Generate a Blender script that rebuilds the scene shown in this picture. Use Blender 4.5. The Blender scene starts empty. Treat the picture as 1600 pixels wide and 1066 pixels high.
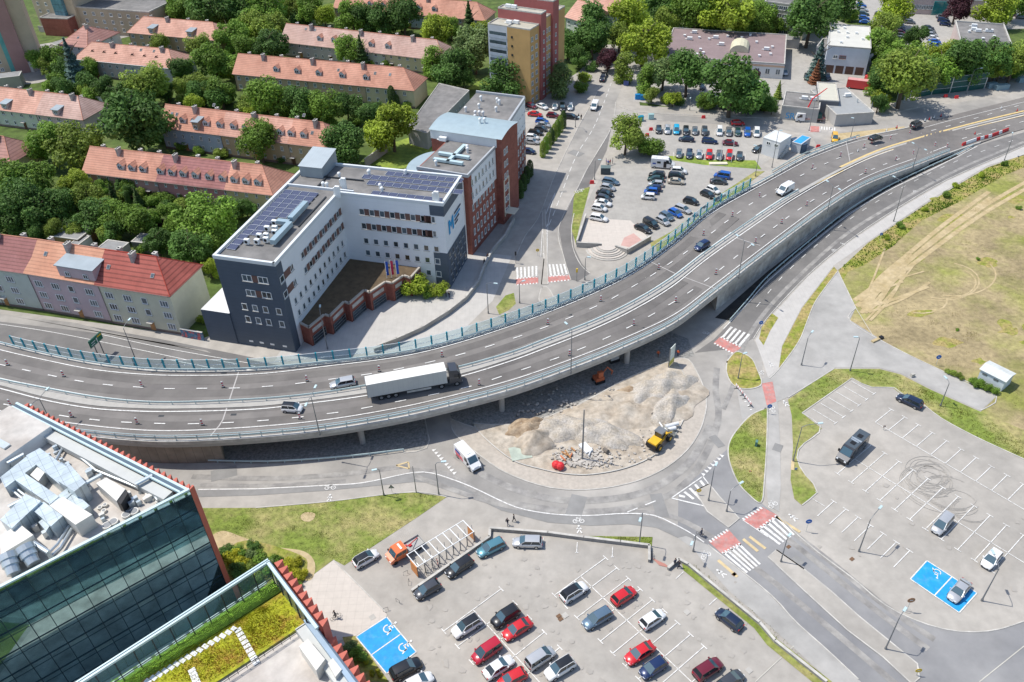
import bpy, math, random
from mathutils import Matrix, Vector
R_ = math.radians
SC = bpy.context.scene
# ---------------------------------------------------------------- camera
FPX, PITCH, ROLL, CAMH = 1290.0, R_(37.9), R_(1.84), 104.0
c_, s_ = math.cos(PITCH), math.sin(PITCH)
ROT = Matrix(((1, 0, 0), (0, -s_, c_), (0, -c_, -s_))) @ Matrix(((math.cos(ROLL), -math.sin(ROLL), 0), (math.sin(ROLL), math.cos(ROLL), 0), (0, 0, 1)))
cam = bpy.data.cameras.new('camera'); camo = bpy.data.objects.new('camera', cam); SC.collection.objects.link(camo)
M4 = Matrix(((ROT[0][0], -ROT[0][1], -ROT[0][2], 0), (ROT[1][0], -ROT[1][1], -ROT[1][2], 0), (ROT[2][0], -ROT[2][1], -ROT[2][2], CAMH), (0, 0, 0, 1)))
camo.matrix_world = M4
cam.sensor_width = 36; cam.lens = 36 * FPX / 1600.0; cam.clip_start = 1; cam.clip_end = 5000
SC.camera = camo
# ---------------------------------------------------------------- sky, sun, exposure
SUN_EL, SHADOW_AZ = R_(61.5), R_(-16.3)
w = bpy.data.worlds.new("World"); SC.world = w; w.use_nodes = True
nt = w.node_tree; bg = nt.nodes['Background']
sky = nt.nodes.new('ShaderNodeTexSky'); sky.sky_type = 'NISHITA'; sky.sun_disc = False
sky.sun_elevation = SUN_EL
sd = Vector((-math.cos(SHADOW_AZ), -math.sin(SHADOW_AZ)))          # horizontal direction towards the sun
sky.sun_rotation = math.atan2(sd.x, sd.y)
nt.links.new(sky.outputs[0], bg.inputs[0]); bg.inputs[1].default_value = 0.15
sun = bpy.data.lights.new('sun', 'SUN'); sun.energy = 4.0; sun.angle = R_(0.5); sun.color = (1.0, 0.955, 0.88)
suno = bpy.data.objects.new('sun', sun); SC.collection.objects.link(suno)
ldir = Vector((-sd.x * math.cos(SUN_EL), -sd.y * math.cos(SUN_EL), -math.sin(SUN_EL)))
suno.rotation_euler = ldir.to_track_quat('-Z', 'Y').to_euler(); suno.location = (0, 0, 300)
SC.view_settings.view_transform = 'Standard'; SC.view_settings.look = 'None'; SC.view_settings.gamma = 1
SC.view_settings.exposure = 0.18
# ---------------------------------------------------------------- projection: a photo pixel and a height give the real place
def P(x, y, z=0.0):
    d = ROT @ Vector(((x - 800) / FPX, (y - 533) / FPX, 1)); t = (z - CAMH) / d.z
    return Vector((d.x * t, d.y * t, z))
def pix(p):
    q = ROT.transposed() @ (Vector(p) - Vector((0, 0, CAMH))); return 800 + FPX * q.x / q.z, 533 + FPX * q.y / q.z
def height(b, t, z0=0.0):
    p = P(b[0], b[1], z0); best = None
    for i in range(10, 700):
        z = i * .05; q = pix((p.x, p.y, z0 + z)); e = math.hypot(q[0] - t[0], q[1] - t[1])
        if best is None or e < best[0]: best = (e, z)
    return best[1]
# ---------------------------------------------------------------- materials
MATS = {}
def rgb(r, g, b): return (r, g, b, 1)
def mat(name, col, rough=.8, metal=0., var=.12, scale=.6, col2=None, scale2=None, bump=0., spec=.4, bands=None, objvar=0., detail=6, coat=0., trans=0., ior=None, mixlo=.35, mixhi=.65, stretch=None, big=None):
    if name in MATS: return MATS[name]
    m = bpy.data.materials.new(name); m.use_nodes = True; MATS[name] = m
    n = m.node_tree.nodes; l = m.node_tree.links; b = n['Principled BSDF']
    b.inputs['Roughness'].default_value = rough; b.inputs['Metallic'].default_value = metal
    b.inputs['Specular IOR Level'].default_value = spec
    if coat: b.inputs['Coat Weight'].default_value = coat; b.inputs['Coat Roughness'].default_value = .05
    if ior: b.inputs['IOR'].default_value = ior
    if trans: b.inputs['Transmission Weight'].default_value = trans
    tc = n.new('ShaderNodeTexCoord'); src = tc.outputs['Object']
    if stretch:
        mp = n.new('ShaderNodeMapping'); mp.inputs['Scale'].default_value = stretch[:3]
        if len(stretch) > 3: mp.inputs['Rotation'].default_value = (0, 0, stretch[3])
        l.new(src, mp.inputs[0]); src = mp.outputs[0]
    def noise(sc, de=detail, ro=.6):
        t = n.new('ShaderNodeTexNoise'); t.inputs['Scale'].default_value = sc; t.inputs['Detail'].default_value = de; t.inputs['Roughness'].default_value = ro
        l.new(src, t.inputs['Vector']); return t.outputs['Fac']
    def mix(f, a, bb, mode='MIX'):
        x = n.new('ShaderNodeMix'); x.data_type = 'RGBA'; x.blend_type = mode
        for k, v in ((0, f), (6, a), (7, bb)):
            if hasattr(v, 'is_output'): l.new(v, x.inputs[k])
            elif v is not None: x.inputs[k].default_value = v
        return x.outputs[2]
    def ramp(v, a, bb, lo=0., hi=1.):
        r = n.new('ShaderNodeMapRange'); r.inputs[1].default_value = a; r.inputs[2].default_value = bb; r.inputs[3].default_value = lo; r.inputs[4].default_value = hi
        l.new(v, r.inputs[0]); return r.outputs[0]
    cur = rgb(*col)
    if col2:
        cur = mix(ramp(noise(scale2 or scale), mixlo, mixhi), rgb(*col), rgb(*col2))
    if var:
        f = ramp(noise(scale), .3, .7, 1 - var, 1 + var)
        cur = mix(1., cur, f, 'MULTIPLY')
        if big:
            f2 = ramp(noise(big, 4), .35, .65, 1 - var * .8, 1 + var * .6); cur = mix(1., cur, f2, 'MULTIPLY')
    if bands:                      # (axis, period m, darkness[, width])  narrow lines: tile courses, panel joints
        for bd in bands:
            sp = n.new('ShaderNodeSeparateXYZ'); l.new(tc.outputs['Object'], sp.inputs[0])
            ma = n.new('ShaderNodeMath'); ma.operation = 'MULTIPLY'; ma.inputs[1].default_value = 1 / bd[1]; l.new(sp.outputs[bd[0]], ma.inputs[0])
            fr = n.new('ShaderNodeMath'); fr.operation = 'FRACT'; l.new(ma.outputs[0], fr.inputs[0])
            wd = bd[3] if len(bd) > 3 else .25
            ls = n.new('ShaderNodeMath'); ls.operation = 'LESS_THAN'; ls.inputs[1].default_value = wd; l.new(fr.outputs[0], ls.inputs[0])
            cur = mix(1., cur, ramp(ls.outputs[0], 0, 1, 1, 1 - bd[2]), 'MULTIPLY')
    if objvar:
        oi = n.new('ShaderNodeObjectInfo'); cur = mix(1., cur, ramp(oi.outputs['Random'], 0, 1, 1 - objvar, 1 + objvar), 'MULTIPLY')
    if hasattr(cur, 'is_output'): l.new(cur, b.inputs['Base Color'])
    else: b.inputs['Base Color'].default_value = cur
    if bump:
        bp = n.new('ShaderNodeBump'); bp.inputs['Strength'].default_value = 1; bp.inputs['Distance'].default_value = bump
        l.new(noise(scale * 4 if scale < 2 else scale), bp.inputs['Height']); l.new(bp.outputs[0], b.inputs['Normal'])
    return m
def leafmat(name, col, v=.25):
    if name in MATS: return MATS[name]
    m = bpy.data.materials.new(name); m.use_nodes = True; MATS[name] = m
    n = m.node_tree.nodes; l = m.node_tree.links; b = n['Principled BSDF']
    geo = n.new('ShaderNodeNewGeometry'); oi = n.new('ShaderNodeObjectInfo'); tc = n.new('ShaderNodeTexCoord')
    no = n.new('ShaderNodeTexNoise'); no.inputs['Scale'].default_value = .55; no.inputs['Detail'].default_value = 3; l.new(tc.outputs['Object'], no.inputs['Vector'])
    mr = n.new('ShaderNodeMapRange'); mr.inputs[1].default_value = 0; mr.inputs[2].default_value = 1; mr.inputs[3].default_value = 1 - v; mr.inputs[4].default_value = 1 + v * 1.3
    l.new(geo.outputs['Random Per Island'], mr.inputs[0])
    m2 = n.new('ShaderNodeMapRange'); m2.inputs[1].default_value = .3; m2.inputs[2].default_value = .7; m2.inputs[3].default_value = .6; m2.inputs[4].default_value = 1.4; l.new(no.outputs['Fac'], m2.inputs[0])
    mu = n.new('ShaderNodeMath'); mu.operation = 'MULTIPLY'; l.new(mr.outputs[0], mu.inputs[0]); l.new(m2.outputs[0], mu.inputs[1])
    m3 = n.new('ShaderNodeMapRange'); m3.inputs[3].default_value = .8; m3.inputs[4].default_value = 1.2; l.new(oi.outputs['Random'], m3.inputs[0])
    mu2 = n.new('ShaderNodeMath'); mu2.operation = 'MULTIPLY'; l.new(mu.outputs[0], mu2.inputs[0]); l.new(m3.outputs[0], mu2.inputs[1])
    x = n.new('ShaderNodeMix'); x.data_type = 'RGBA'; x.blend_type = 'MULTIPLY'; x.inputs[0].default_value = 1; x.inputs[6].default_value = rgb(*col); l.new(mu2.outputs[0], x.inputs[7])
    l.new(x.outputs[2], b.inputs['Base Color']); b.inputs['Roughness'].default_value = .6; b.inputs['Specular IOR Level'].default_value = .25
    tr = n.new('ShaderNodeBsdfTranslucent'); l.new(x.outputs[2], tr.inputs[0])
    ms = n.new('ShaderNodeMixShader'); ms.inputs[0].default_value = .28; out = n['Material Output']
    l.new(b.outputs[0], ms.inputs[1]); l.new(tr.outputs[0], ms.inputs[2]); l.new(ms.outputs[0], out.inputs[0])
    return m
# ---------------------------------------------------------------- mesh builder
def link(o): SC.collection.objects.link(o); return o
def tag(o, label=None, cat=None, group=None, kind=None):
    if label: o['label'] = label
    if cat: o['category'] = cat
    if group: o['group'] = group
    if kind: o['kind'] = kind
    return o
def root(name, loc, rz=0., label=None, cat=None, group=None):
    o = link(bpy.data.objects.new(name, None)); o.location = loc; o.rotation_euler = (0, 0, rz); o.empty_display_size = .5
    o['_m'] = 1; del o['_m']
    return tag(o, label, cat, group)
class Frame:                      # local building frame: x along the front, y away, z up
    def __init__(s, o, ang): s.o = Vector((o[0], o[1], o[2] if len(o) > 2 else 0)); s.a = ang; s.u = Vector((math.cos(ang), math.sin(ang), 0)); s.n = Vector((-math.sin(ang), math.cos(ang), 0))
    def __call__(s, x, y, z=0.): return s.o + s.u * x + s.n * y + Vector((0, 0, z))
ID = Frame((0, 0, 0), 0)
class MB:
    def __init__(s): s.v = []; s.f = []; s.m = []
    def face(s, pts, m=0):
        k = len(s.v); s.v += [Vector(p) for p in pts]; s.f.append(tuple(range(k, k + len(pts)))); s.m.append(m)
    def mesh(s, vs, fs, m=0):
        k = len(s.v); s.v += [Vector(p) for p in vs]; s.f += [tuple(i + k for i in f) for f in fs]; s.m += [m] * len(fs)
    def box(s, x0, x1, y0, y1, z0, z1, F=ID, m=0, top=None):
        vs = [F(x, y, z) for z in (z0, z1) for y in (y0, y1) for x in (x0, x1)]
        fs = [(0, 2, 3, 1), (4, 5, 7, 6), (0, 1, 5, 4), (1, 3, 7, 5), (3, 2, 6, 7), (2, 0, 4, 6)]
        s.mesh(vs, fs, m)
        if top is not None: s.m[-5] = top
    def prism(s, pts, z0, z1, m=0, top=None):
        n = len(pts); a = sum(pts[i][0] * pts[(i + 1) % n][1] - pts[(i + 1) % n][0] * pts[i][1] for i in range(n))
        if a < 0: pts = list(reversed(pts))
        vs = [Vector((p[0], p[1], z0)) for p in pts] + [Vector((p[0], p[1], z1)) for p in pts]
        fs = [tuple(reversed(range(n))), tuple(range(n, 2 * n))] + [(i, (i + 1) % n, n + (i + 1) % n, n + i) for i in range(n)]
        k = len(s.f); s.mesh(vs, fs, m)
        if top is not None: s.m[k + 1] = top
    def tube(s, pts, r, n=8, m=0, cap=True):
        pts = [Vector(p) for p in pts]; rr = r if isinstance(r, (list, tuple)) else [r] * len(pts)
        k = len(s.v); L = len(pts)
        for i, p in enumerate(pts):
            d = (pts[min(i + 1, L - 1)] - pts[max(i - 1, 0)]).normalized(); a = Vector((0, 0, 1)) if abs(d.z) < .9 else Vector((1, 0, 0))
            e1 = d.cross(a).normalized(); e2 = d.cross(e1)
            for j in range(n):
                t = 2 * math.pi * j / n; s.v.append(p + e1 * math.cos(t) * rr[i] + e2 * math.sin(t) * rr[i])
        for i in range(L - 1):
            for j in range(n):
                s.f.append((k + i * n + j, k + (i + 1) * n + j, k + (i + 1) * n + (j + 1) % n, k + i * n + (j + 1) % n)); s.m.append(m)
        if cap:
            s.f.append(tuple(k + j for j in range(n))); s.m.append(m)
            s.f.append(tuple(k + (L - 1) * n + j for j in reversed(range(n)))); s.m.append(m)
    def sphere(s, c, r, m=0, nu=10, nv=6, sq=(1, 1, 1)):
        c = Vector(c); vs = []; fs = []
        for i in range(nv + 1):
            for j in range(nu):
                a = math.pi * i / nv; b = 2 * math.pi * j / nu
                vs.append(c + Vector((math.sin(a) * math.cos(b) * r * sq[0], math.sin(a) * math.sin(b) * r * sq[1], math.cos(a) * r * sq[2])))
        for i in range(nv):
            for j in range(nu): fs.append((i * nu + j, (i + 1) * nu + j, (i + 1) * nu + (j + 1) % nu, i * nu + (j + 1) % nu))
        s.mesh(vs, fs, m)
    def build(s, name, mats, parent=None, smooth=False):
        me = bpy.data.meshes.new(name); vs = s.v
        if parent is not None:
            mi = (Matrix.Translation(parent_loc(parent)) @ Matrix.Rotation(parent_rot(parent), 4, 'Z')).inverted(); vs = [mi @ v for v in s.v]
        me.from_pydata([tuple(v) for v in vs], [], s.f)
        for q in (mats if isinstance(mats, (list, tuple)) else [mats]): me.materials.append(q)
        me.polygons.foreach_set('material_index', s.m)
        if smooth: me.polygons.foreach_set('use_smooth', [True] * len(s.f))
        me.update(); o = link(bpy.data.objects.new(name, me)); o.parent = parent; return o
def parent_loc(o):
    if o.parent is None: return o.location.copy()
    return parent_loc(o.parent) + Matrix.Rotation(parent_rot(o.parent), 3, 'Z') @ o.location
def parent_rot(o):
    r = 0.
    while o is not None: r += o.rotation_euler.z; o = o.parent
    return r
def kids(o): return [c for c in KIDS.get(o.name, [])]
KIDS = {}
def reg(proto):                   # remember the parts of a prototype once, so copying is quick
    for o in SC.collection.objects:
        if o.parent is not None: KIDS.setdefault(o.parent.name, [])
    KIDS.clear()
    for o in SC.collection.objects:
        if o.parent is not None: KIDS.setdefault(o.parent.name, []).append(o)
def copytree(o, parent=None):
    c = o.copy(); SC.collection.objects.link(c); c.parent = parent
    for k in KIDS.get(o.name, []): copytree(k, c)
    return c
def struct(o): o['kind'] = 'structure'; return o
def catmull(pts, sub=6):
    out = []; n = len(pts)
    for i in range(n - 1):
        p0, p1, p2, p3 = pts[max(i - 1, 0)], pts[i], pts[i + 1], pts[min(i + 2, n - 1)]
        for k in range(sub):
            t = k / sub; t2 = t * t; t3 = t2 * t
            out.append((p1 * 2 + (p2 - p0) * t + (p0 * 2 - p1 * 5 + p2 * 4 - p3) * t2 + (p1 * 3 - p0 - p2 * 3 + p3) * t3) * .5)
    out.append(pts[-1]); return out
def resample(pts, n=None, step=None):
    L = [0.]
    for a, b in zip(pts, pts[1:]): L.append(L[-1] + (b - a).length)
    if step: n = max(2, int(round(L[-1] / step)) + 1)
    out = []; j = 0
    for i in range(n):
        d = L[-1] * i / (n - 1)
        while j < len(L) - 2 and L[j + 1] < d: j += 1
        t = (d - L[j]) / max(1e-9, L[j + 1] - L[j]); out.append(pts[j].lerp(pts[j + 1], min(1, max(0, t))))
    return out
def ribbon(mb, pts, wd, dz=0., m=0, side=0.):
    n = len(pts); A = []; B = []
    for i in range(n):
        d = pts[min(i + 1, n - 1)] - pts[max(i - 1, 0)]; d.z = 0; d.normalize(); q = Vector((-d.y, d.x, 0)); c = pts[i] + Vector((0, 0, dz)) + q * side
        A.append(c - q * wd / 2); B.append(c + q * wd / 2)
    for i in range(n - 1): mb.face((A[i], A[i + 1], B[i + 1], B[i]), m)
def dashes(mb, pts, wd, on, off, dz=0., m=0, start=0.):
    q = resample(pts, step=.5); k = int(start / .5); a = int(on / .5); b = int((on + off) / .5)
    while k + a < len(q): ribbon(mb, q[k:k + a + 1], wd, dz, m); k += b
def px(lst, z=0.): return [P(x, y, z) for x, y in lst]
ORD = ['', 'second', 'third', 'fourth', 'fifth', 'sixth', 'seventh', 'eighth', 'ninth', 'tenth', 'eleventh', 'twelfth', 'thirteenth', 'fourteenth', 'fifteenth', 'sixteenth', 'seventeenth', 'eighteenth', 'nineteenth', 'twentieth']
def nth(i, first='first'):
    if i == 0: return first
    if i < 20: return ORD[i]
    return ('twenty-' if i < 29 else 'thirty-') + (['first'] + ORD[1:])[(i - 20) % 10 if i < 29 else (i - 29) % 10] if i not in (29,) else 'thirtieth'
random.seed(11)
# ================================================================ materials used all over
asphalt = mat('asphalt', (.28, .268, .25), .92, var=.14, scale=.25, col2=(.39, .365, .33), scale2=.06, big=.03, bump=.01)
asphalt_deck = mat('deck_asphalt', (.155, .143, .135), .88, var=.12, scale=.3, col2=(.215, .20, .185), scale2=.05, big=.03)
asphalt_pale = mat('pale_asphalt', (.33, .32, .30), .9, var=.12, scale=.35, col2=(.40, .385, .36), scale2=.08, big=.05)
asphalt_se = mat('worn_blue_asphalt', (.215, .215, .22), .9, var=.1, scale=.3, col2=(.28, .275, .27), scale2=.06, big=.03)
asphalt_dark = mat('dark_asphalt', (.15, .145, .14), .9, var=.12, scale=.3, col2=(.2, .19, .18), scale2=.08)
asphalt_path = mat('path_asphalt', (.25, .245, .235), .9, var=.12, scale=.4, big=.06)
paving = mat('paving_blocks', (.415, .385, .342), .9, var=.11, scale=.5, col2=(.345, .322, .288), scale2=.07, big=.03)
paving_lot = mat('parking_blocks', (.40, .38, .345), .9, var=.09, scale=.6, col2=(.335, .32, .292), scale2=.09, big=.02, bands=[(0, .8, .05, .12), (1, .8, .05, .12)])
paving_pale = mat('pale_slabs', (.54, .49, .435), .85, var=.06, scale=.8, bands=[(0, 1.2, .07, .08), (1, 1.2, .07, .08)])
paving_grey = mat('grey_slabs', (.47, .45, .42), .85, var=.08, scale=.5, bands=[(0, .9, .06, .1)])
kerbm = mat('kerb_concrete', (.48, .46, .42), .85, var=.16, scale=.8, big=.2)
white = mat('road_paint', (.70, .69, .66), .75, var=.14, scale=1.5, col2=(.42, .41, .39), scale2=2.2, mixlo=.5, mixhi=.7)
redp = mat('red_paint', (.50, .20, .175), .8, var=.2, scale=.8, col2=(.40, .27, .25), scale2=1.2, mixlo=.45, mixhi=.7)
bluep = mat('blue_paint', (.015, .30, .64), .65, var=.14, scale=.9, col2=(.09, .33, .60), scale2=.8, mixlo=.5, mixhi=.75)
yellowp = mat('yellow_paint', (.56, .44, .25), .75, var=.18, scale=1.)
grass = mat('grass', (.175, .225, .04), .95, var=.38, scale=1.1, col2=(.35, .30, .13), scale2=.13, bump=.08, mixlo=.42, mixhi=.66, detail=9)
lawn = mat('lawn', (.14, .21, .035), .95, var=.3, scale=.9, col2=(.26, .33, .05), scale2=.2, bump=.06, detail=8)
field = mat('dry_field', (.345, .275, .15), .95, var=.28, scale=.9, col2=(.24, .25, .06), scale2=.05, bump=.12, detail=12, mixlo=.46, mixhi=.64, big=.09)
fieldgreen = mat('field_weeds', (.22, .25, .035), .95, var=.4, scale=1.6, col2=(.36, .28, .11), scale2=.3, bump=.1, detail=9, mixlo=.4, mixhi=.6)
dirt = mat('pale_dirt', (.50, .40, .24), .95, var=.16, scale=1.0, col2=(.40, .31, .16), scale2=.3)
soil = mat('construction_soil', (.37, .31, .24), .95, var=.28, scale=.9, col2=(.47, .42, .35), scale2=.3, bump=.08, detail=9)
soil_brown = mat('brown_soil', (.27, .19, .12), .95, var=.25, scale=1., col2=(.40, .32, .23), scale2=.5, bump=.1, detail=9)
gravel = mat('grey_gravel', (.45, .42, .38), .95, var=.3, scale=3., col2=(.42, .365, .29), scale2=.5, bump=.15, detail=10)
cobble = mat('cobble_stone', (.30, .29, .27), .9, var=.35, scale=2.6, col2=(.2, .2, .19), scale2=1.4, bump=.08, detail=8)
cobble_apron = mat('apron_setts', (.46, .41, .35), .9, var=.12, scale=1.5, col2=(.40, .36, .31), scale2=.2)
concrete = mat('concrete', (.46, .44, .40), .85, var=.12, scale=.5, col2=(.36, .34, .31), scale2=.2)
concrete_wall = mat('stained_concrete', (.52, .50, .46), .85, var=.2, scale=.7, col2=(.27, .25, .23), scale2=.3, bands=[(0, 2.4, .12, .04)])
brown_wall = mat('brown_panels', (.26, .22, .18), .85, var=.25, scale=.35, bands=[(0, 1.6, .3, .06)])
steel = mat('galvanised_steel', (.55, .6, .62), .35, metal=.6, var=.08, scale=1.)
steel_light = mat('light_steel', (.50, .63, .65), .5, metal=.15, var=.06, scale=1.)
darkmetal = mat('dark_metal', (.05, .055, .06), .5, metal=.3, var=.05)
greymetal = mat('grey_metal', (.22, .23, .24), .5, metal=.4, var=.08)
rubber = mat('rubber', (.02, .02, .02), .8, var=.05)
black = mat('black_plastic', (.015, .015, .017), .5, var=0)
teal = mat('teal_paint', (.01, .28, .36), .45, var=.05)
whitep = mat('white_metal', (.78, .79, .78), .45, var=.04)
cream = mat('cream_metal', (.7, .64, .5), .5, var=.05)
redm = mat('red_plastic', (.62, .03, .035), .45, var=.05)
orangem = mat('orange_paint', (.78, .2, .06), .45, var=.05)
woodm = mat('wood', (.4, .2, .08), .7, var=.2, scale=2)
glass = mat('window_glass', (.06, .08, .095), .08, var=.4, scale=.9, spec=.9, objvar=.8)
clearglass = mat('clear_panel', (.62, .84, .90), .05, var=0, trans=.84, ior=1.05, spec=.4)
def polyg(name, pxl, m, z, curve=False):
    pts = px(pxl)
    if curve: pts = catmull(pts + [pts[0]], 4)[:-1]
    mb = MB(); pts = [Vector((p.x, p.y, z)) for p in pts]
    a = sum(pts[i].x * pts[(i + 1) % len(pts)].y - pts[(i + 1) % len(pts)].x * pts[i].y for i in range(len(pts)))
    if a < 0: pts.reverse()
    mb.face(pts); return struct(mb.build(name, m))
def raised(name, pxl, m, h, curve=True, z0=0., kind=True, kerb=True):
    pts = px(pxl)
    if curve: pts = catmull(pts + [pts[0]], 4)[:-1]
    mb = MB(); mb.prism(pts, z0, h, 1 if kerb else 0, 0)
    if kerb: ribbon(mb, pts + [pts[0], pts[1]], .2, h + .012 - pts[0].z, 1)
    return struct(mb.build(name, [m, kerbm]))
# ---------------------------------------------------------------- ground sheets, each lying a little above the one below
gm = MB(); gm.face([(-1500, -300, 0), (1500, -300, 0), (1500, 2500, 0), (-1500, 2500, 0)])
struct(gm.build('ground', mat('ground_green', (.075, .115, .022), .95, var=.4, scale=.35, col2=(.13, .155, .045), scale2=.07, bump=.05, mixlo=.52, mixhi=.72)))
polyg('city_pavement', [(-100, 470), (320, 528), (400, 500), (500, 440), (700, 400), (735, 395), (790, 290), (815, 225), (822, 150), (860, 140), (905, 112), (935, 70), (985, 70), (992, 120), (1000, 165), (1230, 178), (1400, 160), (1460, 140), (1640, 95), (1640, 260), (1120, 530), (700, 580), (-100, 700)], paving, .02)
polyg('south_pavement', [(-200, 690), (640, 600), (1130, 500), (1640, 190), (1900, 190), (1900, 1200), (-200, 1200)], paving, .025)
polyg('school_yard', [(985, 80), (1040, 40), (1240, 60), (1300, 30), (1390, 60), (1385, 165), (1300, 184), (1100, 176), (990, 158)], paving_lot, .03)
polyg('far_parking', [(1322, 2), (1500, -8), (1700, -30), (1700, 40), (1500, 50), (1492, 78), (1455, 112), (1400, 110), (1372, 45), (1340, 25)], paving_lot, .03)
polyg('service_road', [(-30, 78), (60, 70), (110, 62), (170, 40), (260, 30), (262, 44), (190, 60), (125, 110), (60, 130), (-30, 140)], asphalt, .03)
polyg('courtyard_pavement', [(430, 560), (700, 540), (770, 470), (800, 400), (700, 390), (520, 440)], paving_grey, .035)
polyg('back_lawn', [(560, 270), (640, 262), (700, 230), (640, 215), (585, 232)], lawn, .03)
polyg('tower_lawn', [(715, 150), (765, 115), (772, 140), (735, 140)], lawn, .04)
# streets north of the overpass
polyg('local_street', [(-100, 481), (0, 494), (120, 507), (250, 530), (330, 546), (460, 572), (560, 560), (560, 600), (-100, 610)], asphalt_dark, .045)
polyg('local_cycle_path', [(-100, 479), (0, 491), (120, 505), (160, 517), (330, 552), (322, 548), (160, 522), (0, 503), (-100, 490)], asphalt, .055)
polyg('main_street', [(770, 520), (800, 480), (806, 440), (806, 402), (820, 370), (843, 337), (868, 272), (903, 200), (925, 160), (947, 117), (955, 95), (985, 85), (978, 120), (962, 160), (955, 200), (945, 225), (917, 275), (903, 300), (897, 330), (890, 356), (892, 387), (905, 412), (925, 430), (960, 450), (900, 500), (820, 540)], asphalt, .045)
polyg('main_cycle_path', [(955, 200), (948, 235), (935, 262), (920, 292), (900, 334), (895, 356), (897, 387), (909, 412), (922, 428), (903, 440), (890, 437), (881, 402), (873, 356), (903, 293), (917, 265)], asphalt_dark, .06)
polyg('cross_street', [(955, 168), (1000, 178), (1100, 183), (1200, 187), (1300, 189), (1375, 184), (1425, 172), (1475, 164), (1640, 138), (1640, 200), (1412, 200), (1310, 208), (1250, 208), (1200, 198), (1100, 193), (990, 186), (945, 200)], asphalt, .05)
polyg('street_link', [(1262, 205), (1310, 205), (1312, 222), (1300, 232), (1280, 232)], asphalt, .055)
polyg('pale_lot', [(948, 262), (975, 245), (1040, 244), (1188, 262), (1180, 272), (1110, 316), (1050, 366), (1014, 383), (900, 370), (905, 345), (925, 300)], paving_lot, .035)
polyg('upper_lot', [(1000, 205), (1020, 198), (1210, 205), (1240, 225), (1190, 258), (1040, 246), (1000, 220)], paving_lot, .035)
polyg('lot_lawn', [(1043, 244), (1085, 244), (1090, 250), (1180, 251), (1190, 265), (1100, 258), (1045, 250)], lawn, .05)
polyg('street_verge', [(897, 300), (922, 292), (912, 330), (904, 360), (900, 382), (893, 360)], grass, .065)
polyg('oval_verge', [(775, 480), (790, 462), (803, 458), (806, 475), (795, 485), (780, 492)], grass, .06)
# streets south of the overpass
polyg('lower_road', [(640, 540), (661, 640), (669, 680), (671, 693), (662, 704), (631, 708), (552, 717), (400, 726), (214, 722), (-200, 722), (-200, 782), (214, 780), (400, 774.5), (512, 767), (647, 753.5), (681, 755), (718, 767), (783, 798), (856, 817), (924, 822), (980, 819.5), (1025, 825), (1059, 841), (1098, 860), (1135, 800), (1139, 719), (1139, 694), (1152, 671), (1174, 649), (1200, 635), (1260, 540), (1190, 588), (1192, 560), (1177, 530), (1200, 496), (1262, 430.5), (1325, 377.6), (1399, 327.7), (1480, 281), (1600, 228), (1700, 200), (1700, 180), (1600, 206), (1527, 227), (1499, 244), (1449, 267), (1387, 297), (1325, 334), (1262, 384), (1200, 437), (1168, 474), (1143, 502), (1115, 530), (1040, 545), (980, 500), (900, 480), (800, 540), (720, 560)], asphalt, .045)
polyg('south_east_roads', [(1060, 770), (1139, 700), (1139, 719.6), (1152, 753), (1169, 773), (1190, 787), (1217, 808), (1265, 853), (1332, 904), (1383, 946), (1439, 973), (1496, 987), (1552, 985.6), (1600, 971), (1700, 945), (1700, 1200), (1450, 1200), (1341, 1062), (1290, 1014), (1242, 971), (1200, 926), (1098, 850), (1059, 825)], asphalt_se, .055)
polyg('east_access', [(1150, 600), (1200, 590), (1217, 576), (1248, 534), (1262, 500), (1275, 470), (1309, 424), (1337, 482), (1327, 500), (1394, 542), (1476, 582), (1557, 620), (1532, 642), (1453, 607), (1408, 584), (1374, 575), (1304, 575), (1268, 598), (1231, 621), (1200, 635), (1160, 660)], asphalt_pale, .06)
polyg('curved_footpath', [(1700, 198), (1600, 230), (1480, 283), (1399, 330), (1325, 380), (1262, 433), (1202, 498), (1180, 532), (1190, 560), (1200, 590), (1216, 578), (1222, 540), (1253, 480), (1303, 415), (1356, 378), (1449, 315), (1543, 259), (1700, 215)], paving_grey, .05)
polyg('south_cycle_path', [(1098, 879), (1084, 859), (1059, 841), (1072, 838), (1106, 852), (1200, 927), (1242, 972), (1290, 1014), (1341, 1062), (1400, 1120), (1340, 1120), (1296, 1064), (1206, 982), (1140, 925)], asphalt_pale, .0683)
polyg('roundabout_cycle_path', [(-100, 770), (214, 769), (400, 765), (512, 759), (569, 755), (639, 741), (670, 740), (701, 749), (738, 763), (800, 792), (842, 802), (884, 806.5), (927, 807), (974, 804), (1019, 806.5), (1053, 821), (1081, 836), (1100, 850), (1084, 859), (1059, 841), (1025, 825), (980, 819.5), (924, 822), (856, 817), (783, 798), (718, 767), (681, 755), (647, 753.5), (512, 767), (400, 774.5), (214, 780), (-100, 782)], asphalt_path, .065)
polyg('east_cycle_path', [(1194, 600), (1212, 600), (1216, 640), (1219, 700), (1220, 760), (1217, 800), (1200, 790), (1196, 750), (1200, 680), (1197, 640)], asphalt_pale, .07)
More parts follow.
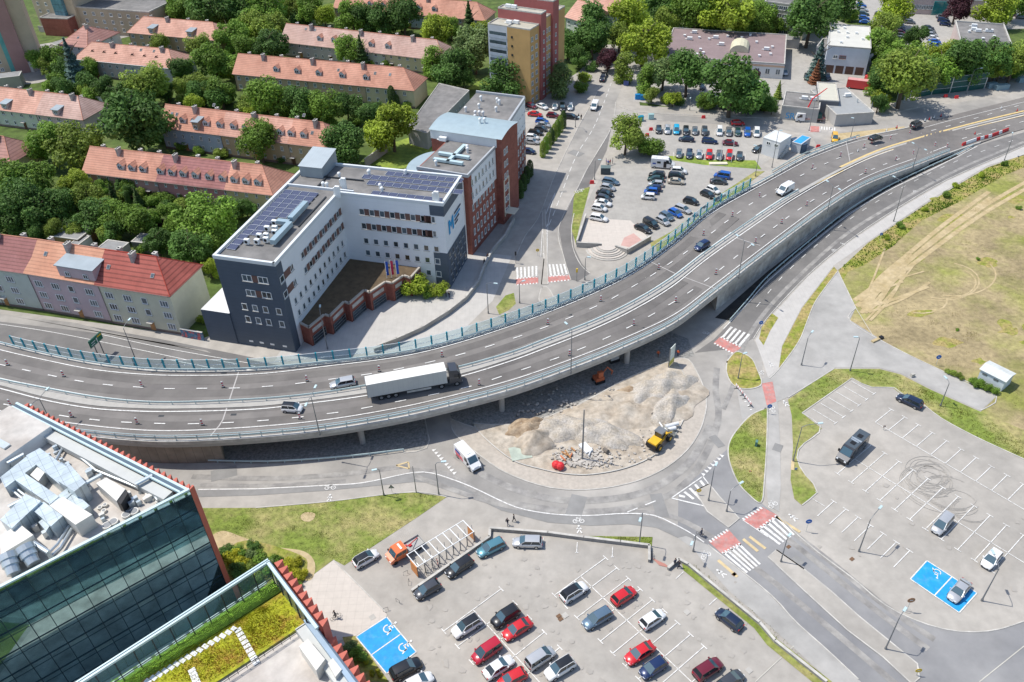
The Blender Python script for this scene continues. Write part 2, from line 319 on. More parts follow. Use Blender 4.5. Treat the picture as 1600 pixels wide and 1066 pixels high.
# the big loose-surface areas
polyg('field', [(1309, 424), (1337, 482), (1327, 503), (1394, 542), (1476, 582), (1557, 620), (1532, 644), (1640, 690), (1900, 800), (1900, 190), (1700, 212), (1543, 262), (1449, 318), (1356, 380)], field, .04)
polyg('field_edge', [(1309, 424), (1356, 380), (1449, 318), (1543, 262), (1600, 242), (1600, 262), (1568, 275), (1500, 315), (1440, 345), (1395, 385), (1350, 415), (1325, 425), (1316, 440)], fieldgreen, .05)
polyg('grass_strip', [(1253, 482), (1303, 417), (1309, 424), (1275, 470), (1262, 500), (1248, 534), (1217, 576), (1222, 542)], fieldgreen, .07)
polyg('road_triangle_verge', [(1190, 512), (1206, 490), (1216, 497), (1203, 518), (1193, 540), (1186, 530)], fieldgreen, .07)
polyg('verge', [(1231, 625), (1268, 600), (1304, 577), (1374, 577), (1408, 586), (1453, 609), (1532, 644), (1640, 690), (1700, 780), (1640, 738), (1600, 718), (1524, 683), (1467, 652), (1442, 632), (1403, 612.6), (1394, 605.5), (1360, 605.5), (1331, 591.5), (1253, 646), (1284, 670), (1252, 697), (1245, 714), (1253, 736), (1273, 759), (1277, 770), (1253, 790), (1241, 780), (1235, 750), (1239, 700), (1237, 650)], grass, .08)
polyg('grass_plot', [(200, 800), (280, 794.5), (400, 794), (512, 784), (642, 769), (698, 777), (653, 808), (580, 856), (538, 884), (521, 875), (467, 915), (440, 960), (300, 940)], grass, .06)
polyg('plaza', [(521, 875.8), (602.7, 957.4), (605, 962), (601, 966), (556, 994), (500, 1010), (430, 940), (467.6, 915)], paving_pale, .07)
polyg('gap_paving', [(-60, 1190), (40, 1020), (354, 900), (480, 920), (420, 1000), (200, 1190)], paving_pale, .06)
polyg('planting_bed', [(535, 996), (556, 994), (608, 1066), (560, 1066)], fieldgreen, .08)
for nm, mt_, pl_ in (('dirt_patch', dirt, [(330, 838), (350, 830), (385, 842), (430, 855), (475, 862), (492, 880), (488, 905), (470, 905), (462, 878), (430, 868), (395, 862), (350, 868)]),
                     ('dirt_spot', dirt, [(470, 806), (478, 801), (492, 803), (490, 812), (480, 816), (471, 812)]),
                     ('shrub_bed', fieldgreen, [(345, 868), (385, 845), (470, 868), (480, 890), (474, 910), (440, 945), (360, 910)])):
    polyg(nm, pl_, mt_, {'dirt_patch': .085, 'dirt_spot': .09, 'shrub_bed': .1}[nm], True)
# central island of the roundabout
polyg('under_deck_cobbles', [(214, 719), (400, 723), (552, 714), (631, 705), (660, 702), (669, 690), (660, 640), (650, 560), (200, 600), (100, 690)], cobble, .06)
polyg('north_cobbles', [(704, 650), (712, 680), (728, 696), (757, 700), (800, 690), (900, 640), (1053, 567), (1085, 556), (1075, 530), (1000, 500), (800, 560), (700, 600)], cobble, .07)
ap = [(704, 655), (712, 680), (763, 722), (800, 743.5), (856, 761.8), (912.6, 766), (969, 759), (1014, 745), (1053, 722.4), (1081.5, 694), (1098.4, 660.4), (1103.4, 624), (1090, 584.4), (1066, 560), (1000, 585), (860, 650), (760, 670)]
raised('roundabout_apron', ap, cobble_apron, .12, True)
isl = [(738, 663), (757.5, 686), (800, 720), (842, 733.6), (884.5, 742), (926.7, 742.6), (980, 732), (1025, 711), (1053, 683), (1071.6, 646.4), (1076, 612.6), (1067.4, 584.4), (1050, 567), (990, 588), (930, 620), (850, 660), (780, 665)]
raised('roundabout_island', isl, soil, .3, True)
raised('grass_island', [(1136, 565), (1135, 581.6), (1142, 598.5), (1155, 607), (1174, 608), (1190, 600), (1182, 576), (1175, 562), (1163, 554), (1149, 551)], fieldgreen, .15)
raised('grass_median', [(1199, 638), (1174, 649), (1152, 671.7), (1139, 694), (1139, 719.6), (1152, 753), (1169, 773), (1189, 786), (1194, 753), (1198, 690)], grass, .15)
raised('splitter_island', [(1086, 768), (1108, 757), (1125, 778), (1155, 811), (1138, 825), (1105, 800)], paving, .15, False)
raised('road_median', [(1212.7, 860), (1256, 890), (1300, 926), (1341, 963), (1390, 1003), (1433, 1038), (1436, 1060), (1425, 1070), (1380, 1028), (1324, 985.6), (1256, 923.6), (1200, 871)], paving, .15, False)
raised('street_island', [(846, 445), (850, 405), (847, 330), (852, 328), (855, 405), (856, 445)], paving, .13, False)
raised('traffic_island', [(846, 450), (856, 450), (868, 472), (862, 478), (848, 474), (842, 468)], paving, .13, True)
polyg('side_road', [(1085, 552), (1115, 531), (1143, 503), (1168, 475), (1200, 438), (1262, 385), (1325, 335), (1387, 298), (1449, 268), (1499, 245), (1527, 228), (1600, 207), (1700, 181), (1700, 199), (1600, 227), (1480, 280), (1399, 327), (1325, 377), (1262, 430), (1200, 495), (1177, 529), (1150, 545)], asphalt_dark, .05)
pw_ = MB()
for pl, wds in (([(640, 735), (700, 742), (760, 775), (830, 792), (920, 800), (1000, 790), (1060, 765), (1100, 715), (1122, 655), (1118, 610), (1120, 575)], 1.2), ([(650, 745), (760, 783), (840, 797), (960, 801), (1040, 805), (1110, 838), (1190, 895), (1300, 985), (1400, 1070)], 1.), ([(712, 712), (770, 750), (850, 778), (930, 782), (1010, 768), (1075, 725), (1110, 665)], 1.4), ([(300, 745), (420, 748), (540, 741), (640, 727)], 1.1), ([(300, 758), (420, 759), (540, 752)], .8), ([(1130, 640), (1150, 590), (1160, 545), (1190, 495), (1240, 440), (1320, 368), (1400, 318), (1500, 264), (1600, 222)], .9), ([(1225, 822), (1300, 880), (1380, 945), (1460, 1000)], 1.), ([(1215, 830), (1290, 890), (1370, 955), (1450, 1015)], 1.)):
    ribbon(pw_, resample(catmull(px(pl), 6), step=1.5), wds, .07 + len(pw_.f) * 1e-5)
struct(pw_.build('wheel_track', mat('polished_asphalt', (.225, .215, .205), .75, var=.25, scale=.5, col2=(.33, .315, .29), scale2=.35)))
rq = random.Random(5); pa = MB()
for i, (x, y) in enumerate(((350, 740), (900, 792), (1030, 790), (1120, 690), (1150, 560), (880, 300), (900, 240), (1240, 880), (1330, 960), (1215, 700))):
    F = Frame(P(x, y) + Vector((0, 0, .078 + i * .0005)), rq.uniform(0, 3)); a, b = rq.uniform(.5, 1.6), rq.uniform(.5, 2.6); pa.face([F(-a, -b), F(a, -b), F(a, b), F(-a, b)])
struct(pa.build('asphalt_patches', asphalt_path))
# kerb lines
km = MB()
def kerbline(pl, z=.0, wd=.18, h=.13):
    pts = resample(catmull(px(pl), 5), step=2.); n = len(pts); A = []; B = []
    for i in range(n):
        d = pts[min(i + 1, n - 1)] - pts[max(i - 1, 0)]; d.z = 0; d.normalize(); q = Vector((-d.y, d.x, 0)) * wd / 2
        A.append(pts[i] - q); B.append(pts[i] + q)
    up = Vector((0, 0, h))
    for i in range(n - 1):
        km.face((A[i] + up, A[i + 1] + up, B[i + 1] + up, B[i] + up)); km.face((A[i], A[i + 1], A[i + 1] + up, A[i] + up)); km.face((B[i + 1], B[i], B[i] + up, B[i + 1] + up))
for pl in ([(806, 402), (820, 370), (843, 337), (868, 272), (903, 200), (925, 160), (947, 117)], [(962, 160), (955, 200), (917, 265), (903, 293), (873, 356), (881, 402), (892, 438)], [(897, 334), (893, 356), (895, 387), (907, 414), (922, 428)],
           [(1177, 530), (1200, 496), (1262, 430.5), (1325, 377.6), (1399, 327.7), (1480, 281), (1600, 228)], [(400, 794), (512, 784.5), (642, 769.5), (698, 777)],
           [(1337, 482), (1327, 502), (1394, 542), (1476, 582), (1557, 620), (1532, 642)], [(1304, 576), (1268, 599), (1231, 622)], [(1309, 424), (1337, 482)], [(1309, 424), (1275, 470), (1262, 500), (1248, 534), (1217, 577), (1202, 592)],
           [(1217, 808), (1265, 853), (1332, 904), (1383, 946), (1439, 973), (1496, 987), (1552, 985.6), (1600, 971)], [(1106, 852), (1200, 926), (1242, 971), (1290, 1014), (1341, 1062)],
           [(1331, 591.5), (1360, 605.5), (1394, 605.5), (1403, 612.6), (1442, 632), (1467, 652), (1524, 683), (1600, 718)], [(1253, 646), (1331, 591.5)], [(1253, 646), (1284, 670), (1252, 697), (1245, 714), (1253, 736), (1273, 759), (1277, 770), (1253, 790)],
           [(661, 640), (669, 680), (671, 692), (662, 704), (631, 708)], [(1200, 184), (1300, 186.5), (1375, 182), (1425, 170), (1475, 162)], [(965, 165), (1000, 176), (1100, 181), (1200, 185)], [(521, 875.8), (602.7, 957.4)]):
    kerbline(pl)
struct(km.build('kerb', kerbm))
# field tracks
tr2 = MB()
tr = MB()
tk = 0
for off in (0, 1):
    for pl in ([(1335, 470), (1360, 452), (1395, 425), (1440, 392), (1490, 355), (1545, 318), (1620, 275)], [(1345, 480), (1370, 440), (1410, 405), (1470, 355), (1520, 318), (1545, 300)]):
        pts = catmull(px([(x + off * 3, y + off * 9) for x, y in pl]), 6); tk += 1; ribbon(tr, resample(pts, step=3.), 1.1, .056 + .006 * tk)
struct(tr.build('tyre_track', dirt))
rq = random.Random(8)
for i in range(26):
    x, y = rq.uniform(1380, 1640), rq.uniform(300, 660); s = rq.uniform(4, 26)
    if i < 9: x, y = rq.uniform(1540, 1640), rq.uniform(280, 640)
    if y > 470 + (x - 1327) * .55: continue
    polyg('weed_patch', [(x + math.cos(k * .7) * s * rq.uniform(.5, 1.2), y + math.sin(k * .7) * s * .45 * rq.uniform(.4, 1.2)) for k in range(9)], fieldgreen, .042 + i * .0004, True)
for k, (cx_, cy_, r_) in enumerate(((1470, 440, 60), (1475, 442, 50), (1490, 430, 66), (1440, 470, 40))):
    ribbon(tr2, resample(catmull(px([(cx_ + math.cos(R_(a)) * r_, cy_ + math.sin(R_(a)) * r_ * .5) for a in range(-70 + k * 20, 120, 15)]), 4), step=2.), .35, .058 + k * .003)
struct(tr2.build('wheel_arc', dirt))
fs = MB()
for k in range(16):
    a, b_ = (1338 + rq.uniform(-5, 22), 470 + rq.uniform(-14, 34)), (1400 + rq.uniform(-20, 60), 425 + rq.uniform(-40, 25)); ribbon(fs, resample(catmull(px([a, ((a[0] + b_[0]) / 2 + rq.uniform(-8, 8), (a[1] + b_[1]) / 2 + rq.uniform(-8, 8)), b_]), 5), step=2.), rq.uniform(.3, .9), .1 + k * .001)
struct(fs.build('worn_streaks', dirt))
polyg('wall_foot_shade', [(1117, 497), (1200, 424), (1293, 352), (1400, 283), (1484, 240), (1499, 243), (1449, 266), (1387, 296), (1325, 333), (1262, 383), (1200, 436), (1143, 502)], mat('painted_shade', (.035, .033, .03), .95, var=.3), .06)  # shade between ramp wall and guard rail, painted as a near-black ground strip
polyg('fence_verge', [(1016, 380), (1050, 362), (1110, 314), (1180, 268), (1195, 268), (1118, 324), (1058, 372), (1020, 394)], grass, .07)
polyg('roadside_earth', [(1310, 209), (1360, 204), (1412, 198), (1418, 201), (1345, 214), (1310, 222)], dirt, .07)
# ================================================================ road paint
mk = MB()
Z = .1
def bar(a, b, wd, z=Z, m=0, mb=None):
    (mb or mk).mesh(*barv(P(*a), P(*b), wd, z), m)
def barv(a, b, wd, z):
    d = (b - a); d.z = 0; d.normalize(); q = Vector((-d.y, d.x, 0)) * wd / 2; k = Vector((0, 0, z))
    return [a - q + k, b - q + k, b + q + k, a + q + k], [(0, 1, 2, 3)]
def line(pl, wd=.15, z=Z, m=0, on=None, off=None):
    pts = catmull(px(pl), 5)
    if on: dashes(mk, pts, wd, on, off, z, m)
    else: ribbon(mk, resample(pts, step=1.5), wd, z, m)
line([(0, 507), (84, 520), (208, 545), (338, 573)]); line([(155, 522.5), (253, 543.6), (400, 570)])
line([(400, 764.6), (512, 759), (569, 754.7), (639, 740), (670, 739), (701, 747.7), (737.8, 761.8), (800, 790.8), (842, 801), (884.5, 805.4), (926.7, 806), (974.5, 803), (1019.6, 805.4), (1053, 819.5), (1081.5, 835), (1100, 848)], .2)
line([(310, 765.5), (400, 764.6)], .2)
line([(955, 130), (930, 195), (900, 245), (873, 315), (846, 380)], .18, on=3, off=2)
line([(917, 265), (903, 293.5), (873, 356), (881, 402), (890, 432)], .15); line([(953, 205), (917, 265)], .15)
line([(1098, 745), (1124, 779)], .2); line([(1049, 779), (1098, 745)], .2); line([(1049, 779), (1128, 798)], .25)
for i in range(5): t = .12 + i * .17; bar((1049 + 49 * t + 6, 779 - 34 * t), (1049 + 79 * t + 12, 779 + 19 * t - 4), .45)
line([(980, 801), (1040, 777)], .2, on=2, off=1.5); line([(1160, 813), (1200, 840)], .12)
for i in range(4): bar((848.5 + i * 1.5, 398 - i * 14), (853 + i * 1.2, 392 - i * 14), .3)
line([(845, 402), (850, 345), (868, 300)], .14); line([(855, 402), (857, 345), (868, 300)], .14)
line([(1130, 515), (1165, 478), (1200, 440), (1262, 387), (1325, 337), (1387, 299), (1449, 269), (1527, 229)], .18)
line([(1182, 480), (1230, 425), (1290, 372), (1350, 328), (1420, 288), (1500, 250), (1600, 214)], .15, on=2, off=4)
# give-way triangles
def teeth(a, b, n, s=.9):
    A = P(*a); B = P(*b); d = (B - A).normalized(); q = Vector((-d.y, d.x, 0))
    for i in range(n):
        c = A.lerp(B, i / (n - 1)) + Vector((0, 0, Z)); mk.face((c - d * s * .35, c + d * s * .35, c + q * s * .9))
teeth((676, 705), (708, 741), 9); teeth((1101, 743), (1130, 714), 7); teeth((1188, 660), (1166, 628), 6, .6)
def zebra(q, n, red=None, m=0, fill=.52):       # q: four corners; bars run from edge q0-q3 to edge q1-q2
    c = [P(*p) + Vector((0, 0, Z)) for p in q]
    for i in range(n):
        t0 = (i + .24) / n; t1 = t0 + fill / n
        mk.face((c[0].lerp(c[3], t0), c[1].lerp(c[2], t0), c[1].lerp(c[2], t1), c[0].lerp(c[3], t1)), m)
    if red:
        r = [P(*p) + Vector((0, 0, Z - .012)) for p in red]; mk.face(r, 1)
        for a, b in ((r[0], r[1]), (r[3], r[2])):
            for i in range(7):
                t = (i + .2) / 7; p = a.lerp(b, t); pp = a.lerp(b, t + .5 / 7); d = (r[3] - r[0]).normalized() * .25; u = Vector((0, 0, .012)); mk.face((p - d + u, pp - d + u, pp + d + u, p + d + u))
zebra([(1128, 866), (1165, 897), (1190, 881), (1158, 850)], 5, [(1108, 847.6), (1138, 828), (1158, 850), (1128, 866)])
zebra([(1183, 829), (1216, 853), (1243, 835), (1215, 806)], 5, [(1160, 813), (1191, 793), (1215, 806), (1183, 829)])
zebra([(1126, 526), (1140, 510), (1174, 524), (1158, 543)], 5, [(1115, 536.6), (1146, 553.5), (1158, 543.6), (1125, 526.7)])
zebra([(806, 435), (805, 419), (841, 416), (841, 433)], 6, [(807, 446), (841, 443), (841, 433), (806, 436)])
zebra([(852, 433), (850, 414), (884, 413), (889, 430)], 6, [(854, 442), (891, 438), (889, 430), (852, 433)])
zebra([(1282, 203), (1282, 198), (1306, 200), (1306, 205)], 6, [(1265, 207), (1265, 197), (1281, 198), (1281, 207)])
mk.face([P(*p) + Vector((0, 0, Z)) for p in ((1190, 600), (1207, 597), (1213, 628), (1198, 634))], 1)
for a, b in (((1122, 876), (1152, 902)), ((1161, 843), (1184, 862)), ((1171, 839), (1196, 858)), ((1212, 808), (1250, 832)), ((1239, 720), (1238, 735))): bar(a, b, .5, m=2)
yt = px([(619, 728), (638, 722.5), (639.5, 733)])
for i in range(3): a = yt[i]; b = yt[(i + 1) % 3]; mk.mesh(*barv(a, b, .3, Z), 2)
# bicycle and pedestrian symbols on the paths
def bike(c, ang, s=1.5, m=0):
    o = P(*c) + Vector((0, 0, Z)); F = Frame(o, ang)
    for cx in (-.55, .55):
        for i in range(10):
            a, b = 2 * math.pi * i / 10, 2 * math.pi * (i + 1) / 10
            mk.face([F((cx + math.cos(t) * r) * s, math.sin(t) * r * s) for t, r in ((a, .42), (b, .42), (b, .3), (a, .3))], m)
    for (x0, y0), (x1, y1) in (((-.55, 0), (-.2, .6)), ((-.2, .6), (.35, .6)), ((.35, .6), (.55, 0)), ((-.55, 0), (.05, 0)), ((.05, 0), (.35, .6)), ((.3, .8), (.5, .8)), ((-.35, .75), (-.1, .75))):
        mk.mesh(*barv(F(x0 * s, y0 * s), F(x1 * s, y1 * s), .12 * s, 0), m)
def walker(c, ang, s=1.3):
    o = P(*c) + Vector((0, 0, Z)); F = Frame(o, ang)
    for (x0, y0), (x1, y1) in (((-.5, -.8), (0, .1)), ((.5, -.8), (0, .1)), ((0, .1), (0, .8)), ((-.5, .3), (0, .75)), ((.5, .2), (0, .75))): mk.mesh(*barv(F(x0 * s, y0 * s), F(x1 * s, y1 * s), .25 * s, 0), 0)
    mk.face([F(math.cos(i * math.pi / 4) * .25 * s, (1.1 + math.sin(i * math.pi / 4) * .25) * s) for i in range(8)])
for c, a, s in (((516, 763), 0, 1.3), ((904, 815), 0, 1.3), ((1103, 869), .6, 1.3), ((1208, 790), .6, 1.3), ((909, 298), 1.1, 1.4), ((1208, 640), 1.4, 1.2), ((1430, 300), .7, 1.0), ((1303, 392), .8, 1.), ((1104, 522), -.7, 1.2), ((903, 300), 1.1, 1.2), ((1191, 583), 1.2, 1.)): bike(c, a, s * .75)
for c, a, s in (((515, 780), 0, 1.1), ((905, 829), 0, 1.1), ((1128, 897), .7, 1.1), ((1240, 810), .6, 1.1), ((1228, 632), .2, 1.1), ((1205, 571), .2, 1.1), ((1318, 382), .8, .9), ((1445, 308), .7, .9)): walker(c, a, s * .7)
# parking bays -------------------------------------------------
def lerp2(a, b, t): return (a[0] + (b[0] - a[0]) * t, a[1] + (b[1] - a[1]) * t)
def bays(A, B, n, L, both=False, k0=0, wd=.13, T=True, skip=(), side=1):
    a = P(*A); b = P(*B); d = (b - a).normalized(); q = Vector((-d.y, d.x, 0)) * side; st = (b - a).length / n
    for i in range(k0, n + 1):
        if i in skip: continue
        c = a + d * st * i
        for sgn in ((1, -1) if both else (1,)):
            e = c + q * L * sgn; mk.mesh(*barv(c, e, wd, Z)); 
            if T: mk.mesh(*barv(e - d * .55, e + d * .55, wd, Z + .004))
    return a, b, d, q, st
def wl(A, B, wd=.13): bar(A, B, wd)
wl((1367.2, 660.5), (1620, 808.7)); bays((1367.2, 660.5), (1600, 797), 10, 5.2)
wl((1335.1, 718), (1600, 880)); bays((1335.1, 718), (1574.4, 864.5), 10, 5.1, True)
a = P(1257, 770); bays((1277, 807), (1396, 887), 6, 4.6)
bays((1270, 640), (1330, 596), 5, 4.8, side=-1)
wl((1269, 780), (1289, 792), .1)
wl((739.2, 953.2), (860, 1085)); bays((739.2, 953.2), (830, 1049), 4, 5.3, True)
wl((907, 901), (1095, 1080)); bays((907, 901), (1081.5, 1066), 9, 5.2, True)
for x, y in ((902, 848), (957.5, 855), (849, 841)): bar((x, y), (x - 1, y + 16), .12); bar((x - 3, y + 16), (x + 1.5, y + 16), .12)
for x, y in ((1060, 897), (1112, 938)): bar((x + 8, y - 3), (x - 4, y + 8), .12)
bl = MB()
def bluebay(q, z=.09):
    bl.face([P(*p) + Vector((0, 0, z)) for p in q])
    for i in range(4):
        mk.mesh(*barv(P(*q[i]), P(*q[(i + 1) % 4]), .16, Z + .01))
def wheelchair(c, ang, s=1.1):
    o = P(*c) + Vector((0, 0, Z + .01)); F = Frame(o, ang)
    for i in range(11):
        a, b = R_(150 + i * 22), R_(150 + (i + 1) * 22); mk.face([F(math.cos(t) * r * s, math.sin(t) * r * s) for t, r in ((a, .62), (b, .62), (b, .46), (a, .46))])
    for (x0, y0), (x1, y1) in (((-.1, .1), (-.15, 1.0)), ((-.1, .2), (.45, .2)), ((.45, .2), (.75, -.55)), ((-.12, .6), (.35, .6))): mk.mesh(*barv(F(x0 * s, y0 * s), F(x1 * s, y1 * s), .17 * s, 0))
    mk.face([F((-.15 + math.cos(i * math.pi / 4) * .17) * s, (1.25 + math.sin(i * math.pi / 4) * .17) * s) for i in range(8)])
bluebay([(556.3, 995.6), (604.2, 964.6), (650.7, 1019.5), (604.2, 1053.3)]); bar((580.5, 1024), (627, 991), .16, Z + .012)
bluebay([(1422.1, 905.5), (1448, 876.6), (1526.4, 927.2), (1498.5, 958.1)]); bar((1460, 931), (1487, 902), .16, Z + .012)
wheelchair((606, 983), R_(-55)); wheelchair((630, 1012), R_(-55)); wheelchair((1464, 894.5), R_(150), .9)
struct(bl.build('disabled_bay_paint', bluep))
for (x0, y0), (x1, y1), n in (((1020, 199), (1100, 204), 6), ((1118, 203), (1190, 207), 6), ((1053, 247), (1165, 250), 8)):
    for i in range(n): t = i / (n - 1); X = x0 + (x1 - x0) * t; Y = y0 + (y1 - y0) * t; bar((X, Y), (X - 1, Y - 9 if y0 > 230 else Y + 9), .1)
struct(mk.build('road_markings', [white, redp, yellowp]))
# skid marks: real rubber left on the blocks
sk = MB()
def ring(c, r, a0, a1, e=.8, wd=.13, rot=0.):
    o = P(*c); pts = []
    for i in range(33):
        t = R_(a0 + (a1 - a0) * i / 32); x, y = math.cos(t) * r, math.sin(t) * r * e; pts.append(o + Vector((x * math.cos(rot) - y * math.sin(rot), x * math.sin(rot) + y * math.cos(rot), 0)))
    ribbon(sk, pts, wd, .083 + random.random() * .01)
for i in range(17):
    ring((1448 + random.uniform(-14, 14), 745 + random.uniform(-8, 8)), random.uniform(2.2, 4.6), random.uniform(0, 180), random.uniform(200, 420), random.uniform(.7, 1), random.uniform(.05, .12), random.uniform(0, 3))
for c, r in (((1495, 785), 3), ((1485, 770), 4), ((1515, 798), 2.4), ((1470, 762), 6)):
    for k in range(3): ring(c, r + k * .25, random.uniform(0, 120), random.uniform(160, 330), .85, .08)
ri = random.Random(21); oil = MB()
for i in range(170):
    x, y = (ri.uniform(660, 1180), ri.uniform(850, 1066)) if i < 150 else (ri.uniform(1270, 1600), ri.uniform(640, 960))
    if i < 150 and y < 850 + abs(x - 900) * .12: continue
    if i >= 150 and y < 610 + (x - 1330) * .36: continue
    o = P(x, y); r_ = ri.uniform(.12, .6); oil.face([o + Vector((math.cos(k * .9) * r_ * ri.uniform(.5, 1.2), math.sin(k * .9) * r_ * ri.uniform(.5, 1.2), .075 + i * .00005)) for k in range(7)])
o = struct(oil.build('oil_stains', mat('oil_stain', (.355, .33, .295), .7, var=.1)))
struct(sk.build('skid_marks', mat('skid_rubber', (.345, .325, .295), .9, var=.2, scale=2)))
# manholes and drains
mh = MB()
for c in ((582, 965), (1073, 957), (883, 962), (1170, 1048)): F = Frame(P(*c), .6); mh.box(-.4, .4, -.4, .4, .05, .1, F, 0)
for c in ((873, 963), (876, 968), (1232, 855), (1147, 898), (1331, 874)): F = Frame(P(*c), .6); mh.box(-.35, .35, -.25, .25, .05, .1, F, 1)
struct(mh.build('drain_covers', [concrete, mat('rusty_iron', (.16, .09, .05), .8)]))
# patch repairs and expansion seams
se = MB()
for pl in ([(1365, 527), (1337, 482)], [(1180, 1066), (1240, 1010)], [(1600, 1010), (1530, 1066)]): ribbon(se, px(pl), .12, .095)
struct(se.build('asphalt_seams', mat('seam', (.5, .48, .42), .9)))
# ================================================================ overpass
_A = P(1119, 471, 5.9); _B = P(1600, 195, 0); _D = Vector((_B.x - _A.x, _B.y - _A.y, 0)); _D.normalize()
def _s(x, y, z): p = P(x, y, z); return (p.x - _A.x) * _D.x + (p.y - _A.y) * _D.y
ZT = [(-999, 5.9), (0, 5.9)] + [(_s(x, y, z), z) for x, y, z in ((1200, 393, 5.7), (1293.5, 321.5, 4.8), (1356, 284, 3.5), (1400, 263, 2.3), (1450, 245, 1.1), (1490, 232, .45), (1560, 210, .18))] + [(9999, .18)]
def zdeck(s):
    for (a, za), (b, zb) in zip(ZT, ZT[1:]):
        if s <= b: t = (s - a) / (b - a); t = t * t * (3 - 2 * t) if a >= 0 and za > 5 else t; return za + (zb - za) * t
    return .18
def PD(x, y, dz=0.):
    z = 4.
    for _ in range(14): z = zdeck(_s(x, y, z + dz))
    return P(x, y, z + dz)
def dk(l, dz=0., down=True):
    o = [PD(x, y, dz) for x, y in l]
    if down: o = [p - Vector((0, 0, dz)) for p in o]
    return o
NORTH = [(-160, 493), (-80, 515), (0, 536.6), (70, 553.5), (141, 567.6), (211, 576.6), (281, 580.2), (400, 578), (512.6, 567.6), (625, 553.5), (709.6, 533.8), (800, 505), (862, 482), (924.6, 455.5), (987, 424), (1049, 380), (1111.5, 328), (1200, 279), (1262, 245), (1337, 217), (1420, 199), (1480, 182), (1600, 152), (1720, 122)]
SOUTH = [(-160, 590), (-80, 632), (0, 654), (70, 667), (135, 676), (211, 683), (281.5, 684.4), (400, 678), (512.6, 666.6), (625, 647.5), (709.6, 628), (800, 604), (884.4, 574.6), (969, 541), (1052, 502), (1111.5, 458), (1200, 390), (1293.5, 321.5), (1356, 284), (1433.6, 254.5), (1486.6, 234), (1530, 219), (1600, 197), (1720, 168)]
north = resample(catmull(dk(NORTH, .0), 6), step=2.)
south0 = catmull(dk(SOUTH, 1.0), 6)
def nearest(p, L):
    best = None
    for i in range(len(L) - 1):
        a, b = L[i], L[i + 1]; d = b - a; t = max(0, min(1, ((p.x - a.x) * d.x + (p.y - a.y) * d.y) / (d.x * d.x + d.y * d.y + 1e-9))); q = a + d * t; e = (q.x - p.x) ** 2 + (q.y - p.y) ** 2
        if best is None or e < best[0]: best = (e, q, i + t)
    return best
south = resample(south0, n=len(north))
south_f = resample(south0, step=2.)
ov = root('overpass', north[0], 0, 'long curved grey concrete overpass carrying the two-way road over the roundabout', 'overpass')
mb = MB(); TH = 1.25
def solid(i): 
    X = pix(south[i])[0]; return X < 352 or X > 1117
for i in range(len(north) - 1):
    a, b, c, d = north[i], north[i + 1], south[i + 1], south[i]
    if min(p.z for p in (a, b, c, d)) < .25: 
        mb.face((d, c, b, a), 0); continue
    dn = Vector((0, 0, TH))
    mb.face((d, c, b, a), 0)
    lo = [p - dn for p in (a, b, c, d)]
    for p in lo: p.z = max(p.z, .03)
    mb.face((lo[0], lo[1], lo[2], lo[3]), 1)
    mb.face((d, lo[3], lo[2], c), 1); mb.face((b, lo[1], lo[0], a), 1)
mb.build('deck', [asphalt_deck, concrete], ov)
def inset(p, q, k): d = (q - p); d.z = 0; d.normalize(); return p + d * k
def abut(lo, hi, m, name):
    w_ = MB(); idx = [i for i in range(len(north)) if lo <= pix(south[i])[0] <= hi]
    for i in idx[:-1]:
        A = [inset(south[j], north[j], .75) for j in (i, i + 1)]; B = [inset(north[j], south[j], .5) for j in (i, i + 1)]
        for p in A + B: p.z -= TH - .05
        if A[1].z < .1: break
        g = lambda p: Vector((p.x, p.y, 0))
        w_.face((A[0], g(A[0]), g(A[1]), A[1])); w_.face((B[1], g(B[1]), g(B[0]), B[0]))
    for i in (idx[0], idx[-1]):
        A = inset(south[i], north[i], .75); B = inset(north[i], south[i], .5); A.z -= TH - .05; B.z -= TH - .05
        if A.z > .2: w_.face((A, B, Vector((B.x, B.y, 0)), Vector((A.x, A.y, 0))))
    w_.build(name, m, ov)
abut(-400, 350, brown_wall, 'abutment'); abut(1119, 1520, concrete_wall, 'abutment')
# edge beams (light fascia)
for L, M2, sg in ((south, north, 1), (north, south, -1)):
    fb = MB()
    for i in range(len(L) - 1):
        if L[i + 1].z < .3: break
        a, b = L[i], L[i + 1]; ai, bi = inset(a, M2[i], .45), inset(b, M2[i + 1], .45); ao, bo = inset(a, M2[i], -.1), inset(b, M2[i + 1], -.1)
        u, v = Vector((0, 0, .18)), Vector((0, 0, -.55))
        fb.face((ao + u, bo + u, bi + u, ai + u) if sg > 0 else (ai + u, bi + u, bo + u, ao + u)); fb.face((ao + v, bo + v, bo + u, ao + u)); fb.face((ai + u, bi + u, bi, ai)); fb.face((bo + v, ao + v, a + v, b + v))
    fb.build('edge_beam', kerbm, ov)
# median
def medianpts(l): return resample(catmull(dk(l), 6), step=2.)
MN = [(-160, 548), (-80, 574), (0, 595), (70, 609), (141, 622), (211, 630), (281.5, 631.5), (400, 626.5), (484, 619), (563, 607), (640, 592), (718, 576), (800, 553), (850, 534), (924.6, 505), (987, 475), (1049, 437), (1111.5, 389), (1200, 328), (1246.7, 299), (1312.5, 264), (1375, 236), (1450, 213.7), (1525, 193.7), (1600, 176), (1720, 146)]
MS = [(-160, 560), (-80, 584), (0, 602.7), (70, 621), (141, 633.7), (211, 638.5), (281, 639.3), (400, 635.7), (484, 626.5), (569, 615.4), (645, 600.5), (723.7, 584), (800, 560.5), (850, 542), (925, 512.5), (987, 483), (1049, 446), (1111.5, 397), (1200, 335), (1246.7, 304.5), (1312.5, 267.5), (1375, 239), (1450, 216), (1525, 196), (1600, 178), (1720, 148)]
a_ = medianpts(MN); b_ = catmull(dk(MS), 6); mm = MB(); b_ = resample(b_, n=len(a_))
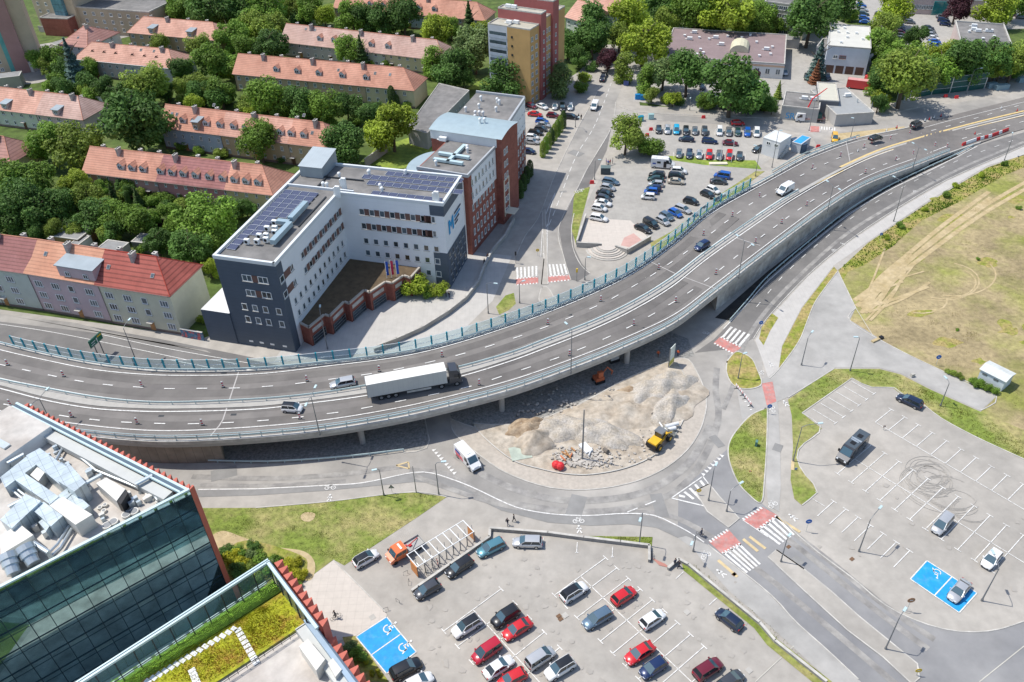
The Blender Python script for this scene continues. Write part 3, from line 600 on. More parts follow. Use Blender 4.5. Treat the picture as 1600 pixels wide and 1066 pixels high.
for i in range(len(a_) - 1):
    u = Vector((0, 0, .14)); mm.face((a_[i] + u, b_[i] + u, b_[i + 1] + u, a_[i + 1] + u)); mm.face((b_[i], b_[i + 1], b_[i + 1] + u, b_[i] + u)); mm.face((a_[i + 1], a_[i], a_[i] + u, a_[i + 1] + u))
mm.build('median', mat('median_concrete', (.40, .385, .355), .85, var=.1, scale=.6), ov)
# paint on the deck
wm = MB()
for l, q in ((NORTH[:17], (2.9, 6.3)), (SOUTH[:16], (-3.1, -6.6))):
    base = resample(catmull(dk(l), 6), step=2.)
    for k, s_ in enumerate(q): ribbon(wm, base, 1.9, .022 + .001 * k, 0, -s_)
wm.build('tyre_wear', mat('worn_asphalt', (.125, .115, .108), .8, var=.14, scale=.3, col2=(.175, .163, .15), scale2=.06), ov)
lm = MB(); ym = MB()
def dl(l, wd=.2, on=None, off=None, m=0, mb=lm, dz=.1):
    pts = catmull(dk(l), 6)
    if on: dashes(mb, pts, wd, on, off, dz, m)
    else: ribbon(mb, resample(pts, step=2.), wd, dz, m)
dl([(x, y + d) for (x, y), d in zip(NORTH[:19], [10, 10, 10.5, 9.5, 9.5, 8, 7, 7, 5, 4.5, 4.5, 4.5, 4.5, 5, 5, 6, 6, 5, 5])], .22)
dl([(1262, 249), (1337, 222), (1420, 206), (1480, 190), (1600, 160)], .18)
dl([(x, y - 3.5) for x, y in MN[:20]], .2); dl([(x, y + 5 - i * .12) for i, (x, y) in enumerate(MS)], .25)
dl([(x, y - 12 + i * .2) for i, (x, y) in enumerate(SOUTH[:21])], .2)
dl([(-80, 552), (0, 570), (43.6, 579.7), (83, 588), (124, 596), (169, 602), (217, 605.6), (265, 608), (317, 607.5), (369, 607), (422.5, 604), (476, 598.5), (584, 584), (638, 573.8), (692.7, 561.4), (739, 549), (786, 534.6), (832, 519), (875, 503), (914.6, 486.6), (951.7, 469.5), (984.4, 450.8), (1015, 433), (1042, 415), (1068.5, 397), (1114.6, 362.6), (1136, 346), (1156.7, 330.8), (1177, 316.8), (1239, 281.6), (1281.6, 260), (1323, 243), (1400, 219), (1480, 198), (1600, 163)], .22, 2.1, 4.1)
dl([(5.6, 632), (90, 649), (133.7, 655), (183, 659.6), (234, 661.9), (286.6, 663), (341, 661.6), (394, 659), (453.5, 654), (508, 647.5), (565, 639), (726.5, 606.4), (780, 590), (829.6, 573.7), (876.8, 557.7), (921, 540), (961.9, 522), (999.9, 502.8), (1035, 482.9), (1068, 463), (1096, 443.6), (1121, 425), (1145, 405.6), (1167.6, 387.9), (1189.4, 370.7), (1211, 354.8), (1232, 339), (1253, 324.6), (1273, 311.5), (1293.5, 299.7), (1316, 288), (1336, 278), (1359, 267), (1404, 249), (1470, 227), (1600, 190)], .22, 2.1, 4.1)
lm.build('lane_marking', [white], ov)
dl([(1246, 302), (1312.5, 269.5), (1375, 241), (1450, 218), (1525, 198.5), (1600, 181)], .3, mb=ym); dl([(1312.5, 262), (1375, 234.5), (1450, 212), (1525, 192), (1600, 174)], .7, mb=ym, dz=.16)
ym.build('yellow_marking', [mat('yellow_line', (.62, .47, .22), .8, var=.12, scale=1.)], ov)
# expansion joints
jm = MB()
for l in ([(374, 578), (347, 660), (327, 684)], [(1018, 410), (1060, 430), (1125, 454)], [(1150, 372), (1188, 384)], [(1322, 222), (1330, 262)]):
    jm = MB(); ribbon(jm, resample(dk(l), step=1.5), .22, .026); jm.build('expansion_joint', mat('joint_metal', (.42, .4, .38), .7), ov)
for x, y in ((350, 583), (241, 581), (252, 650), (365, 648), (708, 613), (1003, 512), (640, 562), (890, 492)):
    q = MB(); c = PD(x, y) + Vector((0, 0, .02)); F = Frame(c, 0); q.face([F(-.5, -.25, 0), F(.5, -.25, 0), F(.5, .25, 0), F(-.5, .25, 0)]); q.build('deck_drain', darkmetal, ov)
# piers
def dock(fr, to, t): return fr.lerp(to, t)
for X, Y in ((575, 683), (790, 631), (972, 560)):
    p0 = P(X, Y, 0); e, q, i = nearest(p0, south); j = min(len(north) - 1, int(i))
    dirn = (north[j] - south[j]); dirn.z = 0; dirn.normalize()
    for k in (0, 6.2, 12.4):
        c = south[j] + dirn * (2.0 + k); pr = MB(); pr.tube([Vector((c.x, c.y, 0)), Vector((c.x, c.y, 5.9 - TH + .02))], .55, 14); pr.build('pier', concrete, ov, smooth=False)
# gravel slope under the deck, cable ducts
# ---------------------------------------------------------------- guard rails
def guardrail(pts, label, h=.75, step=4., m=None, double=False, name='guard_rail', topbar=False, cat='guard rail'):
    m = m or steel_light; r = root(name, pts[0], 0, label, cat); rail = MB(); q = resample(pts, step=2.); n = len(q)
    for side in ((-.12, .12) if double else (0,)):
        for i in range(n - 1):
            d = q[i + 1] - q[i]; d.z = 0; d.normalize(); s = Vector((-d.y, d.x, 0)); a, b = q[i] + s * side, q[i + 1] + s * side; t = s * .05
            lo, hi = Vector((0, 0, h - .32)), Vector((0, 0, h))
            rail.face((a + hi - t, b + hi - t, b + hi + t, a + hi + t)); rail.face((a + lo - t, b + lo - t, b + hi - t, a + hi - t)); rail.face((b + lo + t, a + lo + t, a + hi + t, b + hi + t))
    rail.build('rail', m, r)
    if topbar: tb = MB(); tb.tube([p + Vector((0, 0, h + .42)) for p in q], .06, 5); tb.build('top_bar', m, r)
    ps = resample(pts, step=step)
    if len(ps) > 98: ps = resample(pts, n=98)
    o = MB(); o.box(-.05, .05, -.08, .08, 0, h + (.42 if topbar else 0)); po = None
    for p in ps:
        if po is None: po = o.build('post', m, None); c = po; c.parent = r
        else: c = po.copy(); SC.collection.objects.link(c); c.parent = r
        c.location = p - r.location
    return r
def cut(L, x0, x1):
    return [p for p in L if x0 <= pix(p)[0] <= x1]
sf = [inset(p, nearest(p, north)[1], .25) + Vector((0, 0, .18)) for p in resample(south0, step=2.)]
guardrail(cut(sf, -200, 1487), 'pale steel bridge railing along the south edge of the overpass', h=.8, step=3.6, topbar=True, name='bridge_railing', cat='railing')
nf = [inset(p, nearest(p, south0)[1], .35) + Vector((0, 0, .18)) for p in north]
guardrail(cut(nf, -200, 1342), 'galvanised guard rail along the north edge of the overpass below the glass panels', step=3.8)
gm_ = medianpts([(x, y + 1.5) for x, y in MN[:20]]); guardrail([p + Vector((0, 0, .14)) for p in gm_], 'pale green guard rail on the overpass median between the two carriageways', step=4.2, m=mat('green_steel', (.5, .62, .62), .5, metal=.1, var=.05))
guardrail(catmull(px([(214, 718), (300, 722), (400, 724.5), (470, 722), (552, 715.5), (600, 710), (631, 706)]), 5), 'blue-grey guard rail beside the lower road in front of the cobbled slope', step=3.)
guardrail(catmull(px([(1140, 503), (1168, 471), (1200, 434), (1262, 381), (1325, 331), (1387, 294), (1449, 264), (1499, 241), (1520, 229)]), 5), 'pale guard rail beside the curved side road below the overpass wall', step=4.)
guardrail(catmull(px([(1206, 270), (1262, 240), (1342, 214)]), 5), 'short second guard rail between the blue office container and the highway', step=3.)
# ---------------------------------------------------------------- teal framed glass noise fence on the north edge
def panel_fence(pts, h, step, label, name, postm, panm, rails=(), pr=.14, cat='fence', sag=0.):
    r = root(name, pts[0], 0, label, cat); q = resample(pts, step=step)
    g = MB()
    for a, b in zip(q, q[1:]): g.mesh([a + Vector((0, 0, .15)), b + Vector((0, 0, .15)), b + Vector((0, 0, h - .1)), a + Vector((0, 0, h - .1))], [(0, 1, 2, 3)])
    g.build('panel', panm, r)
    if rails:
        t = MB()
        for z in rails: t.tube([p + Vector((0, 0, z)) for p in q], .05, 4)
        t.build('rail', whitep, r)
    po = None
    for i, p in enumerate(q):
        if i > 97: break
        if po is None: o = MB(); o.box(-pr, pr, -pr, pr, 0, h); po = o.build('post', postm, None); c = po; c.parent = r
        else: c = po.copy(); SC.collection.objects.link(c); c.parent = r
        c.location = p - r.location
        d = q[min(i + 1, len(q) - 1)] - q[max(i - 1, 0)]; c.rotation_euler = (0, 0, math.atan2(d.y, d.x))
    return r
nfence = [inset(p, nearest(p, south0)[1], -.25) for p in north]
seg = cut(nfence, 15, 1172)
half = [p for p in seg if pix(p)[0] <= 384]; rest = [p for p in seg if pix(p)[0] > 384]
panel_fence(half, 2.6, 2.9, 'glass noise fence with teal posts above the local street, west of the white office block', 'noise_fence', teal, clearglass, rails=(1.35, 2.55))
panel_fence(rest, 2.6, 3.1, 'glass noise fence with teal posts curving past the office plaza and the crossings', 'noise_fence', teal, clearglass, rails=(1.35, 2.55))
# green noise barrier top right and its unfinished posts
green_panel = mat('green_panel', (.012, .085, .075), .35, var=.25, scale=.4, bands=[(2, 1.7, .5, .05)])
panel_fence(resample(px([(1431, 154), (1456, 148), (1493, 145), (1537, 139)]), step=2.), 5.4, 6.2, 'tall dark green noise barrier with grey posts at the top right roadside', 'noise_barrier', steel, green_panel, rails=(1.8, 3.6, 5.4), cat='noise barrier')
px_posts = ((1379, 174, 1386, 148), (1399, 167, 1405, 142), (1412, 160, 1419, 137), (1420, 157, 1430, 132), (1318, 176, 1323, 159), (1335, 178, 1344, 156), (1360, 176, 1364, 153), (1552, 128, 1557, 112), (1567, 123, 1577, 107), (1581, 121, 1590, 104), (1296, 182, 1301, 160))
for k, (x, y, tx, ty) in enumerate(px_posts):
    h = height((x, y), (tx, ty)); o = MB(); b = P(x, y); o.box(-.14, .14, -.14, .14, 0, h, Frame(b, .4)); o.box(-.25, .25, -.25, .25, 0, .12, Frame(b, .4))
    tag(o.build('barrier_post', steel), 'bare upright steel post of the unfinished noise barrier, %s from the left' % nth(sorted(px_posts).index(px_posts[k]), 'leftmost'), 'steel post', 'unfinished noise barrier posts')
# ================================================================ buildings
def tile(name, col, period=.42, dark=.24): return mat(name, col, .8, var=.12, scale=.9, bands=[(2, period, dark, .3)], col2=(col[0] * .78, col[1] * .72, col[2] * .7), scale2=.22, big=.12)
T_orange = tile('orange_tiles', (.60, .305, .215)); T_orange2 = tile('salmon_tiles', (.62, .355, .27)); T_pale = tile('pale_tiles', (.56, .38, .32)); T_maroon = tile('maroon_tiles', (.36, .16, .15), .5, .3)
T_red = tile('red_tiles', (.42, .115, .09), .6, .4); T_oldred = tile('old_red_tiles', (.47, .25, .21), .6, .25)
plaster = {}
def pl(name, c): return mat('plaster_' + name, c, .9, var=.06, scale=.4, col2=(c[0] * .9, c[1] * .9, c[2] * .9), scale2=.15)
W_cream, W_pink, W_yellow, W_tan, W_grey, W_blue, W_green, W_mauve, W_ltgreen, W_white, W_rose = pl('cream', (.62, .55, .36)), pl('pink', (.55, .3, .27)), pl('yellow', (.62, .52, .28)), pl('tan', (.5, .38, .25)), pl('grey', (.5, .47, .44)), pl('blue', (.42, .5, .6)), pl('green', (.52, .56, .50)), pl('mauve', (.56, .44, .45)), pl('light_green', (.56, .6, .5)), pl('white', (.72, .73, .73)), pl('rose', (.55, .45, .42))
framem = whitep
grey_roof = mat('bitumen_roof', (.15, .147, .143), .9, var=.16, scale=.4, col2=(.22, .21, .20), scale2=.1)
sheet = mat('zinc_sheet', (.30, .35, .38), .5, metal=.2, var=.08, scale=.5)
brick = mat('brick', (.235, .075, .055), .88, var=.18, scale=1.5, col2=(.29, .105, .075), scale2=.5)
dark_clad = mat('blue_grey_cladding', (.072, .098, .135), .55, var=.07, scale=.4, bands=[(2, .9, .2, .06)])
WIN = {}
def window(w, h, mull=1, sill=True, parent=None, F=None, x=0., z=0., y=0., m=None, rot=0., name='window', panel=None):
    key = (round(w, 2), round(h, 2), mull, sill, panel, m.name if m else '')
    if key not in WIN:
        b = MB(); t = .12
        b.box(0, w, -.03, .05, 0, h, m=1)
        b.box(0, t, -.09, 0, 0, h); b.box(w - t, w, -.09, 0, 0, h); b.box(t, w - t, -.09, 0, 0, t); b.box(t, w - t, -.09, 0, h - t, h)
        for i in range(mull): xx = w * (i + 1) / (mull + 1); b.box(xx - .06, xx + .06, -.08, 0, t, h - t)
        if sill: b.box(-.12, w + .12, -.2, .03, -.1, 0, m=2)
        if panel:
            b.box(w * panel, w, -.095, 0, 0, h, m=3)
        o = b.build(name, [m or framem, glass, kerbm, mat('brown_infill', (.16, .085, .07), .7, var=.1)]); WIN[key] = o.data; bpy.data.objects.remove(o)
    o = link(bpy.data.objects.new(name, WIN[key])); o.parent = parent; o.location = (x, y, z); o.rotation_euler = (0, 0, rot); return o
def chimney(r, x, y, z, w=.7, d=1.1, h=1.4, m=None, pot=True):
    b = MB(); b.box(x - w / 2, x + w / 2, y - d / 2, y + d / 2, z - 1., z + h, Frame((0, 0), 0)); b.box(x - w / 2 - .08, x + w / 2 + .08, y - d / 2 - .08, y + d / 2 + .08, z + h, z + h + .15, Frame((0, 0), 0), 1)
    k = int(d / .5)
    for i in range(k): b.box(x - .13, x + .13, y - d / 2 + .18 + i * .5, y - d / 2 + .42 + i * .5, z + h + .15, z + h + .32, Frame((0, 0), 0), 2)
    o = b.build('chimney', [m or mat('chimney_render', (.42, .37, .34), .9, var=.2, scale=1.5), kerbm, darkmetal]); o.parent = r; return o
def house(label, eL, eR, H, D, rise, segs, hipL=0., hipR=0., rows=2, wstep=3.2, win=(1.25, 1.45), floor=2.9, z0=1.1, dormers=(), skylights=(), chims=6, side=1, name='terraced_house', cat='house', group=None, ov=.45, cornice=None, ends=(None, None), D0=0., wins=True, box=(), mull=1, endwin=0, eyebrows=()):
    a, b = P(*eL, H), P(*eR, H); ang = math.atan2(b.y - a.y, b.x - a.x); W = (b - a).length
    r = root(name, (a.x, a.y, 0), ang, label, cat, group)
    def loc(b_, nm, m): o = b_.build(nm, m); o.parent = r; return o
    slope = rise / (D / 2)
    def zr(y): return H + rise - abs(y - D / 2) * slope
    # walls per segment
    for (x0, x1, wm, rm) in segs:
        w_ = MB(); X0, X1 = x0 * W, x1 * W
        w_.mesh([(X0, 0, 0), (X1, 0, 0), (X1, D, 0), (X0, D, 0), (X0, 0, H), (X1, 0, H), (X1, D, H), (X0, D, H)], [(0, 1, 5, 4), (1, 2, 6, 5), (2, 3, 7, 6), (3, 0, 4, 7), (4, 5, 6, 7)])
        if x1 > .999 and hipR < .1: w_.mesh([(X1, 0, H), (X1, D, H), (X1, D / 2, H + rise - .05)], [(0, 1, 2)])
        if x0 < .001 and hipL < .1: w_.mesh([(X0, D, H), (X0, 0, H), (X0, D / 2, H + rise - .05)], [(0, 1, 2)])
        w_.box(X0 + .02, X1 - .02, -.06, 0, 0, .6, Frame((0, 0), 0), 1)
        loc(w_, 'wall', [wm, mat('plinth', (.2, .15, .13), .9)])
        # roof
        f = MB(); o_ = ov; t = .18; xa = X0 - (o_ if x0 < .001 else 0); xb = X1 + (o_ if x1 > .999 else 0)
        ra = X0 + (hipL if x0 < .001 and hipL >= .1 else (-o_ if x0 < .001 else 0)); rb = X1 - (hipR if x1 > .999 and hipR >= .1 else (-o_ if x1 > .999 else 0))
        ze = H - o_ * slope + .12; zt = H + rise + .12
        E = [(xa, -o_, ze), (xb, -o_, ze), (xb, D + o_, ze), (xa, D + o_, ze)]; Rg = [(ra, D / 2, zt), (rb, D / 2, zt)]
        Eb = [(p[0], p[1], p[2] - t) for p in E]
        f.mesh(E + Rg, [(0, 1, 5, 4), (2, 3, 4, 5), (1, 2, 5), (3, 0, 4)]); f.mesh(E + Eb, [(0, 4, 5, 1), (1, 5, 6, 2), (2, 6, 7, 3), (3, 7, 4, 0)], 1); f.mesh(Eb, [(3, 2, 1, 0)], 1)
        f.tube([Rg[0], Rg[1]], .14, 5, 2)
        if hipR >= .1 and x1 > .999: f.tube([Rg[1], E[1]], .1, 5, 2); f.tube([Rg[1], E[2]], .1, 5, 2)
        if hipL >= .1 and x0 < .001: f.tube([Rg[0], E[0]], .1, 5, 2)
        loc(f, 'roof', [rm, cornice or mat('eaves_trim', (.3, .22, .18), .8), mat('ridge_' + rm.name, tuple(c * .8 for c in (.66, .3, .2)) if rm is not T_red else (.35, .05, .03), .8)])
        g = MB(); g.tube([(X0 + .05, -o_ - .08, ze - .08), (X1 - .05, -o_ - .08, ze - .08)], .09, 6); g.tube([(X0 + .15, -.1, ze - .1), (X0 + .15, -.1, 0)], .06, 6); loc(g, 'gutter', mat('gutter_metal', (.16, .13, .12), .6) if not cornice else cornice)
    if wins:
        for k in range(rows):
            z = z0 + k * floor; x = 1.1; i = 0
            while x + win[0] < W - .7:
                i += 1
                if not (k == 0 and i % 4 == 3): window(win[0] if i % 3 else win[0] * .7, win[1], mull if i % 3 else 0, True, r, None, x, z)
                else:
                    d_ = MB(); d_.box(0, 1.1, -.08, .02, 0, 2.1); d_.box(-.15, 1.25, -.9, 0, 2.25, 2.35, m=1); dd = d_.build('door', [woodm if i % 8 == 3 else mat('door_brown', (.1, .05, .03), .6), kerbm]); dd.parent = r; dd.location = (x, 0, 0.1)
                x += wstep
    for k in range(endwin):
        for j in range(2): window(1.1, 1.3, 1, True, r, None, W, z0 + k * floor, D * (.3 + .4 * j), rot=math.pi / 2)
    def onslope(y): return H + (y) * slope + .12
    for fx in dormers:                                   # gabled dormers
        x = fx * W; y0 = 1.3; z = onslope(y0); w2 = .95; hh = 1.25
        d = MB(); yb = y0 + hh / slope
        d.mesh([(x - w2, y0, z), (x + w2, y0, z), (x + w2, y0, z + hh), (x - w2, y0, z + hh), (x, y0, z + hh + .8), (x - w2, yb, z + hh), (x + w2, yb, z + hh)], [(0, 1, 2, 3), (3, 2, 4), (1, 6, 2), (0, 3, 5)])
        dm = d.build('dormer', W_white); dm.parent = r
        yr = y0 + (hh + .8) / slope; e = MB(); q = .2
        e.mesh([(x - w2 - q, y0 - q, z + hh - .12), (x, y0 - q, z + hh + .86), (x, yr, z + hh + .86), (x - w2 - q, yb, z + hh - .12), (x + w2 + q, y0 - q, z + hh - .12), (x + w2 + q, yb, z + hh - .12)], [(0, 1, 2, 3), (1, 4, 5, 2)]); e.build('dormer_roof', T_orange if segs[0][3] is not T_maroon else T_orange).parent = dm
        window(1.4, 1.05, 1, False, dm, None, x - .7, z + .12, y0 - .03)
    for fx, w2, hh in box:                               # flat-topped box dormers
        x = fx * W; y0 = .15; z = onslope(0); yb = min(D / 2, y0 + hh / slope + .3)
        d = MB(); d.box(x - w2, x + w2, y0, yb, z - .5, z + hh, Frame((0, 0), 0)); dm = d.build('dormer', segs[min(len(segs) - 1, 1)][2]); dm.parent = r
        e = MB(); e.mesh([(x - w2 - .3, y0 - .3, z + hh), (x + w2 + .3, y0 - .3, z + hh), (x + w2 + .3, yb + 1., z + hh + .5), (x - w2 - .3, yb + 1., z + hh + .5), (x - w2 - .3, y0 - .3, z + hh + .18), (x + w2 + .3, y0 - .3, z + hh + .18), (x + w2 + .3, yb + 1., z + hh + .68), (x - w2 - .3, yb + 1., z + hh + .68)], [(0, 1, 5, 4), (1, 2, 6, 5), (3, 0, 4, 7), (4, 5, 6, 7), (2, 3, 7, 6)]); e.build('dormer_roof', sheet).parent = dm
        n = max(1, int(w2 * .5 + .6)); 
        for j in range(n): window(1.2, 1.15, 1, True, dm, None, x - w2 + (j + .5) * 2 * w2 / n - .6, z + .35, y0 - .03)
    def sky_(x, y, w2=.4, l=1., name='skylight'):
        z = onslope(y); s_ = MB(); n = Vector((0, -slope, 1)).normalized(); t_ = Vector((0, 1, slope)).normalized(); c = Vector((x, y, z)); u = Vector((1, 0, 0))
        for k, (ww, ll, hh, m_) in enumerate(((w2, l / 2, .12, 0), (w2 - .1, l / 2 - .1, .14, 1))):
            V = [c + u * sx * ww + t_ * sy * ll + n * h_ for h_ in (0, hh) for sx, sy in ((-1, -1), (1, -1), (1, 1), (-1, 1))]
            s_.mesh(V, [(4, 5, 6, 7), (0, 1, 5, 4), (1, 2, 6, 5), (2, 3, 7, 6), (3, 0, 4, 7)], m_)
        o = s_.build(name, [mat('skylight_frame', (.3, .3, .3), .6), glass]); o.parent = r
    for fx, fy in skylights: sky_(fx * W, fy * D)
    for fx in eyebrows:
        x = fx * W; y0 = D * .22; z = onslope(y0); e = MB(); e.mesh([(x - .9, y0, z), (x + .9, y0, z), (x, y0, z + .75), (x, y0 + .75 / slope, z + .75)], [(0, 1, 2)], 1); e.mesh([(x - .9, y0, z), (x + .9, y0, z), (x, y0, z + .75), (x, y0 + .75 / slope, z + .75)], [(0, 2, 3), (2, 1, 3)], 0); e.build('roof_vent', [segs[0][3], black]).parent = r
    for i in range(chims):
        x = hipL * .6 + .6 + (W - hipL * .6 - hipR * .6 - 1.2) * (i + .5) / chims; big = i % 3 == 1
        chimney(r, x, D / 2 + (-.9 if big else .6), H + rise - (.4 if big else .3), .75, 1.5 if big else .9, 1.3 if big else .8, None)
    return r
G_ROW = 'long tiled terrace rows'
house('maroon-roofed pale green and mauve house at the left edge beside the local street', (-70, 409), (40, 424.3), 10.4, 11.2, 4.6, [(0, .42, W_green, T_maroon), (.42, 1, W_green, T_maroon)], rows=3, wstep=3.6, win=(2., 1.55), chims=3, mull=2)
house('orange-roofed mauve house with a wide grey box dormer facing the local street', (40.3, 424.4), (150.3, 442), 10.4, 11.3, 4.6, [(0, 1, W_mauve, tile('bright_orange_tiles', (.66, .34, .22), .5, .2))], rows=3, wstep=4.3, win=(2., 1.55), chims=3, box=((.745, 4.5, 2.7),), skylights=((.2, .3),), mull=2)
house('cream house with bright red hipped roof at the end of the street row', (150.8, 442.6), (264, 460), 10.4, 11.4, 4.6, [(0, 1, pl('light_cream', (.62, .6, .46)), T_red)], hipR=5.4, rows=3, wstep=4.4, win=(2., 1.55), chims=3, skylights=((.1, .25), (.72, .22)), mull=2)
hR = house('long terrace with orange, maroon and salmon roof sections and many small gabled dormers', (130, 268), (425, 303), 5.7, 11.5, 4.6, [(0, .4, W_pink, T_orange), (.4, .76, pl('deep_pink', (.52, .24, .24)), T_maroon), (.76, 1, W_yellow, T_orange)], hipR=5, chims=9, dormers=(.2, .26, .32, .415, .475, .535, .6, .67, .74, .8, .86, .92), wstep=3.0, win=(.85, 1.3), group=G_ROW)
house('long terrace with light blue left part behind the maple trees, its end half hidden', (250, 197.5), (520, 231), 6.9, 10.5, 4.6, [(0, .36, W_blue, T_orange), (.36, .75, W_tan, T_orange2), (.75, 1, W_tan, T_orange)], hipR=5, chims=8, dormers=(.13, .2, .27, .35, .43, .5, .62, .7, .76, .83), skylights=((.05, .3), (.08, .3), (.28, .6), (.87, .25), (.8, .6)), box=((.22, 1.0, 2.4),), wstep=3.0, win=(.9, 1.3), group=G_ROW)
house('longest beige terrace with bright orange hipped roof and five dormers beside the grey hall', (365, 114), (646, 140), 6.3, 10.9, 4.6, [(0, .42, W_tan, T_orange), (.42, .74, W_tan, T_orange), (.74, 1, W_cream, T_orange)], hipR=5.2, hipL=.0, chims=10, dormers=(.24, .36, .48, .61, .74), skylights=((.58, .3), (.78, .3), (.86, .3)), wstep=3.2, win=(1.1, 1.3), group=G_ROW)
house('pale pink-roofed terrace behind the orange one, right end hipped near the tower block', (439, 64), (694, 94), 5.7, 11.2, 4.6, [(0, .35, W_grey, T_pale), (.35, .65, W_ltgreen, T_pale), (.65, 1, W_cream, T_pale)], hipR=5.2, chims=9, dormers=(.24, .33, .56, .66), skylights=((.13, .4), (.16, .4), (.19, .4)), wstep=3.2, win=(1.1, 1.3), group=G_ROW)
house('terrace with a light blue wall section at the top edge left of the tower block', (522, 11), (757, 31), 6, 11.3, 4.6, [(0, .5, W_tan, T_orange), (.5, .63, W_blue, T_orange), (.63, 1, W_tan, T_orange)], hipR=5.2, chims=7, dormers=(.24, .33, .42, .57, .67), wstep=3.2, win=(1.1, 1.3), group=G_ROW)
house('tan brick terrace with two grey box dormers on a plain orange roof', (200, 50), (340, 62.5), 6.1, 12, 4.2, [(0, 1, W_tan, T_orange2)], hipR=5, hipL=4, chims=4, box=((.27, 1.2, 1.9), (.7, 1.2, 1.9)), wstep=4., win=(1.3, 1.3), group=G_ROW)
house('pinkish terrace with white cornice and six triangular roof vents', (117, 91), (271, 106), 6.4, 12, 4., [(0, .5, W_rose, T_orange2), (.5, 1, W_grey, T_orange2)], hipR=5, hipL=4, chims=5, eyebrows=(.15, .27, .39, .56, .68, .8), skylights=((.62, .4), (.75, .4)), cornice=W_white, wstep=3.2, win=(1.1, 1.3), group=G_ROW)
house('terrace at the left edge with green and pink wall halves and two slate porch dormers', (-60, 163), (129, 186), 5.9, 12, 4.4, [(0, .62, W_ltgreen, T_orange2), (.62, 1, W_rose, T_pale)], hipR=5, chims=8, box=((.37, 1.2, 1.6), (.79, 1.2, 1.6)), wstep=3.6, win=(1.3, 1.3), group=G_ROW)
house('yellow house with red hipped roof cut by the left edge beside the big maple', (-60, 245), (16, 254), 6, 11.5, 4.6, [(0, 1, W_yellow, T_oldred)], hipR=5, chims=2, wstep=3.5)
house('small white house with red roof and a pale dormer near the glass towers', (93, 70), (136, 74), 5.5, 18, 4.5, [(0, 1, W_white, T_oldred)], hipL=5.5, hipR=5.5, chims=2, rows=2, wstep=3.5, endwin=2, skylights=((.5, .2),))
house('orange-roofed house at the top edge with tree in front, left of the blue terrace', (362, -18), (440, -4), 6, 11, 4.4, [(0, 1, W_tan, T_orange)], hipR=5, chims=3, wstep=3.2)
house('light green house with orange roof behind the tower block', (884, 26), (912, 34), 6.5, 14, 4.6, [(0, 1, W_ltgreen, T_orange2)], hipR=0, chims=1, wstep=3.5)
house('second light green house with tall orange roof behind the dark tree', (915, 10), (960, 18), 7.5, 12, 5, [(0, 1, W_ltgreen, T_orange2)], chims=2, wstep=3.5)
# ---------------------------------------------------------------- flat-roofed blocks
def flat(name, label, cat, fl, fr, H, D, wallm, roofm, parapet=.35, group=None, bl=None, trim=None, windows=None):
    a, b = P(*fl, H), P(*fr, H); ang = math.atan2(b.y - a.y, b.x - a.x); W = (b - a).length; r = root(name, (a.x, a.y, 0), ang, label, cat, group); I = Frame((0, 0), 0)
    m = MB(); m.box(0, W, 0, D, 0, H - .02, I); m.build('wall', wallm).parent = r
    f = MB(); f.box(.25, W - .25, .25, D - .25, H - .02, H + .03, I); f.build('roof', roofm).parent = r
    if parapet:
        t = MB(); t.box(-.08, W + .08, -.08, .25, H - .1, H + parapet, I); t.box(-.08, W + .08, D - .25, D + .08, H - .1, H + parapet, I); t.box(-.08, .25, .25, D - .25, H - .1, H + parapet, I); t.box(W - .25, W + .08, .25, D - .25, H - .1, H + parapet, I)
        t.build('parapet', trim or kerbm).parent = r
    return r, W, D, I
def vent(r, x, y, z, kind=0):
    m = MB()
    if kind == 0: m.box(x - .35, x + .35, y - .35, y + .35, z, z + .6, Frame((0, 0), 0)); m.box(x - .45, x + .45, y - .45, y + .45, z + .6, z + .7, Frame((0, 0), 0))
    elif kind == 1: m.tube([(x, y, z), (x, y, z + .9)], .28, 10); m.sphere((x, y, z + 1.1), .42)
    else: m.box(x - .9, x + .9, y - .5, y + .5, z + .2, z + 1.1, Frame((0, 0), 0)); m.tube([(x - .9, y, z + .3), (x - 1.6, y, z + .3)], .15)
    m.build('roof_vent', whitep, None).parent = r
def frow(r, I, W, z, n, w, h, x0=1., x1=None, y=0., rot=0., mull=1, m=None, panel=None, along='x', sill=True):
    x1 = W - 1. if x1 is None else x1
    for i in range(n):
        t = x0 + (x1 - x0 - w) * (i / max(1, n - 1))
        if along == 'x': window(w, h, mull, sill, r, None, t, z, y, m, 0, panel=panel)
        else: window(w, h, mull, sill, r, None, y, z, t, m, math.pi / 2, panel=panel)
# grey hall
hq = px([(637, 200), (667, 209), (733, 142), (686, 131)], 5.); r = root('storage_hall', (hq[1].x, hq[1].y, 0), math.atan2(hq[2].y - hq[1].y, hq[2].x - hq[1].x), 'long low grey hall with flat dark roof beside the yellow-green maple', 'hall')
b = MB(); b.prism(hq, 0, 5.); b.build('wall', pl('hall_grey', (.45, .44, .43)), r); cq = sum(hq, Vector()) / 4; b = MB(); b.prism([q.lerp(cq, .02) for q in hq], 4.98, 5.05); b.build('roof', grey_roof, r)
b = MB()
for q, q2 in ((0, 1), (1, 2), (2, 3), (3, 0)): b.tube([hq[q] + Vector((0, 0, .1)), hq[q2] + Vector((0, 0, .1))], .16, 5)
b.build('parapet', kerbm, r)
for i in range(9): window(1.1, 1.5, 1, True, r, None, 2 + i * 3.3, 1.6, -.05)
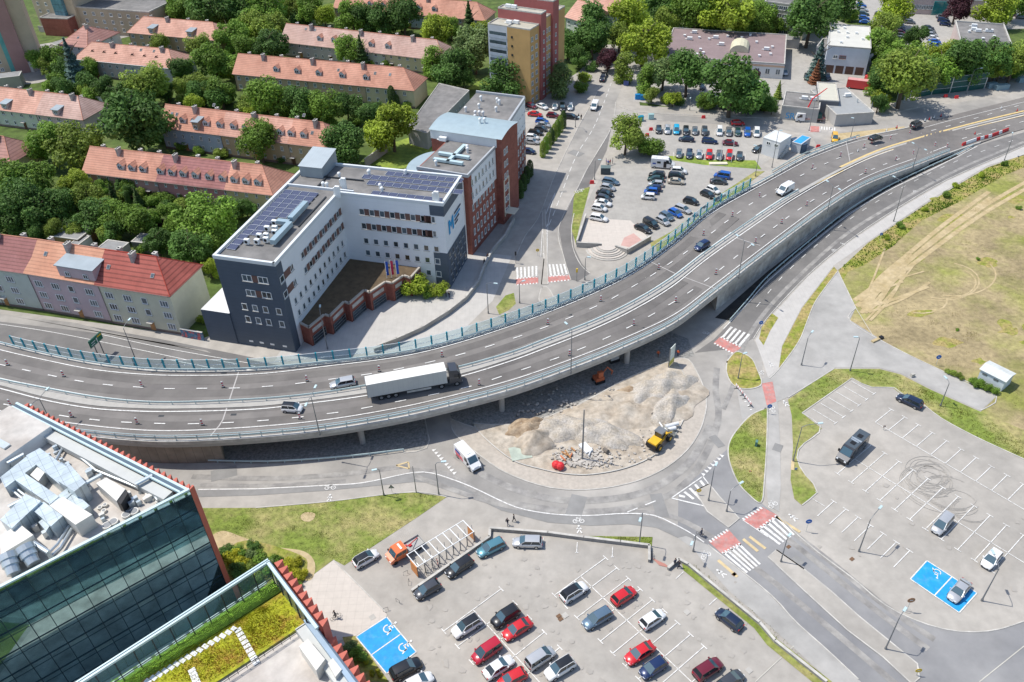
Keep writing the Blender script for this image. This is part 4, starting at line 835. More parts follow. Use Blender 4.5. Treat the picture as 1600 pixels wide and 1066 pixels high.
# tower block: stepped, ochre and maroon with white loggia side
O_ochre = pl('ochre', (.58, .36, .15)); O_red = pl('oxide_red', (.40, .13, .12))
HT = 24.
ta, tb = P(762, 38, HT), P(828, 48, HT); ang = math.atan2(tb.y - ta.y, tb.x - ta.x); tw = (tb - ta).length
r = root('tower_block', (ta.x, ta.y, 0), ang, 'tall ochre and dark red apartment tower with a white balcony strip', 'apartment tower'); I = Frame((0, 0), 0)
def tb_(nm, x0, x1, y0, y1, z1, m, top=None):
    b = MB(); b.box(x0, x1, y0, y1, 0, z1, I); o = b.build(nm, m); o.parent = r
    c = MB(); c.box(x0 + .2, x1 - .2, y0 + .2, y1 - .2, z1, z1 + .05, I, 0); 
    for q in ((x0, x1, y0, y0 + .2), (x0, x1, y1 - .2, y1), (x0, x0 + .2, y0 + .2, y1 - .2), (x1 - .2, x1, y0 + .2, y1 - .2)): c.box(*q, z1, z1 + .4, I, 1)
    c.build('roof', [mat('roof_gravel', (.42, .4, .33), .9, var=.1, scale=.6), kerbm]).parent = r
w1 = tw * .46
tb_('white_wing', 0, w1, 0, 6, HT, pl('loggia', (.6, .62, .66))); tb_('ochre_wing', w1, tw, 0, 6, HT, O_ochre)
tb_('maroon_core', 0.3, tw + .7, 6, 9.5, HT + 3.2, O_red); tb_('ochre_wing', .8, tw + .2, 9.5, 13.5, HT + 1, O_ochre); tb_('maroon_core', 2, tw + 1., 13.5, 17.5, HT + 5, O_red); tb_('ochre_wing', 3, tw + .4, 17.5, 23, HT + 1, O_ochre)
for k in range(8):
    z = HT - 3.2 - k * 2.75
    b = MB(); b.box(.4, w1 - .3, -.12, 0, z - .6, z + .3, I, 0); b.box(.5, w1 - .4, -.06, 0, z + .35, z + 1.35, I, 1); b.build('loggia', [pl('loggia_panel', (.45, .5, .58)), glass]).parent = r
    window(.6, .7, 0, False, r, None, w1 + 1.4, z, 0, black)
    for yy in (.6, 3.4): window(1.3, 1.4, 1, True, r, None, tw, z - .5, yy, rot=math.pi / 2)
    for yy in (9.9, 11.8): window(1.2, 1.4, 1, True, r, None, tw + .2, z - .5, yy, rot=math.pi / 2)
    window(.8, 1.1, 0, True, r, None, tw + .7, z, 7.3, rot=math.pi / 2); window(.8, 1.1, 0, True, r, None, tw + 1., z, 15, rot=math.pi / 2)
for x, y, z in ((5, 8, HT + 3.2), (3, 8, HT + 3.2), (8, 4, HT), (6, 3, HT)): vent(r, x, y, z, 2)
# school with brown roof
r, W, D, I = flat('school', 'wide low white building with purplish-brown flat roof and arched rooflight', 'school', (1035, 88), (1226, 101), 5., 31, W_white, mat('brown_felt', (.245, .185, .185), .9, var=.1, scale=.3), .3)
frow(r, I, W, 1.4, 12, 1.5, 1.9, 1, W - 1); frow(r, I, W, 1.4, 8, 1.2, 1.5, 1, D - 1, W, along='y')
bd = MB(); bd.box(-.12, W + .12, -.14, -.085, 3.9, 4.5, I); bd.build('cornice_band', mat('peach', (.62, .42, .3), .8)).parent = r
b = MB()
for i in range(8):
    a0, a1 = math.pi * i / 8, math.pi * (i + 1) / 8; b.mesh([(W * .62 - math.cos(t) * 3.2, y, 5.1 + math.sin(t) * 2.4) for y in (9, 17) for t in (a0, a1)], [(0, 1, 3, 2)])
b.mesh([(W * .62 - math.cos(math.pi * i / 8) * 3.2, 9, 5.1 + math.sin(math.pi * i / 8) * 2.4) for i in range(9)], [tuple(range(9))])
b.build('arched_rooflight', mat('ivory_plastic', (.62, .58, .42), .5)).parent = r
for i in range(18): vent(r, random.uniform(2, W - 2), random.uniform(3, D - 2), 5, random.choice((0, 0, 2)))
# white box with garages
r, W, D, I = flat('white_depot', 'tall white box building with four brown garage doors', 'depot', (1294, 72), (1361, 77), 9., 24, pl('bluish_white', (.62, .66, .72)), mat('white_roof', (.56, .55, .5), .85, var=.06, scale=.3), .3)
for i in range(4):
    b = MB(); b.box(.6 + i * 3.2, 3.2 + i * 3.2, -.06, 0, 0, 2.7, I); b.build('garage_door', mat('garage_brown', (.11, .06, .045), .6, bands=[(2, .5, .3, .12)])).parent = r
window(2.2, 1.2, 2, True, r, None, 4.2, 5, 0, mat('red_frame', (.25, .05, .04), .6)); window(1.4, 1.2, 1, True, r, None, 2.3, 5, 0)
for x, y in ((2, 20), (5, 20), (3, 15), (6, 15), (9, 15), (6, 10), (11, 9), (4, 4)): vent(r, x, y, 9, 0)
r, W, D, I = flat('annex', 'grey two-storey annex with roof terrace on the left of the white depot', 'annex', (1276, 74), (1294, 76.5), 6.5, 9, pl('annex_grey', (.26, .26, .28)), grey_roof, .5)
r, W, D, I = flat('workshop', 'low workshop with flat grey roof and graffiti at the construction fence', 'workshop', (1222, 166), (1280, 172), 4.2, 12, pl('workshop_grey', (.42, .42, .4)), grey_roof, .3)
tx = bpy.data.curves.new('graffiti_text', 'FONT'); tx.body = 'SRB'; tx.size = 2.6; tx.extrude = .01; tx.materials.append(bluep); to = link(bpy.data.objects.new('graffiti', tx)); to.parent = r; to.location = (1.5, -.06, .6); to.rotation_euler = (math.pi / 2, 0, 0)
bpy.context.view_layer.update(); gme = bpy.data.meshes.new_from_object(to.evaluated_get(bpy.context.evaluated_depsgraph_get())); g2_ = link(bpy.data.objects.new('graffiti', gme)); g2_.parent = r; g2_.location = to.location; g2_.rotation_euler = to.rotation_euler; bpy.data.objects.remove(to)
for x in (6, 8.5): vent(r, x, 7, 4.2, 2)
r, W, D, I = flat('workshop', 'middle workshop with pale cream roof behind the crane truck', 'workshop', (1280, 157), (1311, 159), 5., 15, pl('workshop_dark', (.16, .16, .17)), mat('cream_roof', (.52, .5, .42), .85, var=.05), .25)
r, W, D, I = flat('workshop', 'grey corrugated-roof workshop in front of the red vehicles', 'workshop', (1307, 180), (1366, 176), 3.6, 20, pl('workshop_light', (.45, .44, .42)), mat('corrugated', (.33, .34, .34), .7, var=.06, bands=[(1, .5, .12, .3)]), .2)
for x, y in ((5, 14), (9, 13)): vent(r, x, y, 3.6, 2)
r, W, D, I = flat('round_fronted_shop', 'grey-roofed pink-walled building at the top right with roof machinery', 'commercial building', (1500, 64), (1580, 70), 6, 22, W_rose, grey_roof, .5)
for i in range(8): vent(r, random.uniform(2, W - 2), random.uniform(2, D - 2), 6, random.choice((0, 2, 2)))
pf = MB(); c0 = P(1540, 78, 6); pf.prism([c0 + Vector((math.cos(R_(180 + i * 9)) * 20, math.sin(R_(180 + i * 9)) * 9 - 1, 0)) for i in range(21)], 0, 5, 1, 0)
tag(pf.build('curved_annex', [grey_roof, W_rose]), 'low curved annex in front of the grey-roofed building at the top right', 'annex')
r, W, D, I = flat('office_slab', 'pale green four-storey slab with rows of windows at the top edge', 'office slab', (1195, 3), (1262, 12), 12, 12, pl('slab_cream', (.6, .58, .45)), grey_roof, .4)
for k in range(4): frow(r, I, W, 1.5 + k * 2.8, 9, 1.8, 1.5, .8, W - .8)
r, W, D, I = flat('market_hall', 'pink-walled hall with teal glass entrance at the top right edge', 'hall', (1418, -3), (1540, 2), 6, 16, W_rose, sheet, .3)
frow(r, I, W, 2, 8, 2.2, 1.6, .8, W - 14); b = MB(); b.box(W * .36, W * .36 + 5, -.5, 0, 0, 5.2, I); b.build('glass_entrance', mat('teal_glass', (.03, .2, .2), .1, spec=.8)).parent = r
# containers, kiosk
def container(nm, label, cat, fl, fr, H, D, m, roofm=None):
    r, W, D, I = flat(nm, label, cat, fl, fr, H, D, m, roofm or m, .08, trim=m); return r, W, D
cont = mat('container_white', (.66, .68, .68), .6, var=.05, bands=[(0, .3, .06, .3), (1, .3, .06, .3)])
r, W, D = container('site_office', 'white double-stacked site office container with outside stairs', 'site office', (1193, 215), (1219, 223), 5., 6.3, cont)
st = MB()
for i in range(9): st.box(W + .05 + 0, W + 1.0, .6 + i * .45, 1.1 + i * .45, .3 + i * .28, .36 + i * .28, Frame((0, 0), 0))
st.tube([(W + 1.0, .6, 1.2), (W + 1.0, 4.6, 3.7)], .04); st.build('stairs', steel).parent = r
for i in range(2): window(1.2, 1., 1, False, r, None, 1.2 + i * 2.4, 3.3)
r, W, D = container('site_cabin', 'single site cabin with bright blue roof beside the white containers', 'site cabin', (1238, 222), (1252, 226), 2.8, 6, pl('cabin_grey', (.5, .53, .56)), mat('blue_sheet', (.04, .33, .62), .5, bands=[(1, .4, .1, .3)]))
r, W, D = container('blue_container', 'dark blue shipping container right of the blue-roofed cabin', 'container', (1254, 227), (1262, 225), 2.6, 5, mat('navy_sheet', (.05, .09, .15), .6))
r, W, D, I = flat('utility_kiosk', 'small pale grey utility kiosk in the dry field by the path', 'kiosk', (1533, 577), (1571, 596), 2.6, 3.4, pl('kiosk_white', (.62, .68, .72)), mat('kiosk_roof', (.6, .62, .6), .6, bands=[(0, .6, .12, .1)]), 0)
b = MB(); b.mesh([(-.25, -.25, 2.62), (W + .25, -.25, 2.62), (W + .25, D + .25, 2.62), (-.25, D + .25, 2.62), (-.25, D / 2, 3.1), (W + .25, D / 2, 3.1)], [(0, 1, 5, 4), (2, 3, 4, 5), (1, 2, 5), (3, 0, 4), (3, 2, 1, 0)]); b.build('roof', mat('kiosk_roof', (.6, .62, .6), .6)).parent = r
for x in (.5, 2.6): b = MB(); b.box(x, x + .9, -.05, 0, 1.7, 2.1, I); b.build('louvre', greymetal).parent = r
# garden sheds and garages top left
shed_roof = mat('shed_felt', (.26, .26, .255), .85, var=.12, scale=.6)
for (a, b, H, D, lab, wm) in (((80, 369), (121, 375), 3, 8, 'grey-roofed garden shed with wooden front behind the orange house', mat('shed_wood', (.3, .19, .09), .8, var=.2, scale=2)), ((143, 395), (176, 400), 3.5, 6, 'small grey-roofed outbuilding behind the red hipped roof', W_rose), ((107, 383), (120, 385), 2.6, 5, 'tiny white shed between the garden outbuildings', W_white), ((205, 378), (232, 381), 2.8, 4, 'dark shed half hidden by garden trees', greymetal),
        ((78, 68), (92, 73), 3.5, 9, 'grey-roofed shed in the yard near the left tower', W_grey), ((-60, 90), (48, 98), 3.6, 6, 'long grey shed reaching the left edge', W_grey), ((-40, 127), (30, 119), 4, 5, 'low garage with graffiti wall at the left edge', pl('graffiti_wall', (.4, .38, .32))), ((172, 41), (218, 44), 3, 7, 'first dark flat garage row behind the tan terrace', W_grey), ((205, 30), (250, 34), 3, 7, 'second dark garage row behind the tan terrace', W_grey), ((122, 151), (135, 153), 2.6, 4, 'pale tin lean-to between the terraces', W_white), ((148, 151), (163, 153), 2.6, 4, 'second pale tin lean-to between the terraces', W_white), ((1222, 62), (1250, 63), 3, 6, 'small grey garage by the hedge left of the white depot', W_grey), ((1008, 78), (1035, 82), 3, 6, 'pale concrete lean-to at the left end of the school', W_white)):
    flat('garden_shed' if 'garage' not in lab else 'garage', lab, 'shed' if 'garage' not in lab else 'garage', a, b, H, D, wm, shed_roof, .12)
# towers in the top left corner
def tower(label, c, w, d, H, ang, m, strips=(), rows=10, wm=None, name='high_rise'):
    o = P(*c); r = root(name, o, ang, label, 'high-rise'); I = Frame((0, 0), 0); b = MB(); b.box(0, w, 0, d, 0, H, I); b.build('wall', m).parent = r
    for (x0, x1, mm_, out) in strips:
        b = MB(); b.box(x0 * w, x1 * w, -out, 0, 0, H + .5, I); b.build('bay', mm_).parent = r
    for k in range(rows):
        for x in (wm or ()): window(1.2, 1.3, 1, True, r, None, x * w, 1.5 + k * 2.8)
    return r
tg = mat('stair_glass', (.10, .24, .30), .12, var=.3, scale=.5, spec=.9, bands=[(2, 2.8, .5, .06), (0, 1.5, .4, .08)])
tower('beige high-rise with pink balconies and a teal corner strip at the left edge', (-18, 122), 19, 14, 34, R_(24), pl('sand', (.55, .45, .32)), ((.42, .5, mat('teal_strip', (.12, .4, .38), .4), .5), (.5, .75, pl('balcony_pink', (.42, .24, .22)), 1.3)), wm=(.08, .25))
tower('beige tower with glass stair shaft beside the brick annex', (66, 46), 21, 12, 34, R_(-20), pl('sand', (.55, .45, .32)), ((.55, .8, tg, 1.5),), wm=(.1, .3))
tower('second beige tower with sloping glass stair shaft near the garages', (132, 30), 19, 12, 32, R_(-20), pl('sand2', (.5, .42, .32)), ((.05, .35, tg, 1.5),), wm=(.55, .8))
r, W, D, I = flat('depot_block', 'beige flat-roofed block behind the glass stair towers at the top edge', 'block', (98, 10), (232, 20), 10, 16, pl('sand3', (.46, .38, .28)), grey_roof, .4)
for k in range(3): frow(r, I, W, 1.5 + k * 2.9, 10, 1.4, 1.4)
r, W, D, I = flat('brick_annex', 'low brick annex at the foot of the glass stair towers', 'annex', (62, 28), (105, 30), 7, 8, brick, grey_roof, .3)
for (a, b, lab) in (((62, 50), (122, 56), 'long grey perforated concrete wall below the glass towers'),):
    A, B = P(*a), P(*b); ang = math.atan2(B.y - A.y, B.x - A.x); w_ = MB(); w_.box(0, (B - A).length, 0, .3, 0, 2.4, Frame(A, ang)); tag(w_.build('yard_wall', concrete), lab, 'wall')
# graffiti wall beside the cream house and garden wall by the maple
def wall(a, b, h, lab, m, t=.3, name='garden_wall', cap=True):
    A, B = P(*a), P(*b); ang = math.atan2(B.y - A.y, B.x - A.x); w_ = MB(); F = Frame(A, ang); w_.box(0, (B - A).length, 0, t, 0, h, F)
    if cap: w_.box(-.03, (B - A).length + .03, -.04, t + .04, h, h + .08, F, 1)
    return tag(w_.build(name, [m, kerbm]), lab, 'wall')
gw = wall((285, 527), (319, 533), 2.1, 'low wall covered in blue and red graffiti beside the cream house', mat('graffiti_paint', (.10, .2, .3), .7, var=.5, scale=1.6, col2=(.55, .12, .12), scale2=1.2, mixlo=.52, mixhi=.56), .3)
wall((572, 262), (606, 238), 2.6, 'grey concrete garden wall between the maple and the lawn', concrete)
# ================================================================ white and blue-grey office block
white_clad = mat('white_cladding', (.76, .78, .80), .6, var=.04, scale=.3, bands=[(2, 3.3, .05, .03)])
solar = mat('solar_cells', (.075, .085, .14), .18, var=.08, scale=1., spec=.7, bands=[(0, .55, .35, .08), (1, .55, .35, .08)])
brown_fill = mat('brown_infill', (.16, .085, .07), .7, var=.1)
I = Frame((0, 0), 0); OA = R_(-16); HM = 21.
oa = P(333.5, 402, HM); mr = root('office_block', (oa.x, oa.y, 0), OA, 'white and blue-grey L-shaped office block with solar roof and a brick entrance court', 'office block')
WA, WB, YB, YT = 13., 36.6, 28.9, 41.8
def addm(b, nm, m, par=None): o = b.build(nm, m); o.parent = par or mr; return o
b = MB()
b.mesh([(0, 0, 0), (WA, 0, 0), (WA, YB, 0), (WB, YB, 0), (WB, YT, 0), (0, YT, 0)] + [(x, y, HM - .05) for x, y in ((0, 0), (WA, 0), (WA, YB), (WB, YB), (WB, YT), (0, YT))],
       [(6, 7, 8, 11), (8, 9, 10, 11)], 2)
def wf(i, j, m): p = [(0, 0), (WA, 0), (WA, YB), (WB, YB), (WB, YT), (0, YT)]; b.mesh([(*p[i], 0), (*p[j], 0), (*p[j], HM - .05), (*p[i], HM - .05)], [(0, 1, 2, 3)], m)
for i, m in ((0, 1), (1, 0), (2, 0), (3, 0), (4, 0), (5, 0)): wf(i, (i + 1) % 6, m)
addm(b, 'wall', [white_clad, dark_clad, grey_roof])
b = MB(); b.box(WA, WA + .06, 0, 2.2, 0, HM - .3, I); addm(b, 'grey_cladding', dark_clad); b = MB(); b.box(WB - 3.1, WB + .04, YB - .06, YB, HM - 2.7, HM - .3, I); b.box(WB, WB + .06, YB, YT, HM - 2.7, HM - .3, I); addm(b, 'grey_cladding', dark_clad); b = MB(); b.box(WB - 3.1, WB + .04, YB - .06, YB, 0, 9.2, I)
b.mesh([(WB + .06, YB - .06, 0), (WB + .06, YT, 0), (WB + .06, YT, 9.2), (WB + .06, YB - .06, 9.2)], [(0, 1, 2, 3)]); addm(b, 'grey_cladding', dark_clad)
b = MB(); pw = .45
for x0, x1, y0, y1 in ((-.1, WA, -.1, pw), (-.1, pw, pw, YT), (WA - pw, WA + .1, -.1, YB - .1), (WA - pw, WB + .1, YB - .1, YB + pw), (WB - pw, WB + .1, YB + pw, YT + .1), (pw, WB - pw, YT - pw, YT + .1), (.45, WA + 3, YB + 1, YB + 1.4)):
    b.box(x0, x1, y0, y1, HM - .25, HM + .5, I)
addm(b, 'parapet', mat('parapet_white', (.66, .69, .70), .5, var=.03))
# ribbon and single windows
for z in (16.4, 12.9):
    for x in (5.2, 8.6): window(2.1, 1.5, 1, True, mr, None, x, z, 0)
    b = MB(); b.box(7.35, 8.55, -.08, 0, z, z + 1.5, I); addm(b, 'infill_panel', brown_fill)
    window(1.5, 1.5, 0, True, mr, None, WA + .06, z, .4, rot=math.pi / 2); b = MB(); b.box(WA, WA + .1, 2.2, 4.6, z, z + 1.5, I); addm(b, 'infill_panel', brown_fill); window(1.3, 1.5, 1, True, mr, None, WA, z, 4.6, rot=math.pi / 2)
    for i in range(8): window(2.35, 1.5, 1, True, mr, None, WA, z, 9.4 + i * 2.4, rot=math.pi / 2, panel=.5)
    for i in range(7): window(2.35, 1.55, 1, True, mr, None, WA + 4.2 + i * 2.35, z + .1, YB, panel=.52)
    window(2.3, 1.6, 1, True, mr, None, WB - 5.4, z + .1, YB, panel=.4); window(.9, 1.6, 0, True, mr, None, WB - 2.9, z + .1, YB)
for z, xs in ((9.3, (3.4, 5.7, 8., 10.9)), (6.2, (3.4, 5.7, 8., 10.9))):
    for x in xs: window(1.15, 1.5, 0, True, mr, None, x, z, 0)
for x in (2.8, 5.2, 7.6, 10.4): b = MB(); b.box(x, x + .9, -.05, 0, 1., 1.4, I); addm(b, 'vent_grille', whitep)
for z, y0 in ((9.3, 3.6), (6.2, 3.9)):
    for i in range(11): window(1., 1.5, 0, True, mr, None, WA, z, y0 + i * 2.25, rot=math.pi / 2)
for k, z in enumerate((9.3, 6.2, 2.9)):
    for i in range(8 if k < 2 else 3): window(1.2, 1.45, 0, True, mr, None, WA + 4.2 + (i if k < 2 else i + 5) * 2.35, z, YB)
for k in range(4):
    for i in range(5): window(.9, 1.3, 0, True, mr, None, WB + .06, 7.3 - k * 2.1, YB + 1 + i * 2.3 + (k % 2) * .9, rot=math.pi / 2, m=greymetal)
# logo on the end face
lg = MB(); X = WB + .1
def lq(pts, m): lg.mesh([(X, y, z) for y, z in pts], [tuple(range(len(pts)))], m)
y0, z0 = YB + 2.1, 12.6
lq([(y0, z0), (y0 + .9, z0 + .0), (y0 + .9, z0 + 3.3), (y0, z0 + 3.3)], 0); lq([(y0 + .9, z0 + 2.1), (y0 + 1.7, z0 + .9), (y0 + 1.7, z0 + 2.1), (y0 + .9, z0 + 3.3)], 0); lq([(y0 + 1.7, z0 + .9), (y0 + 2.5, z0 + 2.1), (y0 + 2.5, z0 + 3.3), (y0 + 1.7, z0 + 2.1)], 0); lq([(y0 + 2.5, z0), (y0 + 3.4, z0), (y0 + 3.4, z0 + 3.3), (y0 + 2.5, z0 + 3.3)], 0)
for k, (l, m) in enumerate(((4.6, 1), (4.0, 0), (3.2, 1), (2.2, 1))): lq([(y0 + 4., z0 + 3.3 - k * .85), (y0 + 4 + l, z0 + 3.3 - k * .85), (y0 + 4 + l, z0 + 2.85 - k * .85), (y0 + 4., z0 + 2.85 - k * .85)], m)
addm(lg, 'logo', [mat('logo_blue', (.0, .30, .62), .5, var=0), mat('logo_dark', (.01, .03, .08), .5, var=0)])
# roof: stair house, solar panels, machines
b = MB(); b.mesh([(1.2, 34.8, HM), (6.6, 34.8, HM), (6.6, 42.5, HM), (1.2, 42.5, HM), (1.2, 34.8, HM + 2.6), (6.6, 34.8, HM + 2.6), (6.6, 42.5, HM + 3.6), (1.2, 42.5, HM + 3.6)], [(0, 1, 5, 4), (1, 2, 6, 5), (2, 3, 7, 6), (3, 0, 4, 7)]); b.mesh([(1., 34.6, HM + 2.6), (6.8, 34.6, HM + 2.6), (6.8, 42.7, HM + 3.62), (1., 42.7, HM + 3.62)], [(0, 1, 2, 3)], 1)
addm(b, 'stair_house', [sheet, mat('zinc_roof', (.42, .47, .49), .45, metal=.2, var=.06, bands=[(0, .6, .1, .1)])])
def panel(x, y, w=1.0, l=1.6, rot=0, name='solar_panel'):
    b = MB(); b.mesh([(x, y, HM + .12), (x + w, y, HM + .12), (x + w, y + l, HM + .34), (x, y + l, HM + .34)], [(0, 1, 2, 3)], 0)
    b.box(x - .03, x, y, y + l, HM + .1, HM + .36, I, 1); b.box(x, x + w, y - .03, y, HM + .08, HM + .16, I, 1); b.box(x, x + w, y + l, y + l + .03, HM, HM + .37, I, 1); return b
sp = {}
def addpanel(x, y, nm='solar_panel', w=1.9, l=1.55):
    if (w, l) not in sp: o = panel(0, 0, w, l).build(nm, [solar, whitep]); sp[(w, l)] = o.data; bpy.data.objects.remove(o)
    o = link(bpy.data.objects.new(nm, sp[(w, l)])); o.parent = mr; o.location = (x, y, 0)
for j in range(13):
    for i in range(4 if j > 6 else (1 if j < 3 else 2)): addpanel(1. + i * 1.98, 3.2 + j * 1.92)
for j in range(3):
    for i in range(11 if j < 2 else 9): addpanel(WA + 4.3 + (i if j < 2 else i + 1.2) * 1.98 - (2.2 if j == 1 else 0), YB + 5.2 + j * 2.5)
for i in range(8): addpanel(WA + 7. + i * 1.98, YB + 1.2, w=1.9, l=1.2)
b = MB()
b.box(9., 10.1, 6, 13.5, HM + .5, HM + 1.5, I); b.box(6.6, 9.2, 13.2, 14.3, HM + .6, HM + 1.4, I); b.box(8.6, 9.7, 14.5, 21.5, HM + .7, HM + 1.8, I)
addm(b, 'air_duct', mat('duct_blue', (.36, .47, .52), .4, metal=.3, var=.05))
for (x, y) in ((5.6, 8), (6.9, 8.4), (5.7, 11), (7.2, 11.4), (6, 13.5), (6.2, 6), (7.6, 7), (7.9, 10), (4.2, 5.6)):
    b = MB(); b.box(x - .5, x + .5, y - .35, y + .35, HM + .3, HM + 1.3, I); b.tube([(x, y - .36, HM + .8), (x, y - .38, HM + .8)], .34, 10, 1); addm(b, 'cooling_unit', [whitep, black])
for (x, y) in ((WA + .6, 27.5), (WA + .3, YB + 2.4), (WB - 1.6, YB + .8)):
    b = MB(); b.box(x - .5, x + .5, y - .3, y + .3, HM, HM + 2.6, I); b.box(x - .9, x - .5, y - .2, y + .2, HM + .6, HM + 2.2, I); addm(b, 'antenna', whitep)
for (x, y) in ((10, 36), (WA + 8, YB + 4), (WA + 9, YB + 2.6), (8.5, 31), (9.4, 31), (WA + 11, YT - 1.4), (WA + 3, YT - 3), (16, 38.5)):
    b = MB(); b.tube([(x, y, HM), (x, y, HM + .8)], .3, 10); b.sphere((x, y, HM + 1.), .42); addm(b, 'roof_fan', whitep)
b = MB(); b.box(4, WA + 3, YB + 6.5, YB + 6.8, HM + .1, HM + .3, I); b.box(7, 7.3, 31, 36, HM + .1, HM + .3, I); b.box(10.8, 11.05, 14, 27, HM + .05, HM + .2, I); addm(b, 'cable_tray', darkmetal)
# low wedge annex on the left
b = MB(); b.prism([(-6.5, -.2), (0, -.2), (0, 7.7), (-6.3, 7.9)], 0, 7.8, 0, 1); addm(b, 'side_annex', [dark_clad, mat('annex_roof', (.58, .58, .57), .7, var=.05)])
# stepped brick entrance
br = [(WA, 3.7), (15.6, 3.7), (16.4, 9.6), (17.1, 9.5), (18.0, 14.6), (19., 14.4), (20.2, 19.2), (21.4, 18.8), (23.6, 23.4), (25, 22.6), (26.6, 24.2), (29.2, 22.4), (29.4, YB), (WA, YB)]
br = [(WA, 3.7), (15.6, 2.6), (16.8, 7.4), (18.1, 7.2), (18.9, 12.6), (20.2, 12.2), (21.4, 17.6), (22.8, 17.0), (24.6, 21.6), (26.2, 21.4), (27.6, 24.8), (29.4, 24.2), (30, YB), (WA, YB)]
b = MB(); b.prism(br, 0, 4.6, 0, 1); addm(b, 'entrance_wing', [brick, mat('sedum_brown', (.12, .085, .05), .95, var=.25, scale=.8)])
b = MB(); ed = [Vector((x, y, 4.6)) for x, y in br[:13]]
for p, q in zip(ed, ed[1:]):
    d = (q - p).normalized(); n = Vector((-d.y, d.x, 0)) * .35; u = Vector((0, 0, .35)); b.mesh([p - n * .3, q - n * .3, q + n, p + n, p - n * .3 + u, q - n * .3 + u, q + n + u, p + n + u], [(4, 5, 6, 7), (0, 1, 5, 4), (2, 3, 7, 6)])
addm(b, 'entrance_parapet', mat('coping', (.42, .38, .33), .8))
for k in range(1, 12, 2):
    p, q = Vector((*br[k], 0)), Vector((*br[k + 1], 0)); d = (q - p); L = d.length; a = math.atan2(d.y, d.x); F = Frame(p, a)
    if L < 2.5: continue
    b = MB(); b.box(.5, L - .5, -.1, .05, .1, 2.3, F, 0); 
    for i in range(4): b.box(.5, L - .5, -.16, -.1, .1 + i * .7, .2 + i * .7, F, 1)
    b.box(.5, .62, -.16, -.1, .1, 2.3, F, 1); b.box(L - .62, L - .5, -.16, -.1, .1, 2.3, F, 1); b.box(.8, L - .8, -.06, .03, 3., 3.9, F, 2)
    addm(b, 'entrance_window', [glass, greymetal, kerbm])
# flags
for k, (c, col) in enumerate((((608.5, 462), (.02, .08, .4)), ((616, 461), (.5, .03, .08)), ((624, 460), (.03, .09, .45)))):
    o = P(*c); b = MB(); b.tube([o, o + Vector((0, 0, 9))], .06, 6); r = root('flagpole', o, 0, ('blue flag on a white pole beside the brick entrance', 'red flag on the middle pole beside the brick entrance', 'blue flag on the pole nearest the round shrub')[k], 'flag'); b.build('pole', whitep, r)
    f = MB(); N = 8
    for i in range(N): z0_, z1_ = 8.9 - i * .45, 8.9 - (i + 1) * .45; w0, w1 = math.sin(i * .9) * .12, math.sin((i + 1) * .9) * .12; f.mesh([o + Vector(q) for q in ((.06, w0 * .2, z0_), (.6, w0 * 1.8, z0_), (.6, w1 * 1.8, z1_), (.06, w1 * .2, z1_))], [(0, 1, 2, 3)])
    f.build('flag_cloth', mat('flag_%d' % k, col, .8, var=.15, scale=3), r)
# ================================================================ long brick and white building
AB = R_(67.07 - 90); ob = P(738.7, 399, 0); rb = root('brick_building', ob, AB, 'long red brick and white five-storey building with grey-blue curved stair tower roof', 'office building'); HB = 20.5
def addb(b, nm, m): o = b.build(nm, m); o.parent = rb; return o
b = MB(); b.box(-12.6, 0, 0, 15.8, 0, HB, I); addb(b, 'wall', brick)
b = MB(); b.prism([(-1.1, 19.8), (-4.2, 46.2), (-18.1, 45.9), (-16, 17.8)], 0, HB, 0, 1); addb(b, 'wall', [brick, grey_roof])
b = MB(); b.box(-12.3, -.3, .3, 15.6, HB - .02, HB + .04, I); addb(b, 'roof', grey_roof)
b = MB(); b.box(-12.7, .1, -.1, .3, HB - .3, HB + .45, I); b.box(-.3, .1, .3, 15.8, HB - .3, HB + .45, I); b.prism([(-1.0, 19.8), (-4.1, 46.3), (-4.6, 46.2), (-1.5, 19.8)], HB - .3, HB + .4); b.prism([(-4.2, 46.3), (-18.1, 46.), (-18.1, 45.6), (-4.2, 45.8)], HB - .3, HB + .6); addb(b, 'parapet', mat('grey_coping', (.4, .42, .44), .6, var=.05))
b = MB(); b.box(-12.6, -1.2, -.1, 0, 0, HB - 1.5, I); b.box(.02, .08, 1.8, 15.6, HB - 7.9, HB - .4, I); 
b.mesh([(-1.02, 20.3, HB - 7.9), (-4.12, 46., HB - 7.9), (-4.12, 46., HB - .4), (-1.02, 20.3, HB - .4)], [(0, 1, 2, 3)]); addb(b, 'white_cladding', white_clad)
# curved-roof stair tower
b = MB(); ts = [(-17, 15.8), (2.0, 15.8), (2.0, 19.8), (-17, 19.8)]; b.box(-16.8, 1.6, 15.8, 26., 0, HB + 2.3, I); addb(b, 'stair_tower', [brick])
b = MB(); b.box(-16.9, .4, 15.7, 15.82, HB, HB + 2.35, I); addb(b, 'white_cladding', W_white)
b = MB(); N = 10; vs = []
for i in range(N + 1):
    y = 15.4 + 10.9 * i / N; z = HB + 2.35 + math.sin(math.pi * i / N) * .8; vs += [(-17.1, y, z), (1.9, y, z)]
b.mesh(vs, [(2 * i, 2 * i + 1, 2 * i + 3, 2 * i + 2) for i in range(N)]); b.mesh([v for v in vs[1::2]], [tuple(range(N + 1))], 1); b.mesh([v for v in vs[0::2]], [tuple(reversed(range(N + 1)))], 1); addb(b, 'tower_roof', [mat('pale_blue_sheet', (.36, .45, .48), .45, metal=.2, var=.06), brick])
